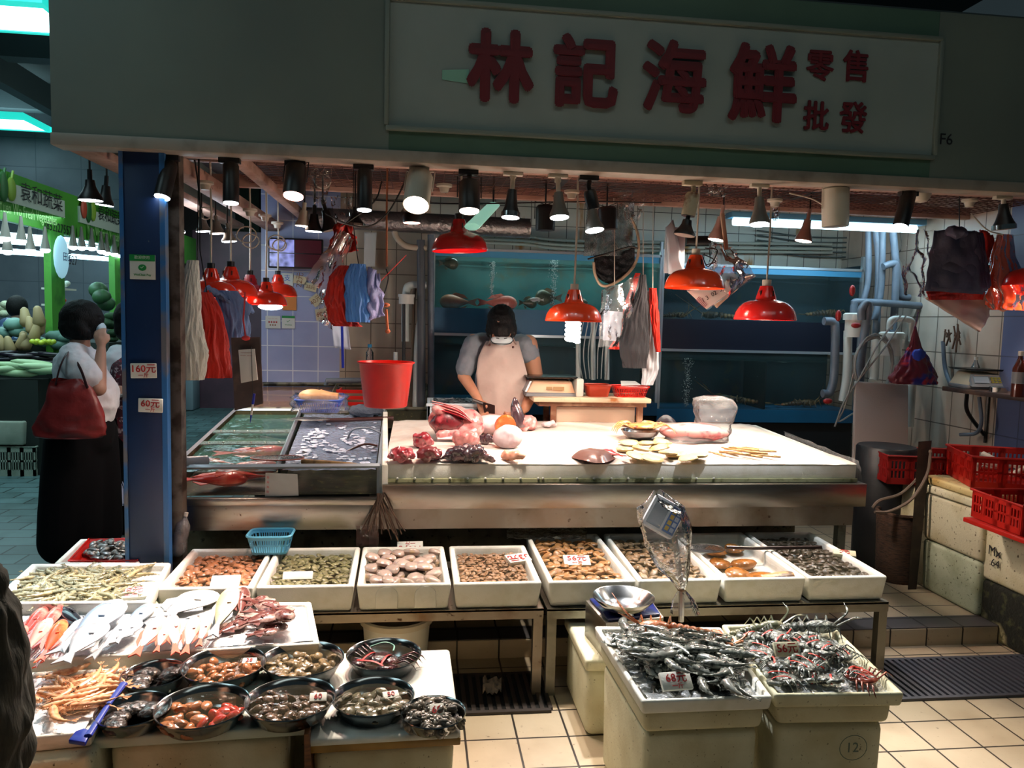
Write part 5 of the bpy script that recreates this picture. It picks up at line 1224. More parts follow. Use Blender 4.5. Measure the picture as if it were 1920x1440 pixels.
can(433, 306, 433, 381, .034, 'black cylinder spotlight hanging straight down over the fish tanks', dy=-.025, tgt=(-1.15, 2.6, .45), pw=210, col='FFF4EA')
can(556, 310, 550, 368, .046, 'black reflector spotlight with pinkish glowing face', face=LRED, yoke=True, tgt=(-.9, 2.8, .45), pw=110, col='FFD2C4', dy=-.05)
can(684, 318, 683, 394, .034, 'black cylinder spotlight straight above the red bucket', dy=-.025, tgt=(-.7, 2.35, .45), pw=150, col='FFEEDC')
can(788, 328, 780, 385, .058, 'large cream spotlight facing forward with a round white ring', body=CREAM, face=LWARM, yoke=True, dy=-.10, tgt=(-.3, 2.7, .45), pw=90, col='FFF0DC', size=75)
can(880, 340, 880, 396, .048, 'black ribbed spotlight with a square mount above the red lamp', dy=-.03, yoke=True, face=LWARM, tgt=(.1, 3.3, .5), pw=50, col='FFE6D4', size=70)
par(962, 330, 957, 408, .042, 'spotlight with a cream neck and black head, right of the ribbed black one', dy=-.02, head=LBLK, rimm=BOWL, tgt=(.35, 4.3, .85), pw=60, col='FFF4E4', size=70)
par(1046, 338, 1049, 408, .045, 'spotlight with a cream neck above the bright red lamp', dy=-.03, head=mat('lamp_grey', '6A665E', .4), tgt=(.75, 2.8, .5), pw=100, col='FFF4E4', size=70)
can(1105, 357, 1113, 392, .030, 'black spotlight socket tilted over the dip net', face=LBLK, lens=1)
par(1108, 375, 1115, 432, .044, 'grey bulb tilted right in the black socket over the dip net', neck=LBLK, head=mat('lamp_grey', '6A665E', .4), mount=False, dy=-.03, tgt=(1.1, 2.45, .5), pw=190, col='F4F8FF', size=60)
can(1299, 362, 1290, 405, .033, 'rust stained white spotlight socket', body=RUSTC, face=LBLK)
par(1292, 398, 1283, 441, .050, 'black unlit bulb under the rust stained socket', neck=LBLK, head=LBLK, face=UNLIT, mount=False)
par(1424, 345, 1424, 421, .047, 'brightly lit grey spotlight in front of the fluorescent light', dy=-.03, head=mat('lamp_grey', '6A665E', .4), tgt=(1.55, 3.4, .5), pw=60, col='F4F8FF', size=70)
can(1567, 350, 1566, 425, .062, 'large cream cone spotlight without light', body=CREAM, face=UNLIT, yoke=True)
can(1705, 358, 1688, 426, .036, 'black cylinder spotlight tilted left near the dome camera', dy=-.05, tgt=(1.7, 2.5, .4), pw=150, col='FFF2DC', size=60)
par(1881, 358, 1883, 430, .052, 'unlit spotlight with a chrome rim at the far right', head=LBLK, face=UNLIT, rimm=BOWL)
# second row behind
Y2 = 4.3
par(571, 380, 568, 424, .042, 'small cream bulb with a warm face behind the pink glowing spotlight', face=LWARM, Y=Y2, mount=False, tgt=(-.4, 4.6, .9), pw=20)
par(590, 385, 588, 434, .046, 'black bulb with a cool glow behind the small cream one', neck=LBLK, face=LCOOL, Y=Y2, mount=False)
par(605, 375, 620, 432, .044, 'unlit black bulb tilted right beside the red bag bundle', neck=LBLK, face=UNLIT, Y=Y2, mount=False)
par(666, 388, 666, 424, .055, 'unlit black reflector lamp with a chrome rim beside the black cylinder', neck=LBLK, face=UNLIT, rimm=BOWL, Y=Y2, mount=False)
can(772, 400, 772, 418, .05, 'red glowing lamp behind the large cream spotlight', face=LRED, Y=Y2, mount=False)
can(1023, 385, 1022, 432, .055, 'black unlit spotlight in the second row beside the cream necked lamp', face=LBLK, Y=Y2, mount=False, yoke=True)
can(1138, 388, 1140, 430, .055, 'black unlit spotlight in the second row in front of the dip net', face=LBLK, Y=Y2, mount=False, yoke=True)
par(1357, 385, 1343, 450, .048, 'pinkish bulb lamp in the second row above the hanging clear bag', neck=LPINK, face=LWARM, Y=Y2, mount=False, tgt=(.9, 4.3, .9), pw=70, col='FFE4D0', size=85)
par(1519, 392, 1506, 452, .048, 'pinkish bulb lamp in the second row above the rightmost big red lamp', neck=LPINK, face=LWARM, Y=Y2, mount=False, tgt=(1.6, 4.3, .9), pw=60, col='FFF0DC', size=85)
for (px, py, lb, f_) in ((333, 437, 'small warm spotlight over the aisle, leftmost behind the blue post', LWARM), (382, 434, 'bluish white spotlight over the aisle behind the white bags', LCOOL), (408, 438, 'tilted warm spotlight next to the bluish one over the aisle', LWARM), (430, 453, 'white spotlight low above the red lamp cluster', LCOOL)):
    par(px-4, py-34, px, py, .045, lb, neck=mat('lamp_grey', '6A665E', .4), face=f_, Y=4.9, mount=False)
# lamps outside, left of the post
par(168, 318, 170, 376, .055, 'bright cool lamp hanging from the fascia left of the blue post', neck=LBLK, Y=3.9, mount=False, tgt=(-1.9, 3.3, .5), pw=90, col='DFF4FF', size=80)
par(200, 330, 196, 385, .045, 'black lamp hanging just right of the bright cool lamp by the post', neck=LBLK, face=LCOOL, Y=4.3, mount=False)
# security dome
c = P(1727, 362, Y=3.6)
t = thing('dome_camera', c+Vector((0, 0, .03)), 'cream security dome under the fascia near the right', 'camera')
build(MB().lathe([(.0, -.05), (.03, -.042), (.045, -.02), (.05, .01), (.05, .03), (0, .03)], c, 24), 'dome', CREAM, t)
# socket roses on the ceiling beams
for (px, py, Y_, lb) in ((385, 345, 3.95, 'cream ceiling socket nearest the blue post'), (469, 396, 4.5, 'cream ceiling socket, second along the left beam'), (497, 406, 5.0, 'cream ceiling socket, third along the left beam'), (520, 420, 5.4, 'cream ceiling socket, farthest along the left beam'),
                        (833, 350, 3.9, 'cream ceiling socket above the left red lamp'), (1453, 378, 3.9, 'cream ceiling socket near the cone spotlight'), (1818, 378, 3.8, 'cream ceiling socket above the grey bag bundle'), (1072, 362, 3.9, 'cream ceiling socket beside the black tilted spotlight')):
    c = P(px, py, Y=Y_)
    build(MB().lathe([(0, -.03), (.02, -.028), (.026, -.005), (.04, 0), (.04, .012), (0, .012)], c, 18), 'ceiling_socket', CREAM, label=lb, cat='socket')

# ---------------------------------------------------------------- red pendant lamps
LRD = mat('lamp_red_enamel', 'E0301A', .2, coat=.6, sss=.0); 
def glowred(n, c, e): return mat(n, c, .22, coat=.5, emis=(c, e))
def pendant(px, rim_y, Y, wpx, label, m, cfl=False, lit=True, cord_top=None, pw=30, tilt=0, col='FFE0C8'):
    c = P(px, rim_y, Y=Y); d = (c-Vector((0, 0, HC))).dot(FW); r = wpx/2*d/F; k = r/.15
    t = thing('pendant_lamp', c, label, 'pendant lamp', 'red pendant lamps')
    M = Matrix.Translation(c) @ Matrix.Rotation(tilt, 4, 'Y')
    prof = [(.150, 0), (.151, .006), (.149, .014), (.143, .038), (.130, .062), (.108, .082), (.082, .093), (.055, .098), (.050, .102), (.046, .118), (.036, .15), (.030, .168), (.0, .172)]
    sh_ = build(MB(M).lathe([(a*k, b*k) for a, b in prof], (0, 0, 0), 40), 'shade', m, t, solid=.003, smooth=60)
    build(MB(M).cyl((0, 0, .165*k), (0, 0, .20*k), .022*k, seg=14), 'socket', CREAM if cfl or px > 1200 else LBLK, t)
    vents = MB(M)
    for i in range(4):
        a = .4+i*math.pi/2; vents.box((.041*k*math.cos(a), .041*k*math.sin(a), .132*k), (.006, .018*k, .026*k), M=None)
    build(vents, 'vents', mat('vent_dark', '3A1008', .5), sh_)
    top = Vector((c.x+(0.0), Y, 2.42)) if cord_top is None else cord_top
    build(MB().tube([c+Vector((0, 0, .2*k)), c.lerp(top, .6)+Vector((.004, 0, .02)), top], .0055, 6), 'cord', WIRE, t)
    if cfl:
        mb = MB(); pts = [(.034*math.cos(i*.7), .034*math.sin(i*.7), .035-.0026*i) for i in range(56)]
        mb.tube([c+Vector(p) for p in pts], .0105, 8); build(mb, 'bulb', mat('cfl_lit', 'FFFFFF', .4, emis=('FFF6EC', 18)), t)
        point('bulb_light', c+Vector((0, -.06, -.16)), 26, 'FFEEDD', .05)
    else:
        build(MB().ell(c+Vector((0, 0, .062)), (.032, .032, .042)), 'bulb', mat('bulb_lit' if lit else 'bulb_off', 'FFFFFF', .4, emis=('FFE8D0', 14 if lit else .0)), t)
    if lit and pw: spot('pendant_light', c+Vector((0, 0, -.02)), c+Vector((0, -.05, -1)), pw, col, 130, .5, .05)
    return t
pendant(862, 471, 4.0, 104, 'dark red pendant lamp on the left, lit from the front, above the butcher', mat('lamp_red_dark', 'C4121A', .25, coat=.5), lit=True, pw=26, tilt=-.04, col='FFC8B4')
pendant(1075, 603, 4.0, 105, 'orange red pendant lamp with the bright spiral bulb under it', mat('lamp_orange_red', 'F4481C', .22, coat=.5), cfl=True, pw=34, col='FFD8C0')
pendant(1302, 541, 4.0, 110, 'orange red pendant lamp in front of the hanging clear bag', mat('lamp_orange_red', 'F4481C', .22, coat=.5), pw=34)
pendant(1434, 600, 4.0, 112, 'red pendant lamp in front of the dark tank, right of the clear bag', mat('lamp_scarlet', 'E42420', .22, coat=.5), pw=44, col='FFF0DE')
pendant(1938, 536, 3.9, 102, 'red pendant lamp cut by the right edge of the photo', mat('lamp_scarlet', 'E42420', .22, coat=.5), pw=16)
# cluster over the fish tanks
pendant(396, 558, 4.3, 96, 'orange red pendant lamp half hidden behind the bag bundles', LRD, pw=12)
pendant(433, 555, 4.7, 96, 'orange red pendant lamp in the cluster, left of the dark one', LRD, pw=14)
pendant(469, 561, 5.1, 80, 'darker red pendant lamp in the middle of the cluster', mat('lamp_maroon', '981A28', .3, coat=.4), pw=10)
pendant(499, 572, 4.9, 76, 'lowest pendant lamp of the cluster with its bulb glowing below', LRD, pw=24, col='FFF4E8')
build(MB().ell(P(507, 575, Y=4.9), (.075, .075, .022)), 'glowing_bulb', LCOOL, label='glowing bulb showing under the lowest lamp of the cluster', cat='bulb')
pendant(521, 555, 5.5, 70, 'rightmost orange pendant lamp of the cluster, in front of the blue tiles', LRD, pw=12)
# fill from the lamps over the left tanks
point('aisle_lamp', P(382, 450, Y=5.2), 10, 'DDF0FF', .1)
# ---------------------------------------------------------------- left fish tank on its stand
TA, TB, TC, TD = P(322, 876, Y=3.74), P(712, 873, Y=3.74), P(722, 770, Y=5.4), P(440, 769, Y=5.4)
zf0 = P(520, 929, Y=3.74).z
def tk(u, v): return TA.lerp(TB, u).lerp(TD.lerp(TC, u), v)
t = thing('live_fish_tank', (TA+TB)/2*1.0-Vector((0, 0, .15)), 'shallow glass tank of live red fish on a steel stand beside the blue post', 'fish tank')
fr = MB()
for a, b in ((TA, TB), (TB, TC), (TC, TD), (TD, TA), (tk(.5, 0), tk(.43, 1))): fr.tube([a, b], .012, 4)
for p_ in (TA, TB): fr.tube([p_, Vector((p_.x, p_.y, zf0))], .014, 4)
build(fr, 'rim', ALU, t)
dz = Vector((0, 0, -.14))
MOSS = mat('tank_moss', '4A4A30', .6, noise=[(8, '2A2418', .4, .7), (30, '7A7444', .6, .7)])
build(MB().add([TA+dz, TB+dz, TC+dz, TD+dz], [(0, 1, 2, 3)]), 'floor', MOSS, t)
build(MB().slab([TD+Vector((0, -.01, 0)), TC+Vector((0, -.01, 0)), TC+dz*1+Vector((0, -.01, 0)), TD+dz*1+Vector((0, -.01, 0))], (0, .01, 0)).slab([TA+Vector((-.01, 0, 0)), TD+Vector((-.01, 0, 0)), TD+dz+Vector((-.01, 0, 0)), TA+dz+Vector((-.01, 0, 0))], (.01, 0, 0)), 'side_wall', MOSS, t)
m1, m2 = tk(.5, .01), tk(.43, .99)
build(MB().slab([m1, m2, m2+dz, m1+dz], (.012, 0, 0)), 'divider', mat('divider_dark', '20201C', .5), t)
build(MB().slab([TA+Vector((0, .006, 0)), TB+Vector((0, .006, 0)), Vector((TB.x, TB.y+.006, zf0)), Vector((TA.x, TA.y+.006, zf0))], (0, .006, 0)), 'front_glass', GLASS, t)
W1 = film('tank_water_green', '5A9A8C', .30, .05, .2, 12, .3); W2 = film('tank_water_foamy', 'AFC4E4', .50, .12, .3, 50, 1.0)
build(MB().grid(20, 40, lambda u, v: tk(.01+.48*u-.03*v*u, .01+.98*v)+Vector((0, 0, -.028+.004*nz(u*9, v*22)))), 'water', W1, t, smooth=180)
build(MB().grid(20, 40, lambda u, v: tk(.52+.46*u-.06*v*(1-u), .01+.98*v)+Vector((0, 0, -.024+.010*nz(u*12, v*30)+.006*nz(u*40, v*90)))), 'foamy_water', W2, t, smooth=180)
for (v_, nm) in ((.30, 'front'), (.50, 'rear')):
    sb_ = MB().slab([tk(.02, v_), tk(.47, v_), tk(.47, v_+.05), tk(.02, v_+.05)], (0, 0, .006))
    for i in range(6):
        p_ = tk(.06+.075*i, v_+.025); sb_.ell(p_+Vector((0, 0, .008)), (.008, .008, .004), nu=8, nv=4)
    build(sb_, 'glass_bridge', film('bridge_glass', 'B0CCC0', .3, .1, .3), t)
zap0 = P(520, 935, Y=3.70).z; zap1 = P(520, 991, Y=3.74).z
build(MB().bx((TA.x-.01, 3.69, P(520, 948, Y=3.69).z), (TB.x+.02, 3.73, zf0-.004)).bx((TA.x-.005, 3.71, zap1), (TB.x, 3.74, zf0-.02)), 'apron', STEEL, t, bev=.002)
for x in (TA.x+.02, TB.x-.03): build(MB().bx((x-.02, 3.76, .09), (x+.02, 3.8, zf0)), 'leg', STEEL_DULL, t)
# fish in it
REDT = mat('live_fish_red', 'D8301C', .3, noise=[(12, 'F0785A', .5, .68)], coat=.3)
for (u, v, L, rz, lb, m_) in ((.16, .06, .36, .1, 'red fish seen through the front glass of the shallow tank, left one', REDT), (.33, .08, .34, 3.0, 'red fish seen through the front glass, next to the dark divider', REDT), (.30, .2, .32, .15, 'red fish just behind the front ones in the shallow tank', REDT), (.15, .24, .3, 2.9, 'orange red fish near the grey pipe in the shallow tank', RED2),
                             (.25, .42, .42, .2, 'long red fish between the two glass bridges', REDT), (.3, .47, .36, 3.1, 'dark fish between the two glass bridges', BLKF), (.3, .75, .4, .1, 'dark green fish at the rear of the shallow tank', DKF)):
    p_ = tk(u, v)+Vector((0, 0, -.115)); fish(L, .11, .07, m_, m_, 'live_fish', lb, p_, (R(20), 0, rz))
for (u, v, L, rz, lb) in ((.75, .35, .34, .3, 'dark fish under the foaming water, front one'), (.7, .6, .34, 2.8, 'dark fish under the foaming water, rear one')):
    fish(L, .12, .07, BLKF, BLKF, 'live_fish', lb, tk(u, v)+Vector((0, 0, -.11)), (R(20), 0, rz))
mb = MB()
for i in range(420):
    u, v = rnd.uniform(.56, .96), min(.92, abs(rnd.gauss(.32, .22)))
    if nz(u*9, v*7, 3) < -.05: continue
    s_ = rnd.uniform(.004, .012); mb.ell(tk(u-.06*v*(1-u), v+.02)+Vector((0, 0, -.016)), (s_*1.6, s_*1.6, s_*.5), nu=6, nv=4)
build(mb, 'surface_foam', mat('foam_bubbles', 'D4E0F4', .3, coat=.5), t, kind='stuff')
# white foam strip between tank and ice counter
a, b = TB+Vector((.012, -.03, 0)), TC+Vector((.0, -.3, 0))
build(MB().hexa([a+Vector((0, 0, -.20)), a+Vector((.03, 0, -.20)), b+Vector((.03, 0, -.12)), b+Vector((0, 0, -.12)), a+Vector((0, 0, .01)), a+Vector((.03, 0, .01)), b+Vector((.03, 0, .03)), b+Vector((0, 0, .03))]), 'foam_strip', FOAM, label='white foam strip between the shallow fish tank and the ice counter', cat='foam strip', bev=.005)
# paper taped on the front glass
pq = [P(498, 886, Y=3.725), P(558, 889, Y=3.725), P(560, 929, Y=3.722), P(497, 931, Y=3.722)]
t = thing('paper_note', pq[3], 'crumpled white paper note taped to the front glass of the shallow tank', 'paper')
build(MB().grid(10, 8, lambda u, v: pq[0].lerp(pq[1], u).lerp(pq[3].lerp(pq[2], u), v)+Vector((0, .004*nz(u*4, v*4)-.002, 0))), 'sheet', mat('paper_grey', 'BDBDB8', .7), t, smooth=180)
for i in range(4): text(t, '海', pq[0].lerp(pq[3], .2+.2*i)+Vector((.012, -.006, 0)), (1, 0, 0), (0, 0, 1), .014, mat('faded_ink', 'C86A70', .6))
# grey PVC outlet in the front left corner of the tank and the pipe up the post
a = P(329, 380, Y=3.72)
build(MB().tube(bez([P(327, 560, Y=3.74), P(327, 700, Y=3.74), P(328, 845, Y=3.74), P(335, 862, Y=3.74), P(352, 866, Y=3.76), P(388, 864, Y=3.82)], 8), .027, 14), 'drain_pipe', GREYPIPE, label='grey pipe running down the blue post into the shallow tank', cat='pipe')
build(MB().tube([P(326, 330, Y=3.74), P(328, 560, Y=3.74)], .018, 10).bx((P(312, 560, Y=3.72).x, 3.70, P(312, 560, Y=3.72).z), (P(338, 520, Y=3.72).x, 3.76, P(312, 530, Y=3.72).z)), 'conduit', mat('conduit_dark', '2A2A2C', .5), label='dark conduit with a clamp beside the blue post', cat='pipe')
# nets resting on the tank
t0, t1_ = tk(.42, .02)+Vector((0, 0, .02)), tk(.86, .02)+Vector((0, 0, .03))
hp = [P(520, 862, Y=3.86)+Vector((.13*math.cos(q_), .07*math.sin(q_), .01)) for q_ in [6.283*i/22 for i in range(22)]]
dipnet('dip_net', hp, .003, netgrid(P(520, 862, Y=3.86)+Vector((0, 0, .012)), (.125, 0, 0), (0, .065, 0), .015, 30, .0012), [P(566, 865, Y=3.86), P(610, 868, Y=3.83), P(668, 873, Y=3.8)], 'dip net with a bamboo handle on the front rim of the shallow tank', mat('hoop_red', 'A04A3A', .5), NETG, mat('bamboo', 'A8824E', .5, noise=(20, '6E4E28', .5, .7)), .014)
hp = [P(583, 789, Y=4.9)+Vector((.12*math.cos(q_), .07*math.sin(q_), .012)) for q_ in [6.283*i/22 for i in range(22)]]
dipnet('dip_net', hp, .003, netgrid(P(583, 789, Y=4.9)+Vector((0, 0, .014)), (.115, 0, 0), (0, .065, 0), .015, 30, .0012), [P(612, 788, Y=4.9), P(660, 787, Y=4.9), P(738, 784, Y=4.9)], 'dip net with a dark handle farther back on the tanks', STEEL, NETG, mat('handle_maroon', '3A1A18', .4), .013)
for i, (pts, m_) in enumerate((([(650, 826, 4.5), (662, 806, 4.5), (690, 803, 4.45), (714, 812, 4.4)], GREYPIPE), ([(630, 858, 4.2), (660, 842, 4.2), (685, 833, 4.2), (708, 836, 4.2)], mat('hose_brown', '4A2A20', .4)))):
    build(MB().tube(bez([P(x, y, Y=Y_) for x, y, Y_ in pts]), .006, 8), 'air_hose', m_, label=['grey air hose bending into the foamy water', 'brown air hose bending into the foamy water in front of the grey one'][i], cat='hose')
# ---- rear tank
RA, RB, RC, RD = P(448, 767, Y=5.5), P(800, 767, Y=5.5), P(800, 722, Y=6.26), P(492, 720, Y=6.26)
def rk_(u, v): return RA.lerp(RB, u).lerp(RD.lerp(RC, u), v)
t = thing('rear_tank', (RA+RB)/2-Vector((0, 0, .16)), 'rear mossy fish tank against the blue tiled wall', 'fish tank')
fr = MB()
for a, b in ((RA, RB), (RB, RC), (RC, RD), (RD, RA), (rk_(.45, 0), rk_(.45, 1))): fr.tube([a, b], .016, 4)
build(fr, 'rim', mat('rim_mossy', '6E6C5A', .6, noise=[(14, '17150F', .5, .65)]), t)
build(MB().slab([RA, RB, RB+dz, RA+dz], (0, .01, 0)).add([RA+dz, RB+dz, RC+dz, RD+dz], [(0, 1, 2, 3)]), 'wall', MOSS, t)
build(MB().grid(24, 10, lambda u, v: rk_(.01+.98*u, .02+.96*v)+Vector((0, 0, -.02+.004*nz(u*20, v*9)))), 'water', film('tank_water_brown', 'A87E66', .45, .05, .25, 10, .3), t, smooth=180)
build(MB().bx((RA.x+.1, 5.52, .09), (RB.x, 6.2, RA.z-.17)), 'stand', mat('cabinet_dark', '0E1418', .6), t)
build(MB().tube([P(612, 722, Y=6.1), P(612, 714, Y=6.1), P(690, 713, Y=6.1)], .022, 10), 'pipe', GREYPIPE, label='grey elbow pipe along the rear tank', cat='pipe')
# red crate and filter floss behind the bucket
t = thing('red_crate', P(670, 765, Y=5.6), 'red plastic crate behind the red bucket', 'crate')
a, b = P(630, 768, Y=5.55), P(700, 742, Y=5.9); mb = MB()
for k in range(3): mb.bx((a.x, 5.55, a.z+.03+.045*k), (b.x, 5.56, a.z+.055+.045*k))
mb.bx((a.x, 5.55, a.z), (a.x+.01, 5.9, a.z+.13)).bx((b.x-.01, 5.55, a.z), (b.x, 5.9, a.z+.13)).bx((a.x, 5.55, a.z), (b.x, 5.9, a.z+.008)); build(mb, 'body', REDP, t)
build(MB().ell(P(685, 770, Y=5.3), (.12, .08, .045), nu=20, nv=12), 'filter_floss', mat('floss_grey', '4E5866', .9, bump=(60, 1.0)), label='tangled dark grey filter floss under the red bucket', cat='filter', disp=(.02, .04))
# blue basket in a bag with the tan sea creature
p = P(600, 772, Y=5.05)
basket((p.x, p.y, p.z), .30, .2, .085, mat('royal_blue_plastic', '3A5EC0', .35), 'royal blue basket in a clear bag on the shallow tank', nsl=15, cat='basket')
build(MB().grid(30, 10, lambda u, v: Vector((p.x, p.y, p.z))+Vector(((.175+.03*nz(u*9, v*6))*math.cos(6.283*u)*(1.05-.05*v), (.12+.02*nz(u*7, v*6, 4))*math.sin(6.283*u), .002+.115*v+.01*nz(u*12, v*3, 8))), wrap=True), 'plastic_bag', CLEAR, label='clear plastic bag around the royal blue basket', cat='bag', smooth=180)
GDK = mat('geoduck_tan', 'D8A878', .4, noise=[(9, 'B87E50', .5, .7)], coat=.4)
gb = MB().ell((p.x-.05, p.y, p.z+.105), (.09, .06, .045)).tube([(p.x+.0, p.y, p.z+.105), (p.x+.06, p.y-.01, p.z+.10), (p.x+.12, p.y-.01, p.z+.095)], [.045, .034, .032], 12)
gd = build(gb, 'geoduck', GDK, label='tan geoduck with bands around it on the royal blue basket', cat='clam', fuse=.008, sm=3)

# ---------------------------------------------------------------- red bucket on a rope
c = P(723, 762, Y=4.0); zt = P(723, 678, Y=4.0).z; d4 = (c-Vector((0, 0, HC))).dot(FW); r1 = 51/F*d4; r0 = 40/F*d4
t = thing('red_bucket', c, 'red plastic bucket hanging on a rope above the rear of the fish tanks', 'bucket')
hh = zt-c.z
build(MB().lathe([(0, 0), (r0*.95, 0), (r0, .006), (r1*.97, hh-.012), (r1, hh-.01), (r1+.006, hh-.006), (r1+.006, hh), (r1-.004, hh), (r0-.003, .01), (0, .006)], c, 40), 'body', REDP, t, smooth=60)
top = P(727, 621, Y=4.0); hpts = [c+Vector((math.cos(a)*(r1+.008), 0, hh-.01)) .lerp(c+Vector((math.cos(a)*(r1+.008), 0, hh-.01)), 1)+Vector((0, 0, math.sin(a)*(top.z-zt+.01))) for a in [math.pi*i/16 for i in range(17)]]
build(MB().tube(hpts, .0055, 8), 'handle', mat('handle_rust', '5A2A1C', .5), t)
rope = mat('rope_orange', 'A8603A', .7); ct = P(726, 340, Y=4.0)
t = thing('bucket_rope', top, 'orange brown rope with a steel hook holding the red bucket', 'rope')
build(MB().tube([top-Vector((0, 0, .01)), P(724, 580, Y=4.0)], .007, 6).tube([P(725, 500, Y=4.0), P(725, 400, Y=4.0), Vector((ct.x, 4.0, 2.40))], .005, 6).ell(top, (.014, .01, .012)).ell(P(724, 572, Y=4.0), (.02, .012, .012)), 'rope', rope, t)
build(MB().tube(bez([P(724, 578, Y=4.0), P(717, 562, Y=4.0), P(724, 540, Y=4.0), P(728, 520, Y=4.0), P(724, 504, Y=4.0)]), .0035, 6), 'hook', BLACKM, t)
build(MB().tube([P(706, 535, Y=4.0), P(762, 478, Y=3.98)], .006, 4, flat=.3), 'red_strap', REDP, t)

# ---------------------------------------------------------------- bundles of plastic bags
def pleated(name, prof, Y, m, label, folds=9, amp=.18, dep=.5, seed=0, cat='bags', seg=48, group=None, droop=0):
    """hanging bundle: prof = (px, py, half width in px); folded cross-section"""
    P3 = []
    for (x, y, w_) in prof:
        c = P(x, y, Y=Y); d = (c-Vector((0, 0, HC))).dot(FW); P3.append((c, w_*d/F))
    n = len(prof)
    def g(u, v):
        f = v*(n-1); i = min(n-2, int(f)); k = f-i; c = P3[i][0].lerp(P3[i+1][0], k); r = P3[i][1]*(1-k)+P3[i+1][1]*k; a = 6.283*u
        q = 1+amp*(1.6*abs(math.sin(folds*a/2*1.0+3.2*nz(v*3.2, math.cos(a), seed)))-.8)+amp*.45*math.sin(folds*2.4*a+5*nz(v*4, math.sin(a), seed+2))+.13*nz(math.cos(a)*3, math.sin(a)*3, v*8+seed)
        return c+Vector((r*q*math.cos(a), r*dep*q*math.sin(a), droop*math.sin(a*folds)*v))
    mb = MB().grid(seg*2, 40, g, wrap=True)
    mb.add([g(i/seg, 0) for i in range(seg)], [tuple(range(seg-1, -1, -1))]); mb.add([g(i/seg, 1) for i in range(seg)], [tuple(range(seg))])
    return build(mb, name, m, label=label, cat=cat, smooth=180, group=group)
def pm(n, c, r=.45, **k): return mat(n, c, r, sss=.0, bump=(22, 1.0, (3, 3, .8)), **k)
pleated('white_bag_bundle', [(362, 488, 9), (357, 530, 15), (352, 580, 22), (345, 630, 31), (352, 665, 33), (352, 712, 25)], 3.75, pm('bag_white', 'E2E2D8'), 'thick bundle of white plastic bags hanging by the blue post', 11, .16, .55)
pleated('red_bag_bundle', [(384, 548, 10), (392, 575, 17), (398, 620, 22), (400, 670, 25), (404, 708, 26)], 3.85, pm('bag_red', 'C8281A'), 'bundle of red plastic bags right of the white ones', 8, .22, .6, 3)
pleated('blue_bag_bundle', [(425, 545, 16), (436, 570, 24), (438, 610, 26), (440, 660, 22), (440, 690, 12)], 3.98, pm('bag_blue_grey', '7A94C4'), 'bundle of blue grey plastic bags behind the brown clipboard', 9, .22, .55, 6)
q4 = [P(383, 546, Y=3.9), P(420, 538, Y=3.9), P(462, 562, Y=4.1), P(458, 600, Y=4.1)]
build(MB().grid(14, 10, lambda u, v: P(383, 548, Y=3.86).lerp(P(466, 566, Y=4.0), u)+Vector((0, .12*v, .02*math.sin(u*6+v*3)-.06*u*u+.03*nz(u*6, v*6)))), 'folded_bags', pm('bag_blue_grey', '7A94C4'), label='folded blue grey bags draped over the top of the bundles', cat='bags', smooth=180, solid=.012)
pleated('red_bag_bundle', [(647, 498, 9), (640, 520, 20), (638, 560, 23), (642, 600, 22), (652, 612, 22)], 3.95, pm('bag_red', 'C8281A'), 'short bundle of red bags hanging left of the bright blue ones', 7, .22, .6, 9)
pleated('blue_bag_bundle', [(672, 495, 12), (668, 520, 18), (670, 560, 20), (672, 604, 18)], 3.9, pm('bag_bright_blue', '5A94E0'), 'short bundle of bright blue bags above the royal blue basket', 7, .2, .6, 12)
def sheetq(name, pq, Y, m, label, wav=.02, cat='bag', bulge=0, solid=.003, nu=16, nv=16, dy=None, sd=0):
    q = [P(x, y, Y=Y+(dy[i] if dy else 0)) for i, (x, y) in enumerate(pq)]
    def g(u, v): return q[0].lerp(q[1], u).lerp(q[3].lerp(q[2], u), v)+Vector((.3*wav*nz(u*3, v*5, sd+9), wav*nz(u*4, v*4, sd)-bulge*math.sin(u*3.14)*math.sin(v*3.14), .2*wav*nz(u*6, v*2, sd+4)))
    return build(MB().grid(nu, nv, g), name, m, label=label, cat=cat, smooth=180, solid=solid)
sheetq('lilac_bag', [(690, 500), (712, 512), (722, 592), (672, 604)], 3.93, pm('bag_lilac', '9AA0D4'), 'lilac bag hanging open from the right side of the bright blue bundle', .06, bulge=.05)
sheetq('red_bag', [(628, 420), (660, 420), (672, 470), (612, 480)], 4.1, pm('bag_red', 'C8281A'), 'red bag knotted on the hook above the pink clear bag', .06)
sheetq('clear_pink_bag', [(640, 430), (664, 448), (618, 560), (572, 520)], 3.95, film('film_pink', 'E8C4C0', .38, .12, .35, 30, .9), 'clear pinkish plastic bag hanging over the price cards', .05, solid=0)
sheetq('clear_bag', [(600, 545), (640, 545), (624, 620), (596, 600)], 4.1, film('film_grey', 'C8CCD4', .35, .12, .35, 30, .9), 'clear grey bag under the pinkish one', .05, solid=0)
sheetq('paper_sheet', [(618, 560), (646, 560), (658, 656), (626, 652)], 4.6, mat('paper_bluegrey', 'B4BCCC', .6), 'pale sheet of paper hanging on the wall beside the bag bundles', .01)
sheetq('wall_paper', [(683, 435), (706, 436), (703, 500), (682, 500)], 6.2, mat('paper_white', 'D4D2CC', .6), 'white paper strip high on the beige tiled wall', .005)
build(MB().tube([P(640, 560, Y=4.55), P(643, 690, Y=4.55)], .008, 6), 'blue_pen', BLU, label='blue pen hanging at the corner of the blue tiles', cat='pen')
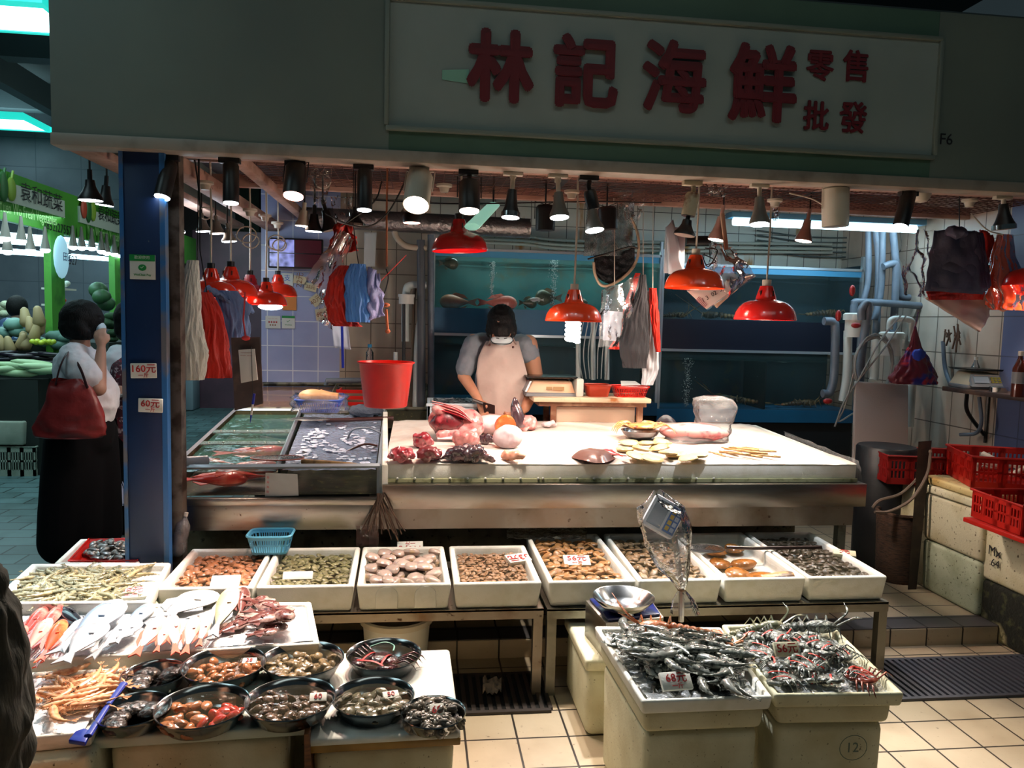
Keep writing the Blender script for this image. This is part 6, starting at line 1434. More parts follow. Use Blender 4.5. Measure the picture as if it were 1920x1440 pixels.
for i, (x0, y0, x1, y1, Y_, lb) in enumerate(((370, 490, 372, 330, 3.75, 'steel hook wire of the white bag bundle'), (388, 548, 375, 470, 3.85, 'dark wire of the red bag bundle by the post'), (672, 495, 662, 420, 3.92, 'wire hook of the blue and red bag bundles'))):
    build(MB().tube([P(x0, y0, Y=Y_), P(x1, y1, Y=Y_), Vector((P(x1, y1, Y=Y_).x, Y_, 2.36))], .0025, 5), 'hanging_wire', BLACKM, label=lb, cat='wire')
# clipboard
t = thing('clipboard', P(465, 765, Y=3.7), 'brown hanging board with a white receipt pad beside the blue bag bundle', 'board')
q = [P(433, 633, Y=3.7), P(487, 632, Y=3.7), P(493, 757, Y=3.7), P(440, 770, Y=3.7)]
build(MB().prism(q, (0, .012, 0)), 'board', mat('board_brown', '3C2E2A', .6, noise=(14, '5A4640', .5, .7)), t)
q = [P(448, 656, Y=3.69), P(478, 654, Y=3.69), P(484, 712, Y=3.69), P(453, 718, Y=3.69)]
build(MB().prism(q, (0, -.012, 0)), 'paper_pad', mat('paper_white', 'D4D2CC', .6), t, bev=.001)
for i, s_ in enumerate(('一一一一', '一一 一一')): text(t, s_, q[0].lerp(q[1], .5)+Vector((0, -.0135, -.016-.014*i)), (1, 0, 0), (0, 0, 1), .013, mat('pad_ink', 'A04A3A', .6))
build(MB().tube([P(471, 650, Y=3.675), P(474, 740, Y=3.675)], .0015, 4), 'string', BLACKM, t)
build(MB().tube([P(460, 548, Y=3.8), P(456, 600, Y=3.75), P(461, 636, Y=3.7)], .004, 5).ell(P(461, 634, Y=3.69), (.02, .012, .012)), 'red_cord', mat('string_red', 'B82828', .5), t)
t = thing('pen', P(471, 790, Y=3.67), 'blue ballpoint pen dangling below the brown clipboard', 'pen')
build(MB().tube([P(477, 738, Y=3.67), P(474, 758, Y=3.67)], .006, 8), 'cap', BLU, t); build(MB().tube([P(474, 758, Y=3.67), P(471, 778, Y=3.67)], .005, 8), 'barrel', WHITEP, t); build(MB().tube([P(471, 778, Y=3.67), P(469, 793, Y=3.67)], [.005, .001], 8), 'tip', BLU, t)

# ---------------------------------------------------------------- screen and notices on the blue tiled wall
t = thing('monitor', P(554, 505, Y=6.1), 'wall monitor showing camera pictures above the blue tiles', 'monitor')
a, b = P(503, 445, Y=6.1), P(605, 505, Y=6.1)
build(MB().bx((a.x, 6.1, b.z), (b.x, 6.15, a.z)), 'case', BLACKM, t, bev=.004); build(MB().bx((a.x+.15, 6.15, b.z+.08), (b.x-.15, 6.3, a.z-.08)), 'bracket', BLACKM, t)
def scr(nt, co_, last, c):
    L = nt.links.new; n = nt.nodes.new('ShaderNodeTexVoronoi'); n.inputs['Scale'].default_value = 22; L(co_, n.inputs[0])
    r = nt.nodes.new('ShaderNodeValToRGB'); r.color_ramp.elements[0].color = srgb('20204A'); r.color_ramp.elements[1].color = srgb('8A90D0'); L(n.outputs['Distance'], r.inputs[0])
    b_ = nt.nodes['Principled BSDF']; L(r.outputs[0], b_.inputs['Emission Color']); b_.inputs['Emission Strength'].default_value = 1.2; return r.outputs[0]
xm = a.x+(b.x-a.x)*.48; zm_ = (a.z+b.z)/2
build(MB().bx((a.x+.01, 6.097, zm_+.004), (xm-.003, 6.1, a.z-.012)).bx((a.x+.01, 6.097, b.z+.012), (xm-.003, 6.1, zm_-.004)), 'camera_picture', mat('screen_picture', '30305A', .3, tex=scr), t)
build(MB().bx((xm+.003, 6.097, zm_+.004), (b.x-.01, 6.1, a.z-.012)).bx((xm+.003, 6.097, b.z+.012), (b.x-.01, 6.1, zm_-.004)), 'dark_picture', mat('screen_maroon', '2A0C14', .2, emis=('3A1018', .5)), t)
def notice(x0, y0, x1, y1, Y, m, label, lines=(), head=None, cat='notice', rz=0, name='notice'):
    a, b = P(x0, y0, Y=Y), P(x1, y1, Y=Y); c = (a+b)/2; t = thing(name, Vector((c.x, Y, min(a.z, b.z))), label, cat)
    w_, h = abs(b.x-a.x), abs(a.z-b.z); r = Vector((math.cos(rz), 0, math.sin(rz))); u = Vector((-math.sin(rz), 0, math.cos(rz)))
    build(MB().prism([c-r*w_/2-u*h/2, c+r*w_/2-u*h/2, c+r*w_/2+u*h/2, c-r*w_/2+u*h/2], (0, -.008, 0)), 'card', m, t)
    if 0: pass
    if head: build(MB().prism([c-r*w_/2+u*h*.32, c+r*w_/2+u*h*.32, c+r*w_/2+u*h/2, c-r*w_/2+u*h/2], (0, -.010, 0)), 'header', head, t)
    for (s_, dy, hh, mm) in lines: text(t, s_, c+u*h*dy+Vector((0, -.0115, 0)), r, u, h*hh, mm)
    return t
CW = mat('card_white', 'DADCD4', .4); CC = mat('card_cream', 'D8CCA8', .6); BR_ = mat('ink_brown', '8A5A3A', .6)
yn = 6.295
notice(528, 512, 550, 538, yn, CW, 'white payment sign with a blue symbol on the blue tiles', (('支', .12, .5, mat('ink_blue', '2A6AC8', .5)),))
notice(530, 548, 556, 582, yn, mat('card_orange', 'E08A3A', .5), 'orange notice on the blue tiles beside the lowest lamp', ())
notice(498, 592, 526, 616, yn, CW, 'white notice with coloured rows, left of the pay sign on the blue tiles', (('— — —', .3, .2, REDINK), ('■ ■ ■ ■', 0, .16, REDINK), ('● ● ●', -.24, .16, BR_)))
notice(529, 592, 553, 616, yn, CW, 'white and green pay sign on the blue tiles', (('✓', .08, .4, GREENK), ('WeChat', -.22, .16, GREENK)), head=GREENK)
for (x0, y0, x1, y1, s_, rz, lb) in ((555, 513, 570, 537, '22元', 1.45, 'cream card reading 22元 turned sideways'), (571, 531, 594, 546, '25元', -.2, 'cream card partly under the pink clear bag'), (583, 553, 602, 573, '40元', .7, 'cream card tilted, left of the 60 card'), (592, 578, 620, 600, '60元', .15, 'larger cream card reading 60元')):
    notice(x0, y0, x1, y1, 6.28, CC, lb+' on the wall above the blue tiles', ((s_, 0, .6, BR_),), rz=rz, name='price_card', cat='price card')
# pipes in the corner between beige wall and teal tank
for i, (pts, r_, m_, lb) in enumerate((
    ([(790, 790), (790, 600), (789, 450)], .03, mat('pipe_dark_grey', '4A4E54', .5), 'dark grey standpipe left of the teal tank'),
    ([(808, 780), (808, 600), (808, 440)], .025, GREYPIPE, 'grey standpipe touching the teal tank frame'),
    ([(760, 640), (760, 585), (762, 545), (770, 535), (800, 535)], .028, WHITEPIPE, 'white elbow pipe on the beige tiled wall'),
    ([(756, 780), (757, 640), (757, 560)], .012, mat('pipe_black', '1E1E20', .5), 'thin dark pipe below the white elbow'),
    ([(780, 775), (784, 640), (790, 600), (795, 595)], .028, WHITEPIPE, 'white vertical pipe beside the red bucket'),
    ([(771, 790), (774, 660), (776, 560), (782, 535), (800, 538)], .014, mat('hose_brownish', '6A5A48', .4), 'brown hose looping over the white elbow pipe'),
    ([(770, 380), (740, 430), (760, 460), (800, 465)], .022, mat('pipe_cream', 'B0A490', .5), 'cream bent conduit high on the beige wall'),
    ([(742, 660), (741, 735), (741, 790)], .016, WHITEPIPE, 'white thin pipe behind the red bucket'))):
    build(MB().tube(bez([P(x, y, Y=5.62+.04*(i % 3)) for x, y in pts], 5), r_, 12), 'pipe', m_, label=lb, cat='pipe')
build(MB().lathe([(0, 0), (.055, 0), (.055, .05), (.06, .05), (.06, .07), (0, .07)], P(762, 570, Y=5.6), 20), 'filter_cup', WHITEP, label='white round filter cup under the white elbow pipe', cat='filter')
t = thing('bottle', P(693, 680, Y=6.0), 'small water bottle with a blue cap behind the red bucket', 'bottle')
c = P(693, 685, Y=6.0)
build(MB().lathe([(0, 0), (.03, 0), (.03, .1), (.012, .13), (.012, .14)], c, 16), 'body', film('pet2', 'C8D8E4', .2, .06, .4), t); build(MB().cyl(c+Vector((0, 0, .14)), c+Vector((0, 0, .165)), .016, seg=14), 'cap', mat('cap_cyan', '2A9AD0', .4), t)

# ---------------------------------------------------------------- things hanging in the middle
# landing net: bamboo ring, black bag, grey mesh above
t = thing('landing_net', P(1150, 540, Y=4.6), 'large dip net with a bamboo ring and black bag hanging before the teal tank', 'net')
ring = bez([P(x, y, Y=4.6) for x, y in ((1183, 408), (1196, 440), (1196, 480), (1180, 510), (1150, 532), (1128, 535), (1116, 515), (1113, 492))], 5)
build(MB().tube(ring, .009, 8), 'bamboo_ring', mat('bamboo_pale', 'A8927A', .5, noise=(20, '6E5A48', .5, .7)), t)
build(MB().tube(bez([P(x, y, Y=4.58) for x, y in ((1102, 486), (1140, 475), (1180, 463), (1196, 466))], 4), .006, 6), 'hoop', BLACKM, t)
build(MB().grid(24, 16, lambda u, v: P(1114+76*u, 470+62*v*math.sin(.35+u*2.3)**.6-10*u+10*(1-u), Y=4.62+.08*math.sin(u*3.14)*(1-v)+.03*nz(u*8, v*8))), 'net_bag', mat('net_black_cloth', '14161A', .6, bump=(120, 1.0)), t, smooth=180)
build(MB().grid(24, 16, lambda u, v: P(1100+90*u-6*v, 396+84*v-20*u*(1-v), Y=4.66+.06*nz(u*5, v*5))), 'grey_mesh', film('mesh_grey', '5A6C70', .75, .4, .2, 90, 1.0), t, smooth=180)
sheetq('clear_bag', [(1128, 545), (1200, 515), (1176, 650), (1122, 650)], 4.5, CLEAR, 'clear bag with pale papers hanging below the landing net', .05, bulge=.06, solid=0)
sheetq('paper_stack', [(1132, 582), (1168, 585), (1162, 640), (1130, 638)], 4.54, mat('paper_bluegrey', 'B4BCCC', .6), 'pale papers inside the clear bag below the landing net', .01)
pleated('black_garment', [(1206, 515, 5), (1204, 550, 9), (1194, 600, 20), (1188, 650, 27), (1190, 690, 20)], 4.5, mat('cloth_black', '14161C', .8, bump=(30, .6, (3, 3, .6))), 'black garment hanging below the landing net', 6, .14, .5, 20, cat='garment')
pleated('red_plastic', [(1196, 512, 4), (1178, 570, 6), (1170, 620, 7), (1158, 655, 14)], 4.56, pm('bag_red', 'C8281A'), 'red plastic strip hanging left of the black garment', 5, .25, .5, 22, cat='plastic')
pleated('red_plastic', [(1224, 540, 6), (1228, 600, 7), (1234, 660, 4)], 4.56, pm('bag_red', 'C8281A'), 'red plastic strip hanging right of the black garment', 5, .25, .5, 24, cat='plastic')
pleated('white_apron', [(1218, 545, 4), (1222, 620, 9), (1220, 690, 14), (1214, 722, 10)], 4.6, mat('apron_pale', 'A8B0B8', .6), 'pale apron hanging beside the tank frame, right of the black garment', 5, .2, .5, 25, cat='apron')
for i, (x, y0, y1) in enumerate(((1206, 515, 440), (1224, 540, 470), (1152, 535, 400))):
    build(MB().tube([P(x, y0, Y=4.52), P(x, y1, Y=4.52), Vector((P(x, y1, Y=4.52).x, 4.55, 2.36))], .003, 5), 'hanging_wire', WIRE, label=['wire holding the black garment', 'wire holding the pale apron', 'wire holding the landing net'][i], cat='wire')
# tangle of steel wire and pipes behind the scale
mb = MB()
for i in range(7): mb.tube(bez([P(1096+8*i, 590+5*i, Y=5.3), P(1085+9*i, 660, Y=5.2+.02*i), P(1092+7*i, 710, Y=5.3)]), .004, 5)
build(mb, 'cable_loop', mat('cable_pale', 'A8B0B0', .4), label='tangle of pale cables behind the weighing scale', cat='cables', kind='stuff')
for i, x in enumerate((1084, 1112, 1138)): build(MB().tube([P(x, 712, Y=5.4), P(x, 560+20*i, Y=5.4)], .018, 10), 'pipe', WHITEPIPE, label=['left', 'middle', 'right'][i]+' white upright pipe behind the red baskets', cat='pipe')
# white plastic board and clear bag with papers
sheetq('white_board', [(1248, 428), (1262, 412), (1284, 510), (1254, 514)], 4.3, mat('board_cool', 'B8C4CC', .5), 'white plastic board hanging left of the orange red lamp', .003, cat='board', solid=.01, nu=4, nv=4)
build(MB().bx((P(1248, 430, Y=4.32).x, 4.32, P(1248, 512, Y=4.32).z), (P(1286, 430, Y=4.32).x, 4.33, P(1248, 425, Y=4.32).z)), 'white_board', mat('board_cool', 'B8C4CC', .5), label='white plastic sheet behind the hanging board by the orange red lamp', cat='board', bev=.004)
sheetq('clear_bag', [(1330, 455), (1372, 462), (1418, 518), (1326, 582)], 4.25, film('film_blue', 'BCDCEC', .45, .12, .4, 26, .9), 'clear bluish bag of papers hanging behind the orange red lamp', .05, bulge=.05, solid=0)
sheetq('paper_in_bag', [(1352, 530), (1412, 515), (1344, 578), (1330, 562)], 4.28, mat('paper_tan', 'C4A48C', .6), 'tan paper inside the clear bluish bag', .01)
t = thing('barcode_label', P(1325, 560, Y=4.2), 'printed label with a barcode on the clear bluish bag', 'label')
q = [P(1288, 545, Y=4.2), P(1352, 540, Y=4.2), P(1362, 552, Y=4.2), P(1325, 580, Y=4.2)]
build(MB().prism(q, (0, .003, 0)), 'card', CW, t)
text(t, '||||||||', P(1316, 566, Y=4.197), (.75, 0, -.6), (.6, 0, .75), .035, mat('ink_purple', '8A3A5A', .6)); text(t, '1 3  02  3', P(1335, 553, Y=4.197), (.8, 0, .5), (-.5, 0, .8), .035, BLACKINK)
build(MB().tube(bez([P(x, y, Y=4.2) for x, y in ((1322, 465), (1345, 470), (1328, 500), (1318, 478), (1342, 490), (1320, 498))], 5), .0035, 6), 'black_wire', BLACKM, label='knotted black wire beside the orange red lamp socket', cat='wire')
build(MB().tube([P(1285, 452, Y=4.9), P(1330, 452, Y=4.9)], .035, 14), 'pump_motor', BLACKM, label='black pump motor under the fluorescent light', cat='motor')
build(MB().tube([P(1354, 400, Y=4.2), P(1362, 468, Y=4.2)], .014, 8, flat=.6), 'wooden_stick', mat('stick_pale', 'A8846C', .6), label='pale wooden stick hanging in front of the clear bluish bag', cat='stick')
# crumpled clear plastic stuffed into the mesh ceiling
for i, (x, y, w_, h) in enumerate(((1345, 345, 30, 24), (1185, 385, 30, 28), (1455, 385, 12, 30), (600, 350, 22, 30), (640, 400, 20, 30))):
    p_ = P(x, y, Y=3.75 if i in (0, 3) else 4.3); d_ = p_.y/F
    build(MB().grid(12, 12, lambda u, v: p_+Vector(((u-.5)*w_*2*d_*(1-.5*v), .05*nz(u*6, v*6, i), (.5-v)*h*2*d_+.02*nz(u*7, v*7, i+3)))), 'plastic_wrap', CLEAR, label='crumpled clear plastic caught in the ceiling '+['above the second orange lamp', 'over the landing net', 'beside the brightly lit grey spotlight', 'next to the pink glowing spotlight', 'above the pinkish clear bag'][i], cat='plastic', smooth=180)
# loose dark cables looping under the ceiling
for i, (pts, Y_) in enumerate((([(770, 315), (745, 370), (722, 405), (690, 425), (650, 420), (610, 400)], 3.7), ([(716, 340), (700, 380), (640, 425)], 3.9), ([(700, 375), (760, 378), (870, 382), (1100, 378), (1240, 380)], 4.0), ([(365, 300), (372, 350), (378, 430)], 3.7), ([(1820, 400), (1850, 430), (1880, 440)], 3.9), ([(1480, 362), (1520, 372), (1545, 385)], 3.7))):
    build(MB().tube(bez([P(x, y, Y=Y_) for x, y in pts], 6), .004, 5), 'cable', BLACKM if i < 4 else WIRE, label=['black cable sagging behind the cylinder spotlight over the bucket', 'thin black cable crossing behind the bucket rope', 'long dark cable running across under the mesh ceiling', 'black cable beside the blue post', 'white cable near the grey bag bundle', 'white cable near the cone spotlight'][i], cat='cable')
mb = MB()
for (x, y, r_) in ((385, 400, 10), (462, 440, 14), (470, 452, 12), (518, 455, 13), (524, 460, 10), (605, 340, 12)):
    c_ = P(x, y, Y=4.6); mb.tube([c_+Vector((r_*.0033*math.cos(a)*1.2, .01*math.sin(a*3), r_*.0033*math.sin(a))) for a in [6.283*i/14 for i in range(14)]], .004, 5, closed=True)
build(mb, 'coiled_wire', WIRE, label='loops of white lamp wire over the fish tanks', cat='wire', kind='stuff')
# ---------------------------------------------------------------- people
SKIN = mat('skin', 'C08A6C', .5, sss=.05, noise=(9, 'B0785E', .45, .7)); HAIR = mat('hair_black', '070607', .65, spec=.25, bump=(60, .5, (4, 4, .6)))
def org(name, prims, m, parent, vox=.009, sm=4, disp=None, **k):
    mb = MB()
    for q in prims:
        if q[0] == 'c': mb.tube([q[1], Vector(q[1]).lerp(Vector(q[2]), .5), q[2]], [q[3], (q[3]+q[4])/2*1.03, q[4]], 14); mb.ell(q[1], (q[3],)*3); mb.ell(q[2], (q[4],)*3)
        elif q[0] == 'e': mb.ell(Vector((0, 0, 0)), q[2], 0, Matrix.Translation(q[1]) @ (q[3] if len(q) > 3 else Matrix.Identity(4)), 18, 12)
    return build(mb, name, m, parent, fuse=vox, sm=sm, smooth=180, disp=disp, **k)
def hand(w_, d, side, curl=.9, s=1.0):
    """palm and five bent fingers from the wrist w_ along d; side points to the thumb"""
    w_ = Vector(w_); d = Vector(d).normalized(); sd = Vector(side); sd = (sd-d*sd.dot(d)).normalized(); n = d.cross(sd)
    pr = [('c', w_, w_+d*.05*s, .024*s, .026*s), ('c', w_+d*.035*s+sd*.015*s, w_+d*.085*s+sd*.026*s, .017*s, .013*s), ('c', w_+d*.035*s-sd*.015*s, w_+d*.08*s-sd*.028*s, .017*s, .012*s), ('c', w_+d*.03*s, w_+d*.088*s, .02*s, .014*s)]
    for i, (o, L) in enumerate(((.028, .066), (.010, .074), (-.010, .069), (-.028, .054))):
        p = w_+d*(.086-.003*i)*s+sd*o*s; a = 0; L *= s
        for j in range(3):
            a += curl*(.6+.3*j); q = p+(d*math.cos(a)+n*math.sin(a))*L*(.42-.08*j); pr.append(('c', p, q, (.0095-.001*j)*s, (.009-.001*j)*s)); p = q
    p = w_+d*.03*s+sd*.026*s; q = p+(d*.6+sd*.6+n*.3*curl)*.034*s; r_ = q+(d*.85+n*.4*curl)*.03*s
    pr += [('c', p, q, .0125*s, .011*s), ('c', q, r_, .0105*s, .009*s)]
    return pr
def rotm(a, ax): return Matrix.Rotation(a, 4, ax)
# butcher
def B(x, y, dY=0.): return P(x, y, Y=5.12+dY)
t = thing('person', Vector((B(940, 700).x, 5.25, .09)), 'butcher with black hair, mask and pale apron bending over the ice counter', 'person')
sl, sr = B(888, 640), B(990, 645); hip = Vector((B(940, 700).x, 5.36, .98)); chest = B(938, 675, .06)
pr = [('e', B(939, 610, -.13), (.083, .092, .112)), ('c', B(939, 630, -.06), B(938, 650, .06), .058, .07), ('c', B(905, 652, .05), B(972, 655, .05), .09, .09), ('c', chest, hip, .15, .15), ('e', B(940, 720, .12), (.17, .14, .16)),
      ('c', sl, B(869, 705, -.02), .052, .042), ('c', B(869, 705, -.02), B(897, 748, -.16), .042, .028), ('c', sr, B(1006, 712, -.0), .066, .050), ('c', B(1006, 715, .0), B(985, 765, -.12), .048, .034)]
for s_ in (-1, 1): pr += [('c', hip+Vector((.09*s_, 0, -.03)), Vector((hip.x+.1*s_, 5.34, .52)), .095, .065), ('c', Vector((hip.x+.1*s_, 5.34, .52)), Vector((hip.x+.11*s_, 5.37, .15)), .06, .045), ('c', Vector((hip.x+.11*s_, 5.37, .13)), Vector((hip.x+.12*s_, 5.22, .12)), .04, .035)]
pr += hand(B(898, 750, -.17), (.35, -.35, -.75), (.6, -.6, .2), .9, 1.05) + hand(B(984, 767, -.13), (-.7, -.3, -.35), (-.3, -.6, .5), .5, 1.05)
org('body', pr, SKIN, t, .0085)
GT = mat('tee_grey', '7E8690', .8, noise=(20, '727A84', .4, .7), bump=(14, .6))
org('t_shirt', [('c', B(903, 652, .05), B(974, 655, .05), .105, .105), ('c', chest, hip, .16, .165), ('e', B(940, 725, .12), (.18, .155, .17)), ('c', B(888, 645), B(872, 692, -.01), .072, .066), ('c', B(984, 648), B(992, 664), .078, .075)], GT, t, .012, 4, (.05, .02))
org('trousers', [('c', hip, hip+Vector((0, 0, -.05)), .16, .16)]+[('c', hip+Vector((.09*s_, 0, -.03)), Vector((hip.x+.11*s_, 5.36, .2)), .11, .07) for s_ in (-1, 1)], mat('trousers_dark', '1A1C22', .8), t, .02)
ha = [('e', B(940, 606, -.12), (.096, .102, .105)), ('e', B(940, 598, -.10), (.094, .105, .1)), ('e', B(940, 612, -.16), (.088, .06, .07)), ('e', B(940, 618, -.20), (.06, .04, .045)), ('e', B(941, 627, -.205), (.055, .028, .024)), ('e', B(919, 618, -.12), (.03, .05, .055)), ('e', B(961, 618, -.12), (.03, .05, .055))]
org('hair', ha, HAIR, t, .009, 2, (.02, .012))
MASK = mat('mask_white', 'C8D2D6', .7)
org('face_mask', [('c', B(926, 638, -.215), B(955, 638, -.215), .024, .024), ('e', B(940, 641, -.22), (.05, .03, .025))], MASK, t, .007, 2)
build(MB().tube(bez([B(919, 628, -.2), B(923, 642, -.235), B(940, 645, -.255), B(958, 643, -.235), B(962, 628, -.2)]), .0035, 6), 'glasses', mat('glasses_teal', '16282E', .4), t)
build(MB().tube([B(930, 634, -.232), B(936, 635, -.236)], .0035, 5).tube([B(945, 635, -.236), B(951, 634, -.232)], .0035, 5), 'eyes', BLACKINK, t)
for s_, x in ((-1, 916), (1, 964)): build(MB().ell(B(x, 622, -.11), (.012, .02, .028)), 'ear', SKIN, t)
AP = mat('apron_pinkish', 'CDB8AE', .6, noise=(5, 'BCA49A', .45, .7), bump=(8, .8))
ap = [(640, 912, 972, -.10), (652, 905, 975, -.13), (670, 897, 980, -.13), (700, 893, 988, -.11), (735, 896, 990, -.09), (765, 905, 985, -.07), (800, 905, 985, -.05), (900, 900, 990, .05)]
def apf(u, v):
    f = v*(len(ap)-1); i = min(len(ap)-2, int(f)); k = f-i; a = [ap[i][j]*(1-k)+ap[i+1][j]*k for j in range(4)]
    return B(a[1]+(a[2]-a[1])*u, a[0], a[3]-.045*math.sin(3.14*u)+.02+.012*nz(u*4, v*6))
build(MB().grid(24, 40, apf), 'apron', AP, t, smooth=180, solid=.006)
for x, x2 in ((916, 921), (968, 961)): build(MB().tube([B(x, 646, -.125), B(x2, 632, -.13), B(x2, 622, -.05)], .009, 4, flat=.3), 'apron_strap', AP, t)
for x, y in ((918, 647), (962, 651)): build(MB().ell(B(x, y, -.145), (.008, .004, .008)), 'apron_button', mat('button_brown', '4A2018', .4), t)
t = thing('cleaver', B(915, 775, -.22), 'dark rectangular cleaver in the hand of the butcher', 'knife')
build(MB().prism([B(904, 753, -.24), B(928, 760, -.24), B(928, 776, -.24), B(908, 775, -.24)], (0, .004, 0)), 'blade', mat('blade_dark', '2E1E1C', .35, .8), t)
build(MB().tube([B(906, 757, -.24), B(886, 750, -.22)], .012, 8), 'handle', BLACKM, t)

# women in the aisle
def W(x, y, dY=0.): return P(x, y, Y=5.1+dY)
t = thing('person', Vector((W(160, 900).x, 5.1, 0)), 'woman with a black bob, white shirt and black trousers talking behind her mask', 'person')
wx = W(165, 900).x
pr = [('e', W(158, 602), (.098, .078, .115)), ('e', W(181, 610), (.022, .05, .06)), ('c', W(150, 625), W(150, 655), .052, .062), ('c', W(140, 668, -.12), W(142, 668, .14), .075, .075), ('c', W(155, 690), W(160, 800), .13, .15), ('c', W(138, 675, -.16), W(184, 728, -.2), .056, .050), ('c', W(184, 728, -.2), W(190, 655, -.12), .047, .028), ('c', W(150, 675, .16), W(190, 735, .17), .05, .04), ('c', W(190, 735, .17), W(205, 770, .1), .04, .03),
      ('e', W(188, 612), (.012, .014, .02))]
for s_ in (-1, 1): pr += [('c', Vector((wx, 5.1+.09*s_, .9)), Vector((wx, 5.1+.09*s_, .5)), .09, .06), ('c', Vector((wx, 5.1+.09*s_, .5)), Vector((wx-.01, 5.1+.09*s_, .09)), .055, .04), ('c', Vector((wx-.02, 5.1+.09*s_, .05)), Vector((wx+.13, 5.1+.09*s_, .035)), .035, .028)]
pr += hand(W(190, 652, -.12), (-.12, .1, 1), (.9, .2, .2), .75, 1.0)
SK2 = mat('skin_cool', 'B48C78', .5, sss=.05)
org('body', pr, SK2, t, .009)
WS = mat('shirt_white', 'D4D6DC', .8, bump=(7, .9))
org('shirt', [('c', W(140, 667, -.12), W(144, 668, .14), .085, .085), ('c', W(150, 690), W(165, 770), .155, .165), ('e', W(172, 745, 0), (.16, .17, .2)), ('c', W(138, 676, -.15), W(163, 706, -.2), .088, .095), ('c', W(148, 676, .15), W(172, 706, .18), .08, .08)], WS, t, .013, 4, (.06, .025))
org('trousers', [('c', Vector((wx-.01, 5.1, .93)), Vector((wx-.01, 5.1, .8)), .165, .17), ('c', Vector((wx-.02, 5.06, .8)), Vector((wx-.03, 5.04, .2)), .13, .13)]+[('c', Vector((wx-.03+.03*s_, 5.1+.085*s_, .82)), Vector((wx-.05+.07*s_, 5.1+.1*s_, .14)), .15, .145) for s_ in (-1, 1)], mat('trousers_black', '08080C', .9, spec=.15), t, .02, 3)
org('hair', [('e', W(153, 598), (.132, .105, .125)), ('e', W(148, 612), (.118, .108, .10)), ('c', W(150, 612, -.07), W(160, 628, -.075), .05, .035)], HAIR, t, .011, 2, (.03, .012))
org('face_mask', [('e', W(189, 616), (.03, .045, .042))], mat('mask_pale_blue', 'B8D0DC', .7), t, .008, 2)
build(MB().ell(W(187, 598, -.03), (.01, .008, .007)).tube([W(183, 591, -.04), W(189, 592, -.035)], .004, 5), 'eye', BLACKINK, t)
tb = thing('shoulder_bag', W(130, 815, -.28), 'large dark red slouchy shoulder bag on the arm of the woman in white', 'bag')
RB_ = mat('leather_red', '7E2424', .4, noise=(5, '5E1818', .45, .7), bump=(9, .9))
bp = [(712, 102, 150), (725, 98, 165), (750, 93, 178), (780, 82, 186), (800, 75, 188), (815, 74, 188), (820, 78, 180)]
def bf(u, v):
    f = v*(len(bp)-1); i = min(len(bp)-2, int(f)); k = f-i; y, a, b = [bp[i][j]*(1-k)+bp[i+1][j]*k for j in range(3)]; an = 6.283*u
    c_ = W((a+b)/2, y+3*math.sin(an*2)*(1-v), -.30); h = (b-a)/2*.00362
    return c_+Vector((h*math.cos(an)*(1+.05*nz(v*5, math.sin(an)*2)), .075*(.35+.65*math.sin(min(1, v*1.4)*1.57))*math.sin(an)+.02*nz(u*9, v*6), 0))
build(MB().grid(48, 24, bf, wrap=True).add([bf(i/24, 1) for i in range(24)], [tuple(range(24))]), 'body', RB_, tb, smooth=180)
build(MB().tube(bez([W(104, 722, -.32), W(112, 690, -.3), W(122, 668, -.26), W(130, 662, -.2), W(150, 690, -.28), W(164, 728, -.34)]), .010, 6, flat=.4), 'strap', mat('strap_dark', '3A1418', .5), tb)
def V(x, y, dY=0.): return P(x, y, Y=5.75+dY)
t = thing('person', Vector((V(245, 900).x, 5.75, 0)), 'woman half hidden behind the blue post, in a white shirt and floral waistcoat', 'person'); vx = V(248, 900).x
pr = [('e', V(243, 600), (.085, .095, .115)), ('c', V(246, 622), V(246, 650), .05, .06), ('c', V(225, 668), V(275, 668), .075, .075), ('c', V(250, 690), V(250, 810), .14, .14), ('c', V(216, 672, -.05), V(212, 745, -.08), .05, .042), ('c', V(212, 745, -.08), V(222, 815, -.12), .04, .026), ('c', V(262, 700, -.1), V(238, 738, -.25), .04, .028)]
for s_ in (-1, 1): pr += [('c', Vector((vx+.09*s_, 5.75, .85)), Vector((vx+.09*s_, 5.75, .08)), .085, .045), ('c', Vector((vx+.09*s_, 5.75, .05)), Vector((vx+.09*s_, 5.62, .035)), .04, .03)]
pr += hand(V(222, 815, -.12), (.05, -.1, -1), (.6, -.7, 0), .5, 1.0)+hand(V(240, 738, -.25), (-.9, -.1, .1), (0, 0, 1), .3, .95)
org('body', pr, SK2, t, .009)
org('shirt', [('c', V(224, 668), V(276, 668), .088, .088), ('c', V(248, 690), V(250, 790), .15, .15), ('c', V(216, 674, -.04), V(211, 730, -.07), .075, .07)], WS, t, .014, 4, (.05, .02))
org('waistcoat', [('c', V(247, 700, -.03), V(250, 815, -.03), .155, .165)], mat('floral_maroon', '4A2430', .8, noise=[(45, 'B09AA0', .56, .62), (30, '7A2030', .55, .6)]), t, .016, 3)
org('trousers', [('c', Vector((vx, 5.75, .85)), Vector((vx, 5.75, .14)), .19, .18)], mat('trousers_black', '08080C', .9, spec=.15), t, .02, 3)
org('hair', [('e', V(244, 597), (.11, .11, .135)), ('e', V(238, 615), (.085, .1, .1))], HAIR, t, .011, 2, (.03, .012))
build(MB().prism([V(221, 742, -.34), V(240, 738, -.34), V(240, 742, -.30), V(222, 746, -.30)], (0, 0, .008)), 'phone', mat('phone_white', 'D8DCE0', .3), label='pale phone in the hand of the woman behind the blue post', cat='phone')
tb = thing('carrier_bag', V(232, 945, -.15), 'pale blue carrier bag hanging from the hand of the woman behind the post', 'bag')
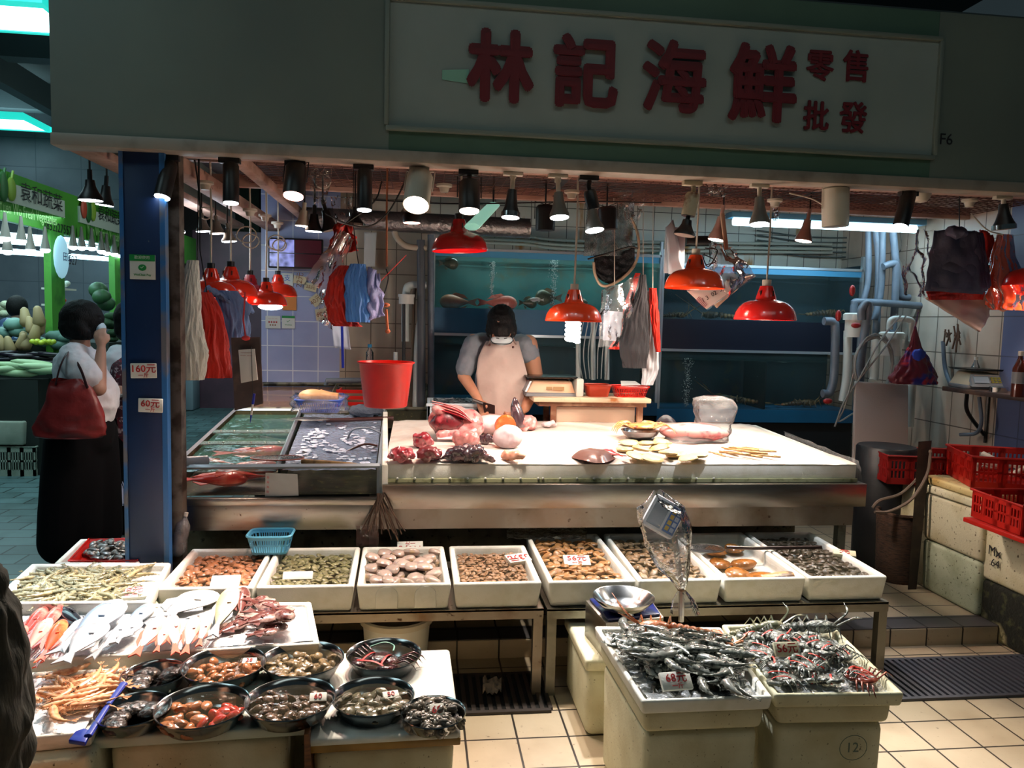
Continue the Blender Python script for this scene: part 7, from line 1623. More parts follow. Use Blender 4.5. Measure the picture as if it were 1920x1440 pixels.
pleated('bag', [(228, 878, 4), (228, 888, 9), (232, 910, 15), (234, 940, 17), (234, 946, 14)], 5.6, pm('bag_pale_blue', 'A8B8DC'), None, 8, .16, .7, 31, cat=None).parent = None
o = COL.objects[-1]; o.location = o.location-wloc(tb); o.parent = tb
build(MB().tube([V(224, 828, -.15), V(223, 850, -.15), V(228, 878, -.15)], .006, 5).tube([V(230, 828, -.15), V(232, 850, -.15), V(229, 878, -.15)], .006, 5), 'handle', pm('bag_pale_blue', 'A8B8DC'), tb)
def U(x, y, dY=0.): return P(x, y, Y=9.0+dY)
t = thing('person', Vector((U(35, 640).x, 9.0, 0)), 'vendor seen from behind in a blue floral shirt at the vegetable stall', 'person')
ux = U(32, 600).x
org('body', [('e', U(33, 578), (.09, .10, .12)), ('c', U(33, 590), U(33, 612), .06, .06), ('c', Vector((ux, 9, 1.3)), Vector((ux, 9, .8)), .16, .14), ('c', Vector((ux-.08, 9, .8)), Vector((ux-.08, 9, .05)), .09, .05), ('c', Vector((ux+.08, 9, .8)), Vector((ux+.08, 9, .05)), .09, .05)], SK2, t, .016)
org('hair', [('e', U(32, 575), (.105, .115, .13))], HAIR, t, .014, 2)
org('shirt', [('c', U(15, 612), U(52, 614), .10, .10), ('c', Vector((ux, 9, 1.3)), Vector((ux, 9, .75)), .2, .2)], mat('shirt_blue_floral', '2A4468', .8, noise=[(14, '9CB4CC', .56, .6)]), t, .018, 3)
def J(x, y, dY=0.): return P(x, y, Y=1.75+dY)
t = thing('person', Vector((J(-120, 1400).x, 1.75, 0)), 'person in a dark grey brown jacket, cut by the left edge of the photo', 'person')
jx = J(-60, 1300).x
org('body', [('e', (jx-.5, 1.7, 1.5), (.085, .1, .12)), ('c', (jx-.45, 1.72, 1.38), (jx-.4, 1.72, 1.3), .05, .06), ('c', (jx-.38, 1.74, 1.2), (jx-.05, 1.75, .85), .14, .14), ('c', (jx-.02, 1.75, .85), (jx, 1.75, .08), .1, .05), ('c', (jx-.2, 1.75, .85), (jx-.2, 1.75, .08), .1, .05), ('c', (jx, 1.72, .05), (jx, 1.86, .035), .04, .03)], SKIN, t, .012)
JK = mat('jacket_dark', '3A3830', .85, noise=(30, '2A2924', .4, .7), bump=(10, .8, (4, 4, .7)))
pleated('jacket', [(-175, 1000, 60), (-110, 1080, 95), (-70, 1150, 92), (-62, 1260, 100), (-68, 1360, 112), (-75, 1460, 110)], 1.75, JK, None, 4, .07, .8, 41, cat=None)
o = COL.objects[-1]; o.location = o.location-wloc(t); o.parent = t
org('hair', [('e', (jx-.5, 1.7, 1.53), (.1, .115, .12))], HAIR, t, .014, 2)

# ---------------------------------------------------------------- work table, scale, baskets behind the counter
wt = P(1110, 745, Y=4.85)
xa_, xb_ = P(1000, 745, Y=4.82).x, P(1220, 745, Y=4.82).x; zt_ = P(1110, 746, Y=4.82).z
t = thing('work_table', ((xa_+xb_)/2, 5.0, .09), 'white topped work table with rusty edges behind the ice counter', 'table')
RUS = mat('rusty_frame', '6A4028', .7, noise=[(9, '9A7A60', .5, .7)])
build(MB().bx((xa_, 4.80, zt_-.03), (xb_, 5.2, zt_)), 'top', mat('table_top_cream', 'D8C0A0', .6, noise=[(7, 'B8703A', .6, .7)]), t, bev=.006)
build(MB().bx((xa_+.04, 4.84, zt_-.06), (xb_-.02, 5.18, zt_-.03)), 'frame', RUS, t)
for x in (xa_+.14, xb_-.06):
    for y in (4.86, 5.14): build(MB().bx((x-.018, y-.018, .09), (x+.018, y+.018, zt_-.06)), 'leg', RUS, t)
build(MB().bx((xa_+.17, 4.9, .5), (xb_-.08, 4.92, zt_-.07)), 'panel', mat('panel_cream', 'D4B8A0', .6), t)
sc = P(1030, 742, Y=4.95)
def shopscale(c, w_, label, m, rz=0, tray=True):
    M = TM(c, (0, 0, rz), (w_, w_, w_)); t = thing('digital_scale', c, label, 'scale')
    mb = MB(M); mb.hexa([(-.5, -.35, .06), (.5, -.35, .06), (.5, .35, .06), (-.5, .35, .06), (-.36, -.28, .3), (.42, -.28, .3), (.42, .3, .34), (-.36, .3, .34)]); build(mb, 'body', m, t, bev=w_*.03)
    build(MB(M).hexa([(-.52, -.38, .0), (.52, -.38, .0), (.5, .36, .0), (-.5, .36, .0), (-.5, -.36, .08), (.5, -.36, .08), (.5, .36, .08), (-.5, .36, .08)]), 'base', mat('scale_grey', '6A6E72', .5), t, bev=w_*.02)
    build(MB(M).hexa([(-.46, -.36, .36), (.5, -.36, .36), (.5, .38, .36), (-.46, .38, .36), (-.5, -.4, .40), (.54, -.4, .40), (.54, .42, .40), (-.5, .42, .40)]), 'weighing_plate', mat('plate_dark', '2E3034', .25, .7), t, bev=w_*.01)
    return t, M
t, M = shopscale(sc+Vector((.0, .05, .0)), .33, 'cream digital scale with a dark plate on the work table beside the butcher', mat('scale_cream', 'D8AE8C', .45))
build(MB(M).hexa([(-.52, -.3, .09), (-.52, .25, .09), (-.48, .25, .09), (-.48, -.3, .09), (-.42, -.26, .30), (-.42, .22, .30), (-.38, .22, .30), (-.38, -.26, .30)]), 'display', mat('display_grey', '7A808A', .3), t)
build(MB(M).bx((-.1, -.362, .14), (.02, -.352, .2)).bx((.04, -.362, .13), (.26, -.352, .2)), 'label_plate', mat('label_olive', '9A7A50', .5), t)
build(MB().bx((P(1078, 740, Y=4.9).x, 4.86, zt_), (P(1092, 740, Y=4.9).x, 5.1, zt_+.12)), 'white_block', WHITEP, label='cream block between the digital scale and the red baskets', cat='block', bev=.01)
p = P(1119, 742, Y=4.95); basket((p.x, p.y, zt_), .17, .16, .075, mat('basket_red_brown', 'B03A22', .4), 'red brown basket without slots next to the cream scale', slots=False)
p = P(1180, 742, Y=4.95); basket((p.x, p.y, zt_), .24, .17, .07, REDP, 'red slotted basket with papers on the work table', nsl=14)
build(MB().add([(p.x-.07, p.y-.04, zt_+.075), (p.x+.07, p.y-.03, zt_+.08), (p.x+.05, p.y+.05, zt_+.10), (p.x-.05, p.y+.05, zt_+.10)], [(0, 1, 2, 3)]), 'paper', mat('paper_white', 'D4D2CC', .6), label='white papers in the red slotted basket', cat='paper', solid=.003)
# white crate and red tub by the butcher
a, b = P(802, 756, Y=5.05), P(897, 800, Y=5.05)
t = thing('white_crate', ((a.x+b.x)/2, 5.2, .6), 'white crate with a clear bag behind the fish head', 'crate')
build(MB().bx((a.x, 5.05, .6), (b.x, 5.065, a.z)).bx((a.x, 5.4, .6), (b.x, 5.415, a.z)).bx((a.x, 5.05, .6), (a.x+.015, 5.4, a.z)).bx((b.x-.015, 5.05, .6), (b.x, 5.4, a.z)).bx((a.x, 5.05, .6), (b.x, 5.4, .615)), 'body', mat('crate_white', 'C4D4DC', .5), t)
build(MB().bx((a.x-.01, 5.035, a.z-.02), (b.x+.01, 5.05, a.z)), 'rim', mat('crate_white', 'C4D4DC', .5), t, bev=.003)
build(MB().bx((a.x, 5.1, .09), (b.x, 5.4, .6)), 'stand', mat('cabinet_dark', '0E1418', .6), t)
build(MB().grid(14, 8, lambda u, v: Vector((a.x+.04+(b.x-a.x-.08)*u, 5.1+.25*v, a.z+.0+.03*nz(u*9, v*7)))), 'plastic_bag', CLEAR, label='clear bag crumpled inside the white crate behind the fish head', cat='bag', smooth=180)
p = P(945, 790, Y=5.0); build(MB().bx((p.x-.16, 4.98, .7), (p.x+.16, 5.14, P(945, 779, Y=5.0).z)), 'cutting_tub', mat('tub_orange', 'C4502A', .5), label='orange red tub in front of the butcher', cat='tub', bev=.01)

# ---------------------------------------------------------------- fish pieces and shellfish on the ice
def IC(px, py):
    z = .9
    for _ in range(6): p = P(px, py, Z=z); z = ctop(p.x, p.y)
    return P(px, py, Z=z+.004)
MEAT = mat('fish_flesh_red', '9A2A36', .3, noise=[(10, 'D88A90', .5, .68), (30, '5A121C', .55, .68)], coat=.7); FLP = mat('fish_flesh_pink', 'CC8480', .35, noise=[(8, 'EED0CC', .52, .7), (24, 'A04048', .55, .7)], coat=.6)
SKD = mat('fish_skin_dark', '3A2A30', .25, noise=[(16, '8A6A6E', .55, .7)], coat=.8); WHF = mat('fish_white', 'E2CCCE', .3, noise=[(20, 'D0B4BC', .5, .7)], coat=.6); GRB = mat('fish_grey_belly', 'B8A8B0', .3, noise=[(12, '8A7C88', .5, .7)], coat=.6)
# gaping fish head: solid mouth, the hollow's shade put into its dark red, pale lips
c = IC(838, 824); t = thing('gaping_fish', c, 'large open fish head with a red inside at the back of the ice', 'fish')
M = TM(c, (0, 0, .1))
org('head', [('c', M @ Vector((.17, .03, .07)), M @ Vector((-.06, .0, .17)), .05, .03), ('c', M @ Vector((.17, .03, .06)), M @ Vector((-.04, -.03, .03)), .05, .03), ('e', M @ Vector((.14, .06, .08)), (.08, .09, .085)), ('e', M @ Vector((.03, .09, .1)), (.13, .05, .09))], FLP, t, .008, 2, (.03, .012))
build(MB(M).ell((.01, -.0, .095), (.10, .05, .075)), 'mouth', mat('mouth_red', '6A101C', .4, noise=[(16, 'B85058', .5, .62), (40, '2E060C', .52, .66)], coat=.5), t, disp=(.025, .06), smooth=180)
for i in range(4): build(MB(M).tube(bez([(.15, -.01, .09), (.06, -.045+.01*i, .14+.012*i), (-.085, .0+.01*i, .18+.012*i)]), [.012]*12+[.006], 6, flat=.4), 'gill_fold', FLP if i % 2 else MEAT, t)
build(MB(M).tube(bez([(-.06, -.04, .012), (.06, -.05, .02), (.16, -.03, .06)]), .018, 8, flat=.6), 'lip', WHF, t)
def lump(px, py, w_, d_, h, m, label, name='cut_fish', rz=0, disp=(.04, .045), cat='fish', tip=None):
    c = IC(px, py); mb = MB(TM(c, (0, 0, rz))); mb.ell((0, 0, h*.45), (w_/2, d_/2, h*.55), nu=20, nv=14)
    if tip: mb.tube([(tip[0]*.3, tip[1]*.3, h*.4), tip], [h*.4, h*.1], 10)
    return build(mb, name, m, label=label, cat=cat, fuse=.007, sm=2, disp=disp)
lump(753, 862, .14, .09, .06, MEAT, 'red and white fish piece at the front left corner of the ice', disp=(.03, .05))
lump(803, 862, .13, .09, .07, mat('fish_piece_brown', '6E2A2E', .3, noise=[(14, 'C8A09C', .58, .68)], coat=.7), 'dark red wedge of fish next to the front left piece', rz=.3)
lump(792, 838, .13, .08, .08, MEAT, 'upright dark red fish piece behind the dark red wedge', rz=-.5)
lump(884, 862, .15, .12, .08, SKD, 'dark shiny fish collar with splayed ends', rz=.2, tip=(.11, -.05, .0))
lump(860, 862, .13, .1, .07, SKD, 'dark shiny fish fin piece left of the collar', rz=-.4, tip=(-.10, -.05, .0))
lump(872, 838, .16, .08, .09, FLP, 'pink fish cut behind the dark shiny collar', rz=-.3)
lump(912, 832, .09, .06, .06, SKD, 'small dark speckled skin piece left of the white fillet')
lump(925, 812, .26, .2, .11, WHF, 'big pale pink fish body with its cut end facing the front', 'cut_fish', rz=-.3, disp=(.2, .02))
build(MB().cyl(IC(946, 818)+Vector((0, -.0, .07)), IC(946, 818)+Vector((.003, -.03, .06)), .062, seg=24), 'salmon_slice', mat('salmon_orange', 'E8641E', .35, noise=(20, 'F09A5A', .5, .7), coat=.5), label='round orange salmon slice against the pale fish body', cat='fish', disp=(.05, .01))
lump(952, 838, .17, .13, .12, WHF, 'white thick fish fillet under the salmon slice', disp=(.1, .02))
lump(960, 862, .14, .05, .05, mat('fish_peach', 'E8A084', .35, noise=(9, 'F4CCB4', .5, .7), coat=.6), 'peach coloured fish strip in front of the white fillet', rz=-.45)
lump(984, 806, .15, .1, .09, FLP, 'pink fish cut right of the upright fish nose')
c = IC(966, 806); build(MB().tube(bez([c+Vector((.03, 0, .02)), c+Vector((.01, 0, .1)), c+Vector((-.005, .01, .17)), c+Vector((-.008, .015, .2))]), [.05, .05, .05, .048, .045, .043, .04, .038, .036, .034, .03, .026, .02, .016, .014, .012, .01, .008, .005], 14), 'fish_nose', SKD, label='dark fish nose standing upright beside the butcher hands', cat='fish', disp=(.02, .01), smooth=180)
lump(1029, 800, .10, .05, .035, WHF, 'small white fish slice alone at the back of the ice')
# skate-like flat piece with a pointed end and small red fish
c = IC(1112, 858); mb = MB(TM(c, (0, 0, 0)))
mb.grid(28, 10, lambda u, v: ((.115*v*(1-.12*math.sin(6.283*u)))*math.cos(6.283*u), (.085*math.sin(6.283*u)-(.075*max(0, -math.sin(6.283*u))**6))*v, .045*(1-v**3)+.002))
build(mb, 'ray_fish', mat('ray_brown', '6E5048', .3, noise=(16, '5A3E3A', .45, .7), coat=.7), label='brown flat rounded fish piece with a pointed tip on the ice', cat='fish', smooth=180, disp=(.05, .012))
lay_c = IC(1150, 858); fish(.17, .055, .04, mat('fish_bright_red', 'D8323C', .3, noise=[(14, 'F08A84', .5, .7)], coat=.7), RED1, 'red_fish', 'small bright red fish beside the brown flat piece', lay_c, (0, 0, 2.1))
# scallops
SCL = mat('scallop_shell', 'E4CC94', .4, noise=[(16, 'C8A868', .5, .7)], coat=.3)
mb = MB()
for s_ in (1, -1): mb.grid(40, 6, lambda u, v, s_=s_: (.055*v*math.cos(6.283*u), .05*v*math.sin(6.283*u)-.02*(1-v), .012+s_*.014*math.sqrt(max(0, 1-v*v))*(1+.12*math.cos(6.283*u*20)*v)))
mb.box((0, .05, .012), (.05, .014, .008)); sc0 = build(mb, 'scallop', SCL, smooth=180); sc0.data.transform(Matrix.Translation(sc0.location))
for i, (x, y) in enumerate(((1172, 846), (1190, 862), (1202, 852), (1222, 864), (1236, 846), (1252, 860), (1268, 856), (1290, 866), (1214, 842), (1180, 834), (1308, 862), (1240, 838))):
    p_ = IC(x, y)+Vector((0, 0, .01*(i % 3))); rot = (rnd.gauss(0, .2), rnd.gauss(0, .2), rnd.uniform(0, 6))
    if i == 0: sc0.location = p_; sc0.rotation_euler = rot; tag(sc0, 'pale yellow scallop lying on the ice between red fish and razor clams', 'scallop', 'scallops on the ice')
    else: dup(sc0, p_, rot, rnd.uniform(.9, 1.15), 'pale yellow scallop lying on the ice between red fish and razor clams', 'scallops on the ice')
mb = MB().tube([(-.075, 0, .012), (-.03, .004, .012), (.03, .004, .012), (.075, 0, .012)], [.009, .012, .012, .009], 10, flat=.6).tube([(.07, 0, .012), (.10, .002, .01)], [.009, .004], 8)
rz0 = build(mb, 'razor_clam', mat('razor_shell', '9C6E34', .3, rand=.15, noise=[(30, 'D8B880', .5, .66, 3, (1, 6, 6))], coat=.5), smooth=180); rz0.data.transform(Matrix.Translation(rz0.location))
for i in range(13):
    p_ = IC(1342+8.0*i, 852+6*math.sin(i*1.7))+Vector((0, 0, .008*(i % 2))); rot = (0, 0, (1.9 if i < 5 else 2.5)+rnd.gauss(0, .15)); k = .55 if i < 5 else .95
    if i == 0: rz0.location = p_; rz0.rotation_euler = rot; rz0.scale = (k,)*3; tag(rz0, 'brown striped razor clam in the row on the right part of the ice', 'razor clam', 'razor clams on the ice')
    else: dup(rz0, p_, rot, k, 'brown striped razor clam in the row on the right part of the ice', 'razor clams on the ice')
# bowl with the orange crab
c = IC(1200, 822); build(MB().lathe([(0, 0), (.06, 0), (.10, .025), (.115, .05), (.112, .05), (.095, .028), (.05, .006), (0, .006)], c, 32), 'bowl', BOWL, label='pale bowl under the orange crab on the ice', cat='bowl', smooth=60)
crab('orange_crab', c+Vector((0, 0, .045)), .17, mat('crab_orange', 'DC8A4E', .3, noise=[(16, 'F0C890', .5, .66), (30, '7A3A20', .58, .68)], coat=.5), 'orange cooked looking crab spreading its claws over the pale bowl', 0, None, True, spread=1.15)
# pink fish in a clear bag
c = IC(1300, 826); build(MB(TM(c, (0, 0, -.25))).ell((0, 0, .05), (.2, .09, .055), nu=24, nv=14), 'bagged_fish', mat('fish_bag_pink', 'F0A8A4', .3, noise=[(12, 'D86068', .56, .68)], coat=.6), label='pink fish piece inside the knotted clear bag', cat='fish', disp=(.06, .02), smooth=180)
bgf = [(826, 1300, 60), (810, 1315, 52), (795, 1335, 34), (780, 1340, 40), (762, 1338, 42), (748, 1335, 38), (742, 1335, 18)]
def bgg(u, v):
    f = v*(len(bgf)-1); i = min(len(bgf)-2, int(f)); k = f-i; y, x, w_ = [bgf[i][j]*(1-k)+bgf[i+1][j]*k for j in range(3)]; a = 6.283*u
    q_ = P(x, y, Y=c.y+.02); w_ *= .0032*(1+.12*nz(math.cos(a)*3, math.sin(a)*3, v*7)+.06*math.cos(a*3+.5)); return q_+Vector((w_*math.cos(a), .6*w_*math.sin(a), 0))
build(MB().grid(48, 36, bgg, wrap=True), 'clear_bag', CLEAR, label='knotted clear plastic bag standing over the pink fish on the ice', cat='bag', smooth=180)
build(MB().grid(20, 10, lambda u, v: P(1218+60*u, 822-44*v*math.sin(.3+u*2.5), Y=c.y+.05+.05*nz(u*4, v*4))), 'clear_bag', CLEAR, label='clear plastic bag between the orange crab and the pink fish', cat='bag', smooth=180)
# ---------------------------------------------------------------- right side: foam boxes, crates, shelf, pipes
def fbox(x0, x1, y0, y1, z0, z1, m, label, lid=None, bev=.025, rot=0, name='foam_box'):
    c = Vector(((x0+x1)/2, (y0+y1)/2, z0)); M = TM(c, (0, 0, rot)); t = thing(name, c, label, 'box')
    a, b, h = (x1-x0)/2, (y1-y0)/2, z1-z0; hl = h-(lid or 0)
    build(MB(M).hexa([(-a*.97, -b*.97, 0), (a*.97, -b*.97, 0), (a*.97, b*.97, 0), (-a*.97, b*.97, 0), (-a, -b, hl), (a, -b, hl), (a, b, hl), (-a, b, hl)]), 'body', m, t, bev=bev, seg=3)
    if lid: build(MB(M).box((0, 0, h-lid/2), (2*a+.02, 2*b+.02, lid-.004)), 'lid', m, t, bev=.012, seg=3)
    return t
F2 = mat('foam_grimy', 'CFC8AC', .8, noise=[(4, 'A89A6C', .45, .75), (60, '5A4E34', .62, .72)], bump=(110, .2))
FBK = mat('foam_black_mould', '15170F', .9, noise=[(2.6, 'A8A078', .56, .64), (20, '3A3C22', .55, .66)], bump=(60, .5))
# left column of boxes against the platform
xa1 = P(1722, 1100, Z=.09).x; y1 = P(1722, 1100, Z=.09).y
zb1_ = P(1722, 1008, Y=y1).z; zb2_ = P(1722, 905, Y=y1).z; zb3_ = P(1722, 893, Y=y1).z
xw1 = P(1822, 1160, Z=.09).x; yfr = P(1808, 1158, Z=.09).y
fbox(xa1, xa1+.55, yfr, y1, .09, zb1_, mat('foam_box_green', 'B4BCA4', .8, noise=[(5, '7A7E5E', .42, .72), (60, '3E3C28', .62, .72)], bump=(110, .2)), 'mouldy greenish foam box on the platform, lowest in the left stack')
fbox(xa1-.01, xa1+.56, yfr-.01, y1, zb1_, zb2_, F2, 'white foam box with a brown tape band in the left stack', .05)
fbox(xa1-.02, xa1+.6, yfr-.03, y1+.02, zb2_, zb2_+.045, mat('foam_lid_dirty', 'D4BC84', .8, noise=[(5, 'B0843C', .45, .7), (40, '5A4628', .62, .7)], bump=(110, .2)), 'dirty yellowed foam lid on top of the left stack', name='foam_cover', bev=.014)
# right stack nearer the camera
xa2 = P(1822, 1180, Z=0).x; yy1 = P(1825, 1170, Z=0).y
yA = 3.42; yB = 2.55; xb0 = P(1862, 1262, Z=0).x
xs0 = P(1835, 1240, Z=0).x+.05
zz1 = P(1822, 1078, Y=3.66).z; zz2 = P(1820, 965, Y=3.66).z
X2 = xa1+.03
fbox(X2, X2+.6, 2.98, 3.66, .0, zz1, FBK, 'foam box covered with black mould at the right edge of the platform')
fbox(X2-.01, X2+.6, 2.9, 3.66, zz1, zz2, F2, 'foam box with black marker writing standing on the mouldy one', .04)
t = thing('marker_writing', P(1840, 1035, Y=3.4), 'black marker scribble on the side of the foam box at the right', 'writing')
text(t, 'Mx', Vector((X2-.014, 3.52, zz1+.17)), (0, -1, 0), (0, 0, 1), .07, BLACKINK); text(t, '64', Vector((X2-.014, 3.51, zz1+.11)), (0, -1, 0), (0, 0, 1), .06, BLACKINK)
# red crates
def crate(c, w_, d_, h, rot, label, m=REDP, name='red_crate'):
    M = TM(c, (0, 0, rot)); t = thing(name, c, label, 'crate')
    mb = MB(M)
    for s_ in (1, -1):
        for ax in (0, 1):
            L = (w_, d_)[ax]; O = (d_, w_)[ax]/2*s_; n = int(L/.022)
            def bx_(u0, u1, z0, z1, th=.006):
                c1, c2 = (u0+u1)/2, (z0+z1)/2
                mb.box((c1, O, c2) if ax == 0 else (O, c1, c2), (u1-u0, th, z1-z0) if ax == 0 else (th, u1-u0, z1-z0))
            bx_(-L/2, L/2, 0, h*.22); bx_(-L/2, L/2, h*.82, h); bx_(-L/2, L/2, h*.48, h*.55)
            for k in range(5): u = -L/2+L*k/4; bx_(u-.018 if k else u, u+.018 if k < 4 else u, 0, h)
            for k in range(n):
                u = -L/2+(k+.5)*L/n; bx_(u-.004, u+.004, h*.2, h*.84)
    build(mb, 'side_wall', m, t)
    build(MB(M).box((0, 0, .004), (w_, d_, .006)), 'floor', m, t)
    rp = [M @ Vector((s1*(w_/2+.006), s2*(d_/2+.006), h)) for s1, s2 in ((1, 1), (-1, 1), (-1, -1), (1, -1))]
    build(MB().tube(rp, .009, 6, closed=True, flat=.8), 'rim', m, t)
    return t
REDC2 = mat('crate_red', 'B81C12', .4, noise=(5, '8E140C', .45, .75))
zc_ = zb2_+.047
cc = P(1850, 885, Z=zc_+.0)
crate((xa1+.36, yfr+.22, zc_), .58, .42, .17, -.35, 'large red crate of white packets on the left stack of foam boxes', REDC2)
crate((xa1+.12, y1+.25, zc_-.08), .5, .36, .17, -.2, 'darker red crate behind the one with white packets', mat('crate_red_dark', '7E1210', .45))
build(MB().bx((xa1, y1+.03, .09), (xa1+.4, y1+.42, zc_-.085)), 'foam_box', F2, label='foam box behind the left stack, under the darker red crate', cat='box', bev=.02)
p = P(1872, 960, Y=3.3)
crate((p.x+.27, 3.32, zz2+.03), .5, .36, .14, -.08, 'red crate at the right edge, nearest of the three', REDC2)
build(MB().box((p.x+.28, 3.3, zz2+.014), (.58, .44, .024)), 'red_tray', REDC2, label='flat red tray under the crate at the right edge', cat='tray', bev=.004)
for i in range(16):
    u, v = rnd.uniform(-.2, .2), rnd.uniform(-.14, .14); M = TM((xa1+.38+u, yfr+.22+v, zc_+.07+.03*(i % 3)), (rnd.gauss(0, .3), rnd.gauss(0, .3), rnd.uniform(0, 6)))
    if i == 0: pk = build(MB().tube([(-.06, 0, 0), (.06, 0, 0)], .02, 8, flat=.7), 'white_packet', mat('packet_white', 'D4CDBC', .6), label='white wrapped packet lying in the large red crate', cat='packet', group='white packets in the red crate', bev=.003); pk.data.transform(Matrix.Translation(pk.location)); pk.matrix_world = M
    else: o = dup(pk, M.translation, M.to_euler(), 1)
# shelf with scale and bottles on the right wall
ys0 = P(1760, 728, X=XR-.25).y
pA, pB = P(1765, 722, Y=4.55), P(1920, 738, Y=3.85); zsh = P(1850, 735, Y=4.2).z
xsh = P(1770, 728, Y=4.6).x
t = thing('wall_shelf', (XR-.2, 4.2, zsh-.1), 'dark wall shelf on brackets carrying the grey scale at the right', 'shelf')
build(MB().bx((xsh-.0, 3.7, zsh-.03), (XR-.002, 4.62, zsh)), 'board', mat('shelf_dark', '3A2E2A', .6, noise=(9, '5E4838', .5, .7)), t, bev=.004)
for y in (3.85, 4.45): build(MB().tube(bez([(XR-.02, y, zsh-.3), (XR-.15, y, zsh-.15), (xsh+.05, y, zsh-.035)]), .012, 6).tube([(XR-.012, y, zsh-.35), (XR-.012, y, zsh)], .01, 6), 'bracket', BLACKM, t)
sp = P(1842, 728, Z=zsh); 
t, M = shopscale(Vector((sp.x-.0, sp.y, zsh+.001)), .32, 'grey digital scale with a blue screen on the wall shelf', mat('scale_cream_dirty', 'B8AC92', .5, noise=(9, '8A7450', .55, .7)), -.15)
build(MB(M).hexa([(-.46, -.44, .05), (.2, -.44, .05), (.2, -.30, .08), (-.46, -.30, .08), (-.44, -.40, .09), (.2, -.40, .09), (.18, -.27, .30), (-.42, -.27, .30)]), 'console', mat('console_grey', '7E888E', .45), t, bev=.004)
build(MB(M).hexa([(-.38, -.405, .13), (-.1, -.405, .13), (-.1, -.38, .13), (-.38, -.38, .13), (-.38, -.33, .25), (-.1, -.33, .25), (-.1, -.30, .25), (-.38, -.30, .25)]), 'screen', mat('lcd_blue', '9CB4C4', .2), t)
for i in range(3):
    for j in range(3): build(MB(M).box((-.03+.07*i, -.385+.025*j, .15+.04*j), (.05, .01, .025)), 'key', mat('key_yellow_green', 'A8A83C', .4), t)
def bottle(c, r, h, label, m, capm, lab=None):
    t = thing('bottle', c, label, 'bottle')
    build(MB().lathe([(0, 0), (r, .003), (r, h*.62), (r*.55, h*.78), (r*.35, h*.86), (r*.35, h*.92), (0, h*.92)], c, 20), 'body', m, t, smooth=60)
    build(MB().cyl(Vector(c)+Vector((0, 0, h*.9)), Vector(c)+Vector((0, 0, h)), r*.42, seg=14), 'cap', capm, t)
    if lab: build(MB().lathe([(r+.001, h*.3), (r+.001, h*.55)], c, 20), 'label', lab, t)
p = P(1908, 745, Z=zsh); bottle((p.x, p.y, zsh), .036, .26, 'brown sauce bottle with a white cap on the shelf at the right edge', mat('sauce_brown', '5A2414', .2, coat=.6), WHITEP, mat('label_grey', '8A8C90', .5))
p = P(1826, 730, Y=4.55); bottle((p.x, 4.55, zsh), .03, .2, 'clear bottle with a white cap behind the grey scale', film('pet3', 'C8D0D0', .25, .08, .4), WHITEP)
p = P(1795, 725, Y=4.2); build(MB().lathe([(0, 0), (.05, 0), (.052, .03), (.047, .034), (0, .034)], (max(p.x, xsh+.06), p.y, zsh), 22), 'round_tin', BOWL, label='round tin on the shelf left of the grey scale', cat='tin')
# hose hanging by the shelf
build(MB().tube(bez([(P(1768, 640, X=XR-.05)), P(1772, 690, X=XR-.06), P(1782, 720, X=XR-.1)]), .014, 8), 'hose', GREYPIPE, label='grey bent hose on the white tiles above the shelf', cat='hose')
build(MB().tube(bez([P(1836, 745, Y=4.4), P(1840, 790, Y=4.35), P(1830, 812, Y=4.4), P(1800, 815, Y=4.5)]), .012, 8), 'hose', GREYPIPE, label='grey hose curling under the wall shelf', cat='hose')
# foam board leaning, black drum, wicker basket with net, post
q = [P(1600, 893, Y=4.6), P(1703, 880, Y=4.62), P(1704, 722, Y=4.8), P(1605, 715, Y=4.8)]
build(MB().prism(q, (0, .03, 0)), 'foam_board', mat('board_greyish', 'A89E98', .8, bump=(120, .15)), label='grey white foam board leaning behind the black drum', cat='board', bev=.008)
c = P(1662, 1000, Y=4.55); zt3 = P(1662, 845, Y=4.35).z
build(MB().lathe([(0, 0), (.17, 0), (.18, zt3-.09), (.17, zt3-.075), (0, zt3-.075)], (P(1662, 850, Y=4.45).x, 4.45, .09), 32), 'black_drum', mat('drum_black', '17171A', .45, bump=(12, .4)), label='black drum under the leaning foam board', cat='drum', smooth=50)
c = P(1680, 1085, Z=.09); rz_ = .13; hz = P(1680, 960, Y=c.y).z-.09
WK = mat('wicker', '5A3C28', .7, noise=[(24, '2E1C12', .45, .65, 3, (1, 1, 8))], bump=(60, 1.0, (1, 1, 10)))
t = thing('wicker_basket', (c.x, c.y, .09), 'brown wicker basket with a hoop net standing right of the counter leg', 'basket')
build(MB().grid(48, 20, lambda u, v: (c.x+rz_*(.88+.12*v)*(1+.012*math.cos(24*6.283*u+v*60))*math.cos(6.283*u), c.y+rz_*(.88+.12*v)*(1+.012*math.cos(24*6.283*u+v*60))*math.sin(6.283*u), .09+hz*v), wrap=True), 'weave', WK, t, smooth=180, solid=.006)
build(MB().tube([(c.x+rz_*math.cos(a), c.y+rz_*math.sin(a), .09+hz) for a in [6.283*i/24 for i in range(24)]], .011, 6, closed=True), 'rim', WK, t)
build(MB().tube(bez([P(x, y, Y=4.1) for x, y in ((1636, 952), (1650, 938), (1690, 925), (1725, 890), (1744, 850), (1738, 830))], 6)+bez([P(x, y, Y=4.0) for x, y in ((1745, 850), (1738, 890), (1710, 935), (1670, 958), (1640, 960))], 6), .009, 6), 'net_hoop', mat('hoop_grey_brown', '6E5E52', .6), label='bent grey brown net hoop hanging over the wicker basket', cat='hoop')
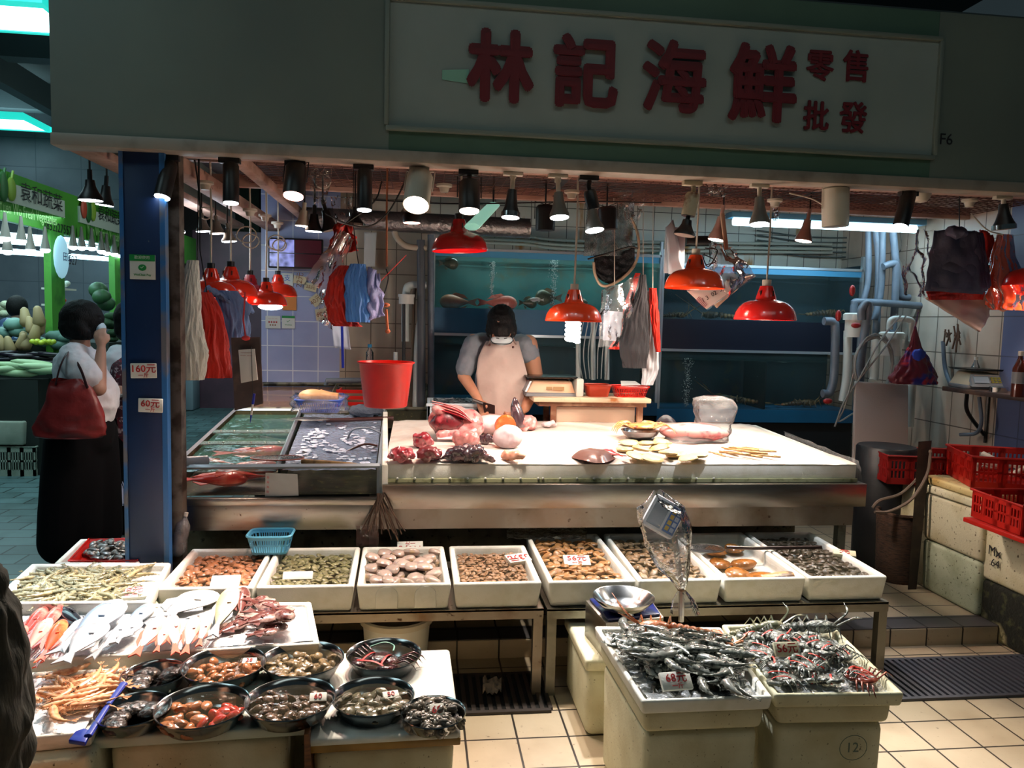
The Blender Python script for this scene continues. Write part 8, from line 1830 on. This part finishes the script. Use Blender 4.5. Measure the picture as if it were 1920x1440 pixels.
build(MB().hexa([P(1702, 1108, Y=4.02), P(1718, 1108, Y=4.02), P(1718, 1108, Y=4.06), P(1702, 1108, Y=4.06), P(1722, 828, Y=4.02), P(1747, 826, Y=4.02), P(1747, 826, Y=4.06), P(1722, 828, Y=4.06)]), 'wooden_post', mat('post_brown', '2E2420', .6, noise=(9, '4A3A30', .5, .7)), label='dark brown leaning board left of the foam box stack', cat='board')
# pipes and filters in the right corner
PY = 5.35
for i, (pts, r_, m_, lb) in enumerate((
    ([(1628, 430), (1628, 520), (1620, 560)], .022, GREYPIPE, 'grey pipe, leftmost of the pipes dropping from the fluorescent light'),
    ([(1642, 430), (1648, 500), (1642, 640)], .026, GREYPIPE, 'second grey pipe from the left in the pipe corner'),
    ([(1655, 430), (1652, 540), (1640, 600)], .024, GREYPIPE, 'third grey pipe slanting down in the pipe corner'),
    ([(1674, 432), (1680, 490), (1688, 545), (1690, 556), (1705, 558)], .026, GREYPIPE, 'grey pipe bending right beside the clear plastic sheet'),
    ([(1656, 500), (1672, 495), (1680, 505), (1676, 600), (1670, 660)], .026, GREYPIPE, 'grey pipe with a sharp elbow in the pipe corner'),
    ([(1600, 600), (1602, 572), (1615, 566), (1730, 574), (1742, 580), (1742, 640)], .026, GREYPIPE, 'long horizontal grey pipe crossing the pipe corner'),
    ([(1545, 602), (1562, 604), (1566, 620), (1564, 700), (1556, 735), (1542, 738)], .030, GREYPIPE, 'grey pipe at the right edge of the dark tank'),
    ([(1590, 620), (1588, 700), (1580, 752)], .030, WHITEPIPE, 'white slanting pipe beside the dark tank'),
    ([(1642, 635), (1640, 700), (1638, 712)], .030, WHITEPIPE, 'white pipe inside the coil of grey cable'),
    ([(1668, 618), (1670, 602), (1680, 598), (1706, 600), (1710, 612), (1710, 640)], .022, WHITEPIPE, 'white pipe with two elbows over the foam board'),
    ([(1712, 700), (1708, 760), (1706, 800)], .026, WHITEPIPE, 'white upright pipe right of the foam board'),
    ([(1616, 600), (1616, 580), (1628, 574), (1616, 660), (1612, 720)], .028, GREYPIPE, 'grey pipe between the two white pipes'))):
    Y_ = PY-.03*i if i < 9 else 4.9
    build(MB().tube(bez([P(x, y, Y=Y_) for x, y in pts], 6), r_, 12), 'pipe', m_, label=lb, cat='pipe')
for i, (x, y) in enumerate(((1605, 595), (1672, 630))):
    build(MB().lathe([(0, -.14), (.07, -.14), (.07, -.02), (.085, -.02), (.085, .02), (.07, .03), (0, .03)], P(x, y, Y=5.05), 24), 'filter_cup', [WHITEP], label=['white filter cup left of the red valve handle', 'white filter cup under the double elbow pipe'][i], cat='filter')
for i, (x, y) in enumerate(((1598, 545), (1572, 592), (1605, 610), (1552, 752))):
    build(MB().ell(P(x, y, Y=4.95), (.035 if i > 1 else .02, .02, .02 if i > 1 else .04), nu=14), 'valve_handle', mat('valve_red', '9A2020', .4), label='red valve handle '+['on the upper grey pipes', 'beside the right end of the dark tank', 'between the filter cups', 'at the bottom of the pipe corner'][i], cat='valve')
build(MB().tube([P(1640, 683, Y=4.85)+Vector(((.14+.012*math.sin(i*.4))*math.cos(i*.44), .012*math.sin(i), (.20+.02*math.cos(i*.5))*math.sin(i*.44))) for i in range(75)], .006, 6), 'cable_coil', mat('cable_grey2', '8A8E8C', .5), label='coil of grey cable hanging over the white pipe', cat='cable')
for i, pts in enumerate(([(1600, 700), (1585, 760), (1572, 790), (1600, 775)], [(1700, 590), (1660, 650), (1590, 740), (1565, 800)], [(1690, 590), (1650, 640), (1600, 730)])):
    build(MB().tube(bez([P(x, y, Y=4.8) for x, y in pts]), .006, 5), 'cable', mat('cable_grey2', '8A8E8C', .5), label=['grey cable loop at the bottom of the pipe corner', 'long grey cable slanting down across the pipe corner', 'shorter grey cable beside the long slanting one'][i], cat='cable')
# bags at the right
sheetq('clear_bag_sheet', [(1688, 430), (1750, 430), (1746, 560), (1695, 552)], 4.3, CLEAR, 'clear crinkled plastic sheet hanging left of the grey bag bundle', .06, cat='plastic sheet', solid=0)
for i in range(6):
    sheetq('grey_bag', [(1752+3*i, 432+2*i), (1828+3*i, 432+i), (1844+3*i, 552-3*i), (1733+3*i, 545-3*i)], 3.95+.012*i, mat('bag_slate', '54546A', .45, bump=(12, .8), noise=(6, '6A6A80', .45, .7)), 'grey plastic bag in the thick bundle hanging at the right', .025, 'bag', bulge=.02, sd=i)['group'] = 'grey bag bundle'
build(MB().ell(P(1792, 436, Y=3.94), (.07, .035, .035), nu=20, nv=12), 'bag_knot', mat('bag_slate', '54546A', .45), label='gathered knot on top of the grey bag bundle', cat='knot', disp=(.03, .03))
sheetq('red_bag', [(1735, 540), (1850, 535), (1843, 562), (1742, 562)], 4.06, pm('bag_red', 'C8281A'), 'red bag showing below the grey bag bundle', .01)
sheetq('red_bag', [(1838, 430), (1862, 440), (1864, 545), (1850, 545)], 4.1, pm('bag_red', 'C8281A'), 'tall red bag at the right side of the grey bundle', .03)
sheetq('white_plastic_lid', [(1735, 558), (1852, 548), (1854, 592), (1836, 622)], 4.12, mat('lid_pinkwhite', 'D0B8AC', .35), 'white plastic box lid hanging under the grey bag bundle', .01, 'lid', solid=.02)
pleated('orange_red_bag', [(1885, 440, 14), (1880, 480, 22), (1885, 530, 36), (1893, 565, 42), (1893, 582, 36)], 4.05, film('film_orange', 'E04A24', .75, .2, .3, 30, .8), 'see-through orange red bag of packets at the right edge', 6, .12, .5, 51)
for x, y in ((1882, 565), (1908, 560)): build(MB().ell(P(x, y, Y=4.05), (.05, .03, .06), nu=14), 'packet', mat('packet_peach', 'E8A078', .5), label='pale packet inside the orange red bag, '+('left' if x < 1900 else 'right')+' one', cat='packet', disp=(.03, .01))
build(MB().tube([P(1799, 432, Y=3.93), P(1799, 378, Y=3.93), Vector((P(1799, 378, Y=3.93).x, 3.93, 2.36))], .003, 5), 'hanging_wire', BLACKM, label='hook wire of the grey bag bundle', cat='wire')
t = thing('striped_bag', P(1715, 720, Y=4.7), 'dark red and blue carrier bag hanging in front of the pipes', 'bag')
RBB = mat('bag_red_blue', '5E1424', .5, noise=[(5, '1C2472', .5, .56), (9, 'B02A2E', .60, .66)])
pleated('bag', [(1716, 618, 3), (1716, 650, 12), (1716, 680, 30), (1714, 706, 44), (1714, 720, 40)], 4.7, RBB, None, 6, .1, .45, 61, cat=None)
o = COL.objects[-1]; o.location = o.location-wloc(t); o.parent = t
build(MB().tube(bez([P(1712, 645, Y=4.7), P(1716, 612, Y=4.7), P(1720, 645, Y=4.7)]), .006, 5).tube([P(1716, 614, Y=4.7), P(1722, 585, Y=4.7)], .003, 5), 'handle', RBB, t)
build(MB().ell(P(1722, 665, Y=4.58), (.045, .03, .04), nu=14), 'cloth', mat('cloth_blue', '1E3AA0', .6), t, disp=(.03, .03))
mb = MB()
for i in range(14): a_ = P(1780+rnd.uniform(-14, 18), 612+rnd.uniform(-6, 18), X=XR-.06); mb.tube([a_, a_+Vector((0, rnd.uniform(-.05, .05), rnd.uniform(-.12, .0)))], .006, 5)
build(mb, 'dried_bunch', mat('dry_brown', '5A4030', .7), label='dried brown bunch hanging on the white tiles by the red blue bag', cat='bunch', kind='stuff')
# crumpled pale paper lying in the brown grate
build(MB().grid(8, 8, lambda u, v: at(905+35*u, 1275+28*v, .02)+Vector((0, 0, .03*nz(u*5, v*5)+.01))), 'crumpled_paper', mat('paper_dirty', '8A7460', .8), label='crumpled dirty paper lying on the brown drain grate', cat='paper', smooth=40)

# ---------------------------------------------------------------- vegetable stall across the aisle
XV = -3.75
GRN = mat('stall_green', '4E9A34', .5, noise=(2, '3E8A2C', .45, .7))
fz0 = P(60, 425, X=XV).z; fz1 = P(60, 338, X=XV).z
t = thing('stall_fascia', (XV, 9, fz0), 'green fascia of the vegetable stall with white sign panels', 'fascia')
build(MB().bx((XV-.06, 5.5, fz0), (XV, 13.5, fz1)), 'panel', GRN, t)
for k, (pa_, pb_) in enumerate(((-30, 118), (145, 235))):
    y0_, y1_ = P(pa_, 370, X=XV).y, P(pb_, 400, X=XV).y
    s_ = thing('stall_sign', (XV, (y0_+y1_)/2, fz0+.2), ['vegetable stall sign with painted peppers, nearer one', 'vegetable stall sign partly behind the hanging lamp, farther one'][k], 'sign')
    build(MB().bx((XV, y0_, fz0+.17), (XV+.02, y1_, fz1-.1)), 'panel', mat('sign_pale', 'C4CCC0', .5), s_)
    ym = y0_+(y1_-y0_)*.62; hh = (fz1-fz0)*.42
    la, lb_ = (P(38, 360, X=XV+.03), P(118, 385, X=XV+.03)) if k == 0 else (P(184, 400, X=XV+.03), P(231, 414, X=XV+.03)); text(s_, '袁和蔬菜', (XV+.03, (la.y+lb_.y)/2, (la.z+lb_.z)/2), (0, 1, 0), (0, 0, 1), hh, BLACKINK, sx=(lb_.y-la.y)/4/hh)
    text(s_, 'Yuen Wo Fresh Vegetables', (XV+.022, y0_+(y1_-y0_)*.5, fz0+.11), (0, 1, 0), (0, 0, 1), .15, mat('script_green', 'A8D08A', .5), sx=1.0*(y1_-y0_)*.8/12/.15*1.0)
    for j, c_ in enumerate(('C04A34', '2E6A34', '8AAA3A')):
        build(MB().ell((XV+.03, la.y-(lb_.y-la.y)*(.50-.16*j), la.z), (.02, (lb_.y-la.y)*.09, .11+.03*(j == 1))).tube([(XV+.03, la.y-(lb_.y-la.y)*(.50-.16*j), la.z+.08), (XV+.03, la.y-(lb_.y-la.y)*(.46-.16*j), la.z+.17)], .012, 5), 'painted_pepper', mat('pepper_'+c_, c_, .5), s_)
text(None, '(852)27557', P(110, 428, X=XV+.006), (0, 1, 0), (0, 0, 1), .13, BLACKINK, name='sign_lettering').__setitem__('label', 'faded phone number on the green vegetable stall fascia'); COL.objects[-1]['category'] = 'lettering'
struct(MB().bx((XV-.05, P(92, 500, X=XV).y, .0), (XV+.02, P(117, 500, X=XV).y, fz0)), 'pillar_green', mat('pillar_green_paint', '4E9A38', .5, noise=[(5, '2E6A2A', .5, .75)]))
struct(MB().bx((XV-.05, P(212, 500, X=XV).y, .0), (XV+.02, P(226, 500, X=XV).y, fz0)), 'pillar_green_far', mat('pillar_green_paint', '4E9A38', .5))
for k, y_ in enumerate((442, 452, 470)):
    a, b = P(-10, y_-3+k, X=XV-.5), P(232, y_+16+k, X=XV-.5)
    build(MB().tube([a, b], .03, 8), 'tube_light', mat('tube_blue', 'E8FFFF', .4, emis=('B8ECFF', 5)), label=['upper', 'middle', 'lower'][k]+' row of blue white tube lights under the vegetable stall fascia', cat='light')
c0_ = None
for i, (x, y) in enumerate(((10, 445), (40, 450), (14, 470), (57, 468), (85, 467), (137, 462), (153, 463), (172, 464), (190, 470), (200, 473), (214, 475), (227, 478))):
    c = P(x, y, X=XV+.05); lb = 'bright spotlight in the row under the green fascia'
    if c0_ is None:
        c0_ = thing('stall_spotlight', c, lb, 'spotlight', 'vegetable stall spotlights')
        build(MB().tube([c+Vector((.0, 0, .22)), c+Vector((0, 0, .12)), c], [.012, .022, .045], 12), 'shade', mat('lamp_grey', '6A665E', .4), c0_); build(MB().ell(c-Vector((0, 0, .01)), (.045, .045, .03)), 'face', mat('stall_lamp_lit', 'FFFFFF', .4, emis=('DCF6FF', 9)), c0_)
    else: dup(c0_, c, None, None, lb)
area('stall_light', (-4.4, 8.6, 2.6), (-4.5, 8.8, 0), 1.2, 4.5, 55, 'D0F4F8')
area('stall_light', (-3.2, 11.5, 2.9), (-2.6, 12.0, 0), 2.0, 2.0, 30, 'C8E8F0')
area('hall_fill', (-2.0, 9.0, 4.0), (-3.8, 9.2, 2.7), .6, 4.0, 30, 'D8F0E8')  # light added to brighten the green fascia, no such lamp hangs there
c = P(115, 482, X=XV+.1)
t = thing('oval_sign', c, 'pale blue oval sign on the green pillar of the vegetable stall', 'sign')
build(MB().ell(c, (.03, .16, .22), nu=24), 'board', mat('oval_blue', 'A8D4E8', .5, emis=('A8DCF0', .5)), t)
text(t, '田田', c+Vector((.034, .06, .0)), (0, 1, 0), (0, 0, 1), .1, mat('ink_navy', '1A2A5A', .5)); 
text(t, '527', P(137, 489, X=XV+.03), (0, 1, 0), (0, 0, 1), .14, BLACKINK)
# back walls of that stall
struct(MB().bx((-8.9, 11.6, 0), (XV-.06, 11.75, 4.6)), 'wall_stall_back', HALLW)
struct(MB().bx((XV-.06, 13.4, 0), (-1.6, 13.5, 3.0)), 'wall_far_pink', mat('wall_pinkish', '6A4A58', .5, noise=(3, '58404C', .4, .7)))
# tall dark pillars seen through the stall, with hall behind
for i, (x0, x1, Y_, m_) in enumerate(((345, 372, 14.3, mat('pillar_grey', '5A5456', .7)), (395, 432, 14.4, mat('pillar_grey', '5A5456', .7)), (436, 486, 14.2, mat('panel_green_dark', '26352A', .7, noise=(6, '1A241C', .4, .7))))):
    struct(MB().bx((P(x0, 600, Y=Y_).x, Y_, 0), (P(x1, 600, Y=Y_).x, Y_+.3, 4)), 'pillar_rear', m_)
build(MB().bx((P(325, 450, Y=9).x, 9, P(330, 478, Y=9).z), (P(335, 450, Y=9).x, 9.03, P(330, 466, Y=9).z)), 'blue_screen', mat('screen_blue', '2A6AE0', .4, emis=('2A6AF0', 2)), label='tiny blue lit screen far behind the blue post', cat='screen')
for i, (x0, x1, y0, y1, Y_, m_, nm, lb) in enumerate(((338, 362, 700, 770, 8.2, mat('bag_pale_grey', '9AAEB8', .7), 'carrier_bag', 'pale grey bag standing on the aisle floor behind the white bag bundle'), (362, 392, 712, 745, 8.6, BLACKM, 'black_crate', 'black crate on the aisle floor beside the pale grey bag'), (392, 412, 712, 732, 8.9, mat('bag_pale_grey', '9AAEB8', .7), 'carrier_bag', 'small pale bag on the aisle floor right of the black crate'), (330, 345, 690, 762, 8.4, mat('foam_far', 'A8ACA8', .8), 'foam_box', 'pale box far down the aisle behind the blue post'))):
    Y_ = min(13.6, P(x0, y1, Z=0).y); a, b = P(x0, y1, Y=Y_), P(x1, y0, Y=Y_); build(MB().bx((a.x, Y_, 0.0), (b.x, Y_+.4, b.z)), nm, m_, label=lb, cat='bag' if 'bag' in nm else 'box', bev=.03)
# vegetable display: stepped bench with heaps
def G(x, y, Y): return P(x, y, Y=Y)
t = thing('vegetable_bench', (-4.4, 8.6, 0), 'stepped dark bench carrying the vegetables across the aisle', 'bench')
BN = mat('bench_dark', '1E2824', .7)
yv = 8.0; steps = ((702, 7.75), (648, 8.0), (612, 8.4))
xr_ = P(105, 700, Y=7.9).x
build(MB().bx((-8.0, 7.75, .0), (xr_-.1, 8.0, G(50, 712, 7.8).z)).bx((-8.0, 8.0, 0), (xr_, 8.4, G(50, 668, 8.0).z)).bx((-8.0, 8.4, 0), (xr_+.3, 9.4, G(50, 640, 8.4).z)), 'steps', BN, t)
def veg(name, shape, pts, Y, m, label, cat, group, scl=(.9, 1.15), rot=None, tilt=.2):
    shape.v = [v*.62 for v in shape.v]
    o0 = build(shape, name, m, smooth=180); o0.data.transform(Matrix.Translation(o0.location))
    for i, (x, y) in enumerate(pts):
        r = (rnd.gauss(0, tilt), rnd.gauss(0, tilt), rnd.uniform(0, 6.28)) if rot is None else (rot[0]+rnd.gauss(0, .1), rot[1]+rnd.gauss(0, .1), rot[2]+rnd.gauss(0, .2))
        if i == 0: o0.location = G(x, y, Y); o0.rotation_euler = r; tag(o0, label, cat, group)
        else: dup(o0, G(x, y, Y+rnd.uniform(-.04, .04)), r, rnd.uniform(*scl), label, group)
veg('green_pumpkin', MB().lathe([(0, 0), (.08, .0), (.13, .05), (.13, .11), (.07, .16), (0, .15)], seg=20), [(8, 632), (32, 632), (28, 618), (75, 650), (104, 640), (112, 655), (118, 640)], 8.3, mat('pumpkin_teal', '5A8478', .6, rand=.15), 'blue green pumpkin on the vegetable stall', 'pumpkin', 'green pumpkins')
veg('butternut_squash', MB().tube([(0, 0, 0), (.0, 0, .06), (0, 0, .15), (0, 0, .26), (0, 0, .29)], [.05, .085, .07, .05, .02], 14), [(8, 660), (22, 662), (36, 655), (50, 656), (62, 640), (70, 628), (60, 625), (75, 612), (50, 612)], 8.1, mat('squash_tan', 'A8946A', .6, rand=.15), 'tan butternut squash on the vegetable stall', 'squash', 'butternut squashes')
veg('white_radish', MB().tube([(-.28, 0, 0), (-.2, 0, 0), (0, 0, 0), (.2, 0, 0), (.3, 0, 0)], [.01, .04, .06, .055, .02], 12), [(20, 685), (55, 690), (60, 697), (30, 700), (78, 688), (62, 682), (88, 694), (14, 692)], 7.8, mat('radish_pale_green', 'A8C898', .5, rand=.15), 'pale green long radish on the lowest step of the vegetable stall', 'radish', 'long radishes', rot=(0, 0, .2))
veg('aubergine', MB().tube([(-.2, 0, 0), (-.1, 0, 0), (.1, 0, 0), (.2, 0, 0)], [.02, .04, .035, .01], 10), [(6, 662), (25, 666), (45, 668), (66, 670), (84, 672), (98, 665), (38, 676), (95, 680), (12, 674), (75, 664)], 7.95, mat('aubergine_black', '1A1420', .3, rand=.2), 'dark aubergine on the middle step of the vegetable stall', 'aubergine', 'dark aubergines', rot=(0, 0, .1))
veg('green_apple', MB().ell((0, 0, .04), (.045, .045, .04)), [(62+5*i, 645+2*(i % 2)) for i in range(9)], 7.95, mat('fruit_yellow_green', 'B4C83C', .4, rand=.15), 'yellow green fruit in a small bowl on the vegetable stall', 'fruit', 'yellow green fruits')
veg('garlic_bulb', MB().ell((0, 0, .04), (.06, .06, .05)), [(100, 536), (106, 533), (113, 536), (120, 538), (126, 536), (103, 531)], 9.0, mat('garlic_white', 'B8C4B8', .6, rand=.1), 'white bulb on the small upper shelf of the green pillar', 'garlic', 'white bulbs on the pillar shelf')
veg('watermelon', MB().ell((0, 0, .14), (.16, .15, .14)), [(198, 583), (184, 560), (192, 572)], 9.2, mat('melon_green', '2E5A34', .5, noise=(9, '1E3A22', .45, .6)), 'dark green melon near the blue post', 'melon', 'dark green melons')
veg('leafy_green', MB().ell((0, 0, .06), (.14, .12, .07)), [(210, 600), (205, 615), (215, 630), (208, 640), (196, 610), (200, 650)], 8.7, mat('leaf_dark', '2A4A2E', .7, rand=.3, bump=(20, 1.0)), 'dark leafy vegetable between the two women', 'vegetable', 'dark leafy vegetables')
veg('cauliflower', MB().ell((0, 0, .06), (.09, .09, .07)), [(5, 584), (10, 578), (3, 590), (14, 588), (8, 594)], 9.3, mat('cauliflower_pale', 'A8AC90', .7, rand=.15, bump=(40, 1.0)), 'pale cauliflower left of the vendor', 'cauliflower', 'cauliflowers')
for k, y_ in enumerate((540, 570)):
    a = G(90, y_, 9.0); b = G(132, y_, 9.0); build(MB().bx((a.x, 8.85, a.z-.02), (b.x, 9.15, a.z)), 'pillar_shelf', WHITEP, label=['upper', 'lower'][k]+' small white shelf on the green pillar', cat='shelf')
veg('tomato', MB().ell((0, 0, .035), (.04, .04, .035)), [(101, 567), (106, 566), (111, 567), (116, 567), (121, 567)], 9.0, mat('tomato_red', 'B8442C', .4), 'red tomato on the lower pillar shelf', 'tomato', 'tomatoes')
# white foam box and slotted white crate
c = P(30, 800, Y=7.3); a, b = P(-30, 893, Z=0), P(66, 893, Z=0)
WC = mat('crate_dirty_white', 'A8B4A4', .7, noise=(5, '8A9684', .45, .7))
crate(((a.x+b.x)/2, a.y+.35, .0), (b.x-a.x), .7, P(30, 838, Y=a.y).z, 0, 'dirty white slotted crate on the aisle floor at the left', WC, 'white_crate')
zc2 = P(30, 838, Y=a.y).z
t_, q_ = foam_tray([Vector((a.x-.05, a.y-.0, 0)), Vector((b.x-.1, a.y-.0, 0)), Vector((b.x+.1, a.y+.65, 0)), Vector((a.x, a.y+.65, 0))], zc2+.01, P(30, 790, Y=a.y).z, .05, .12, m=WC, label='pale foam box of roots on top of the dirty white slotted crate', bev=.02)
build(MB().grid(10, 8, lambda u, v: bary(q_, u, v)+Vector((0, 0, P(30, 790, Y=a.y).z-.06+.05*nz(u*9, v*9)))), 'root_heap', mat('roots_brown', '6A5E4A', .8), label='heap of brown roots in the pale foam box across the aisle', cat='roots', kind='stuff', smooth=180)
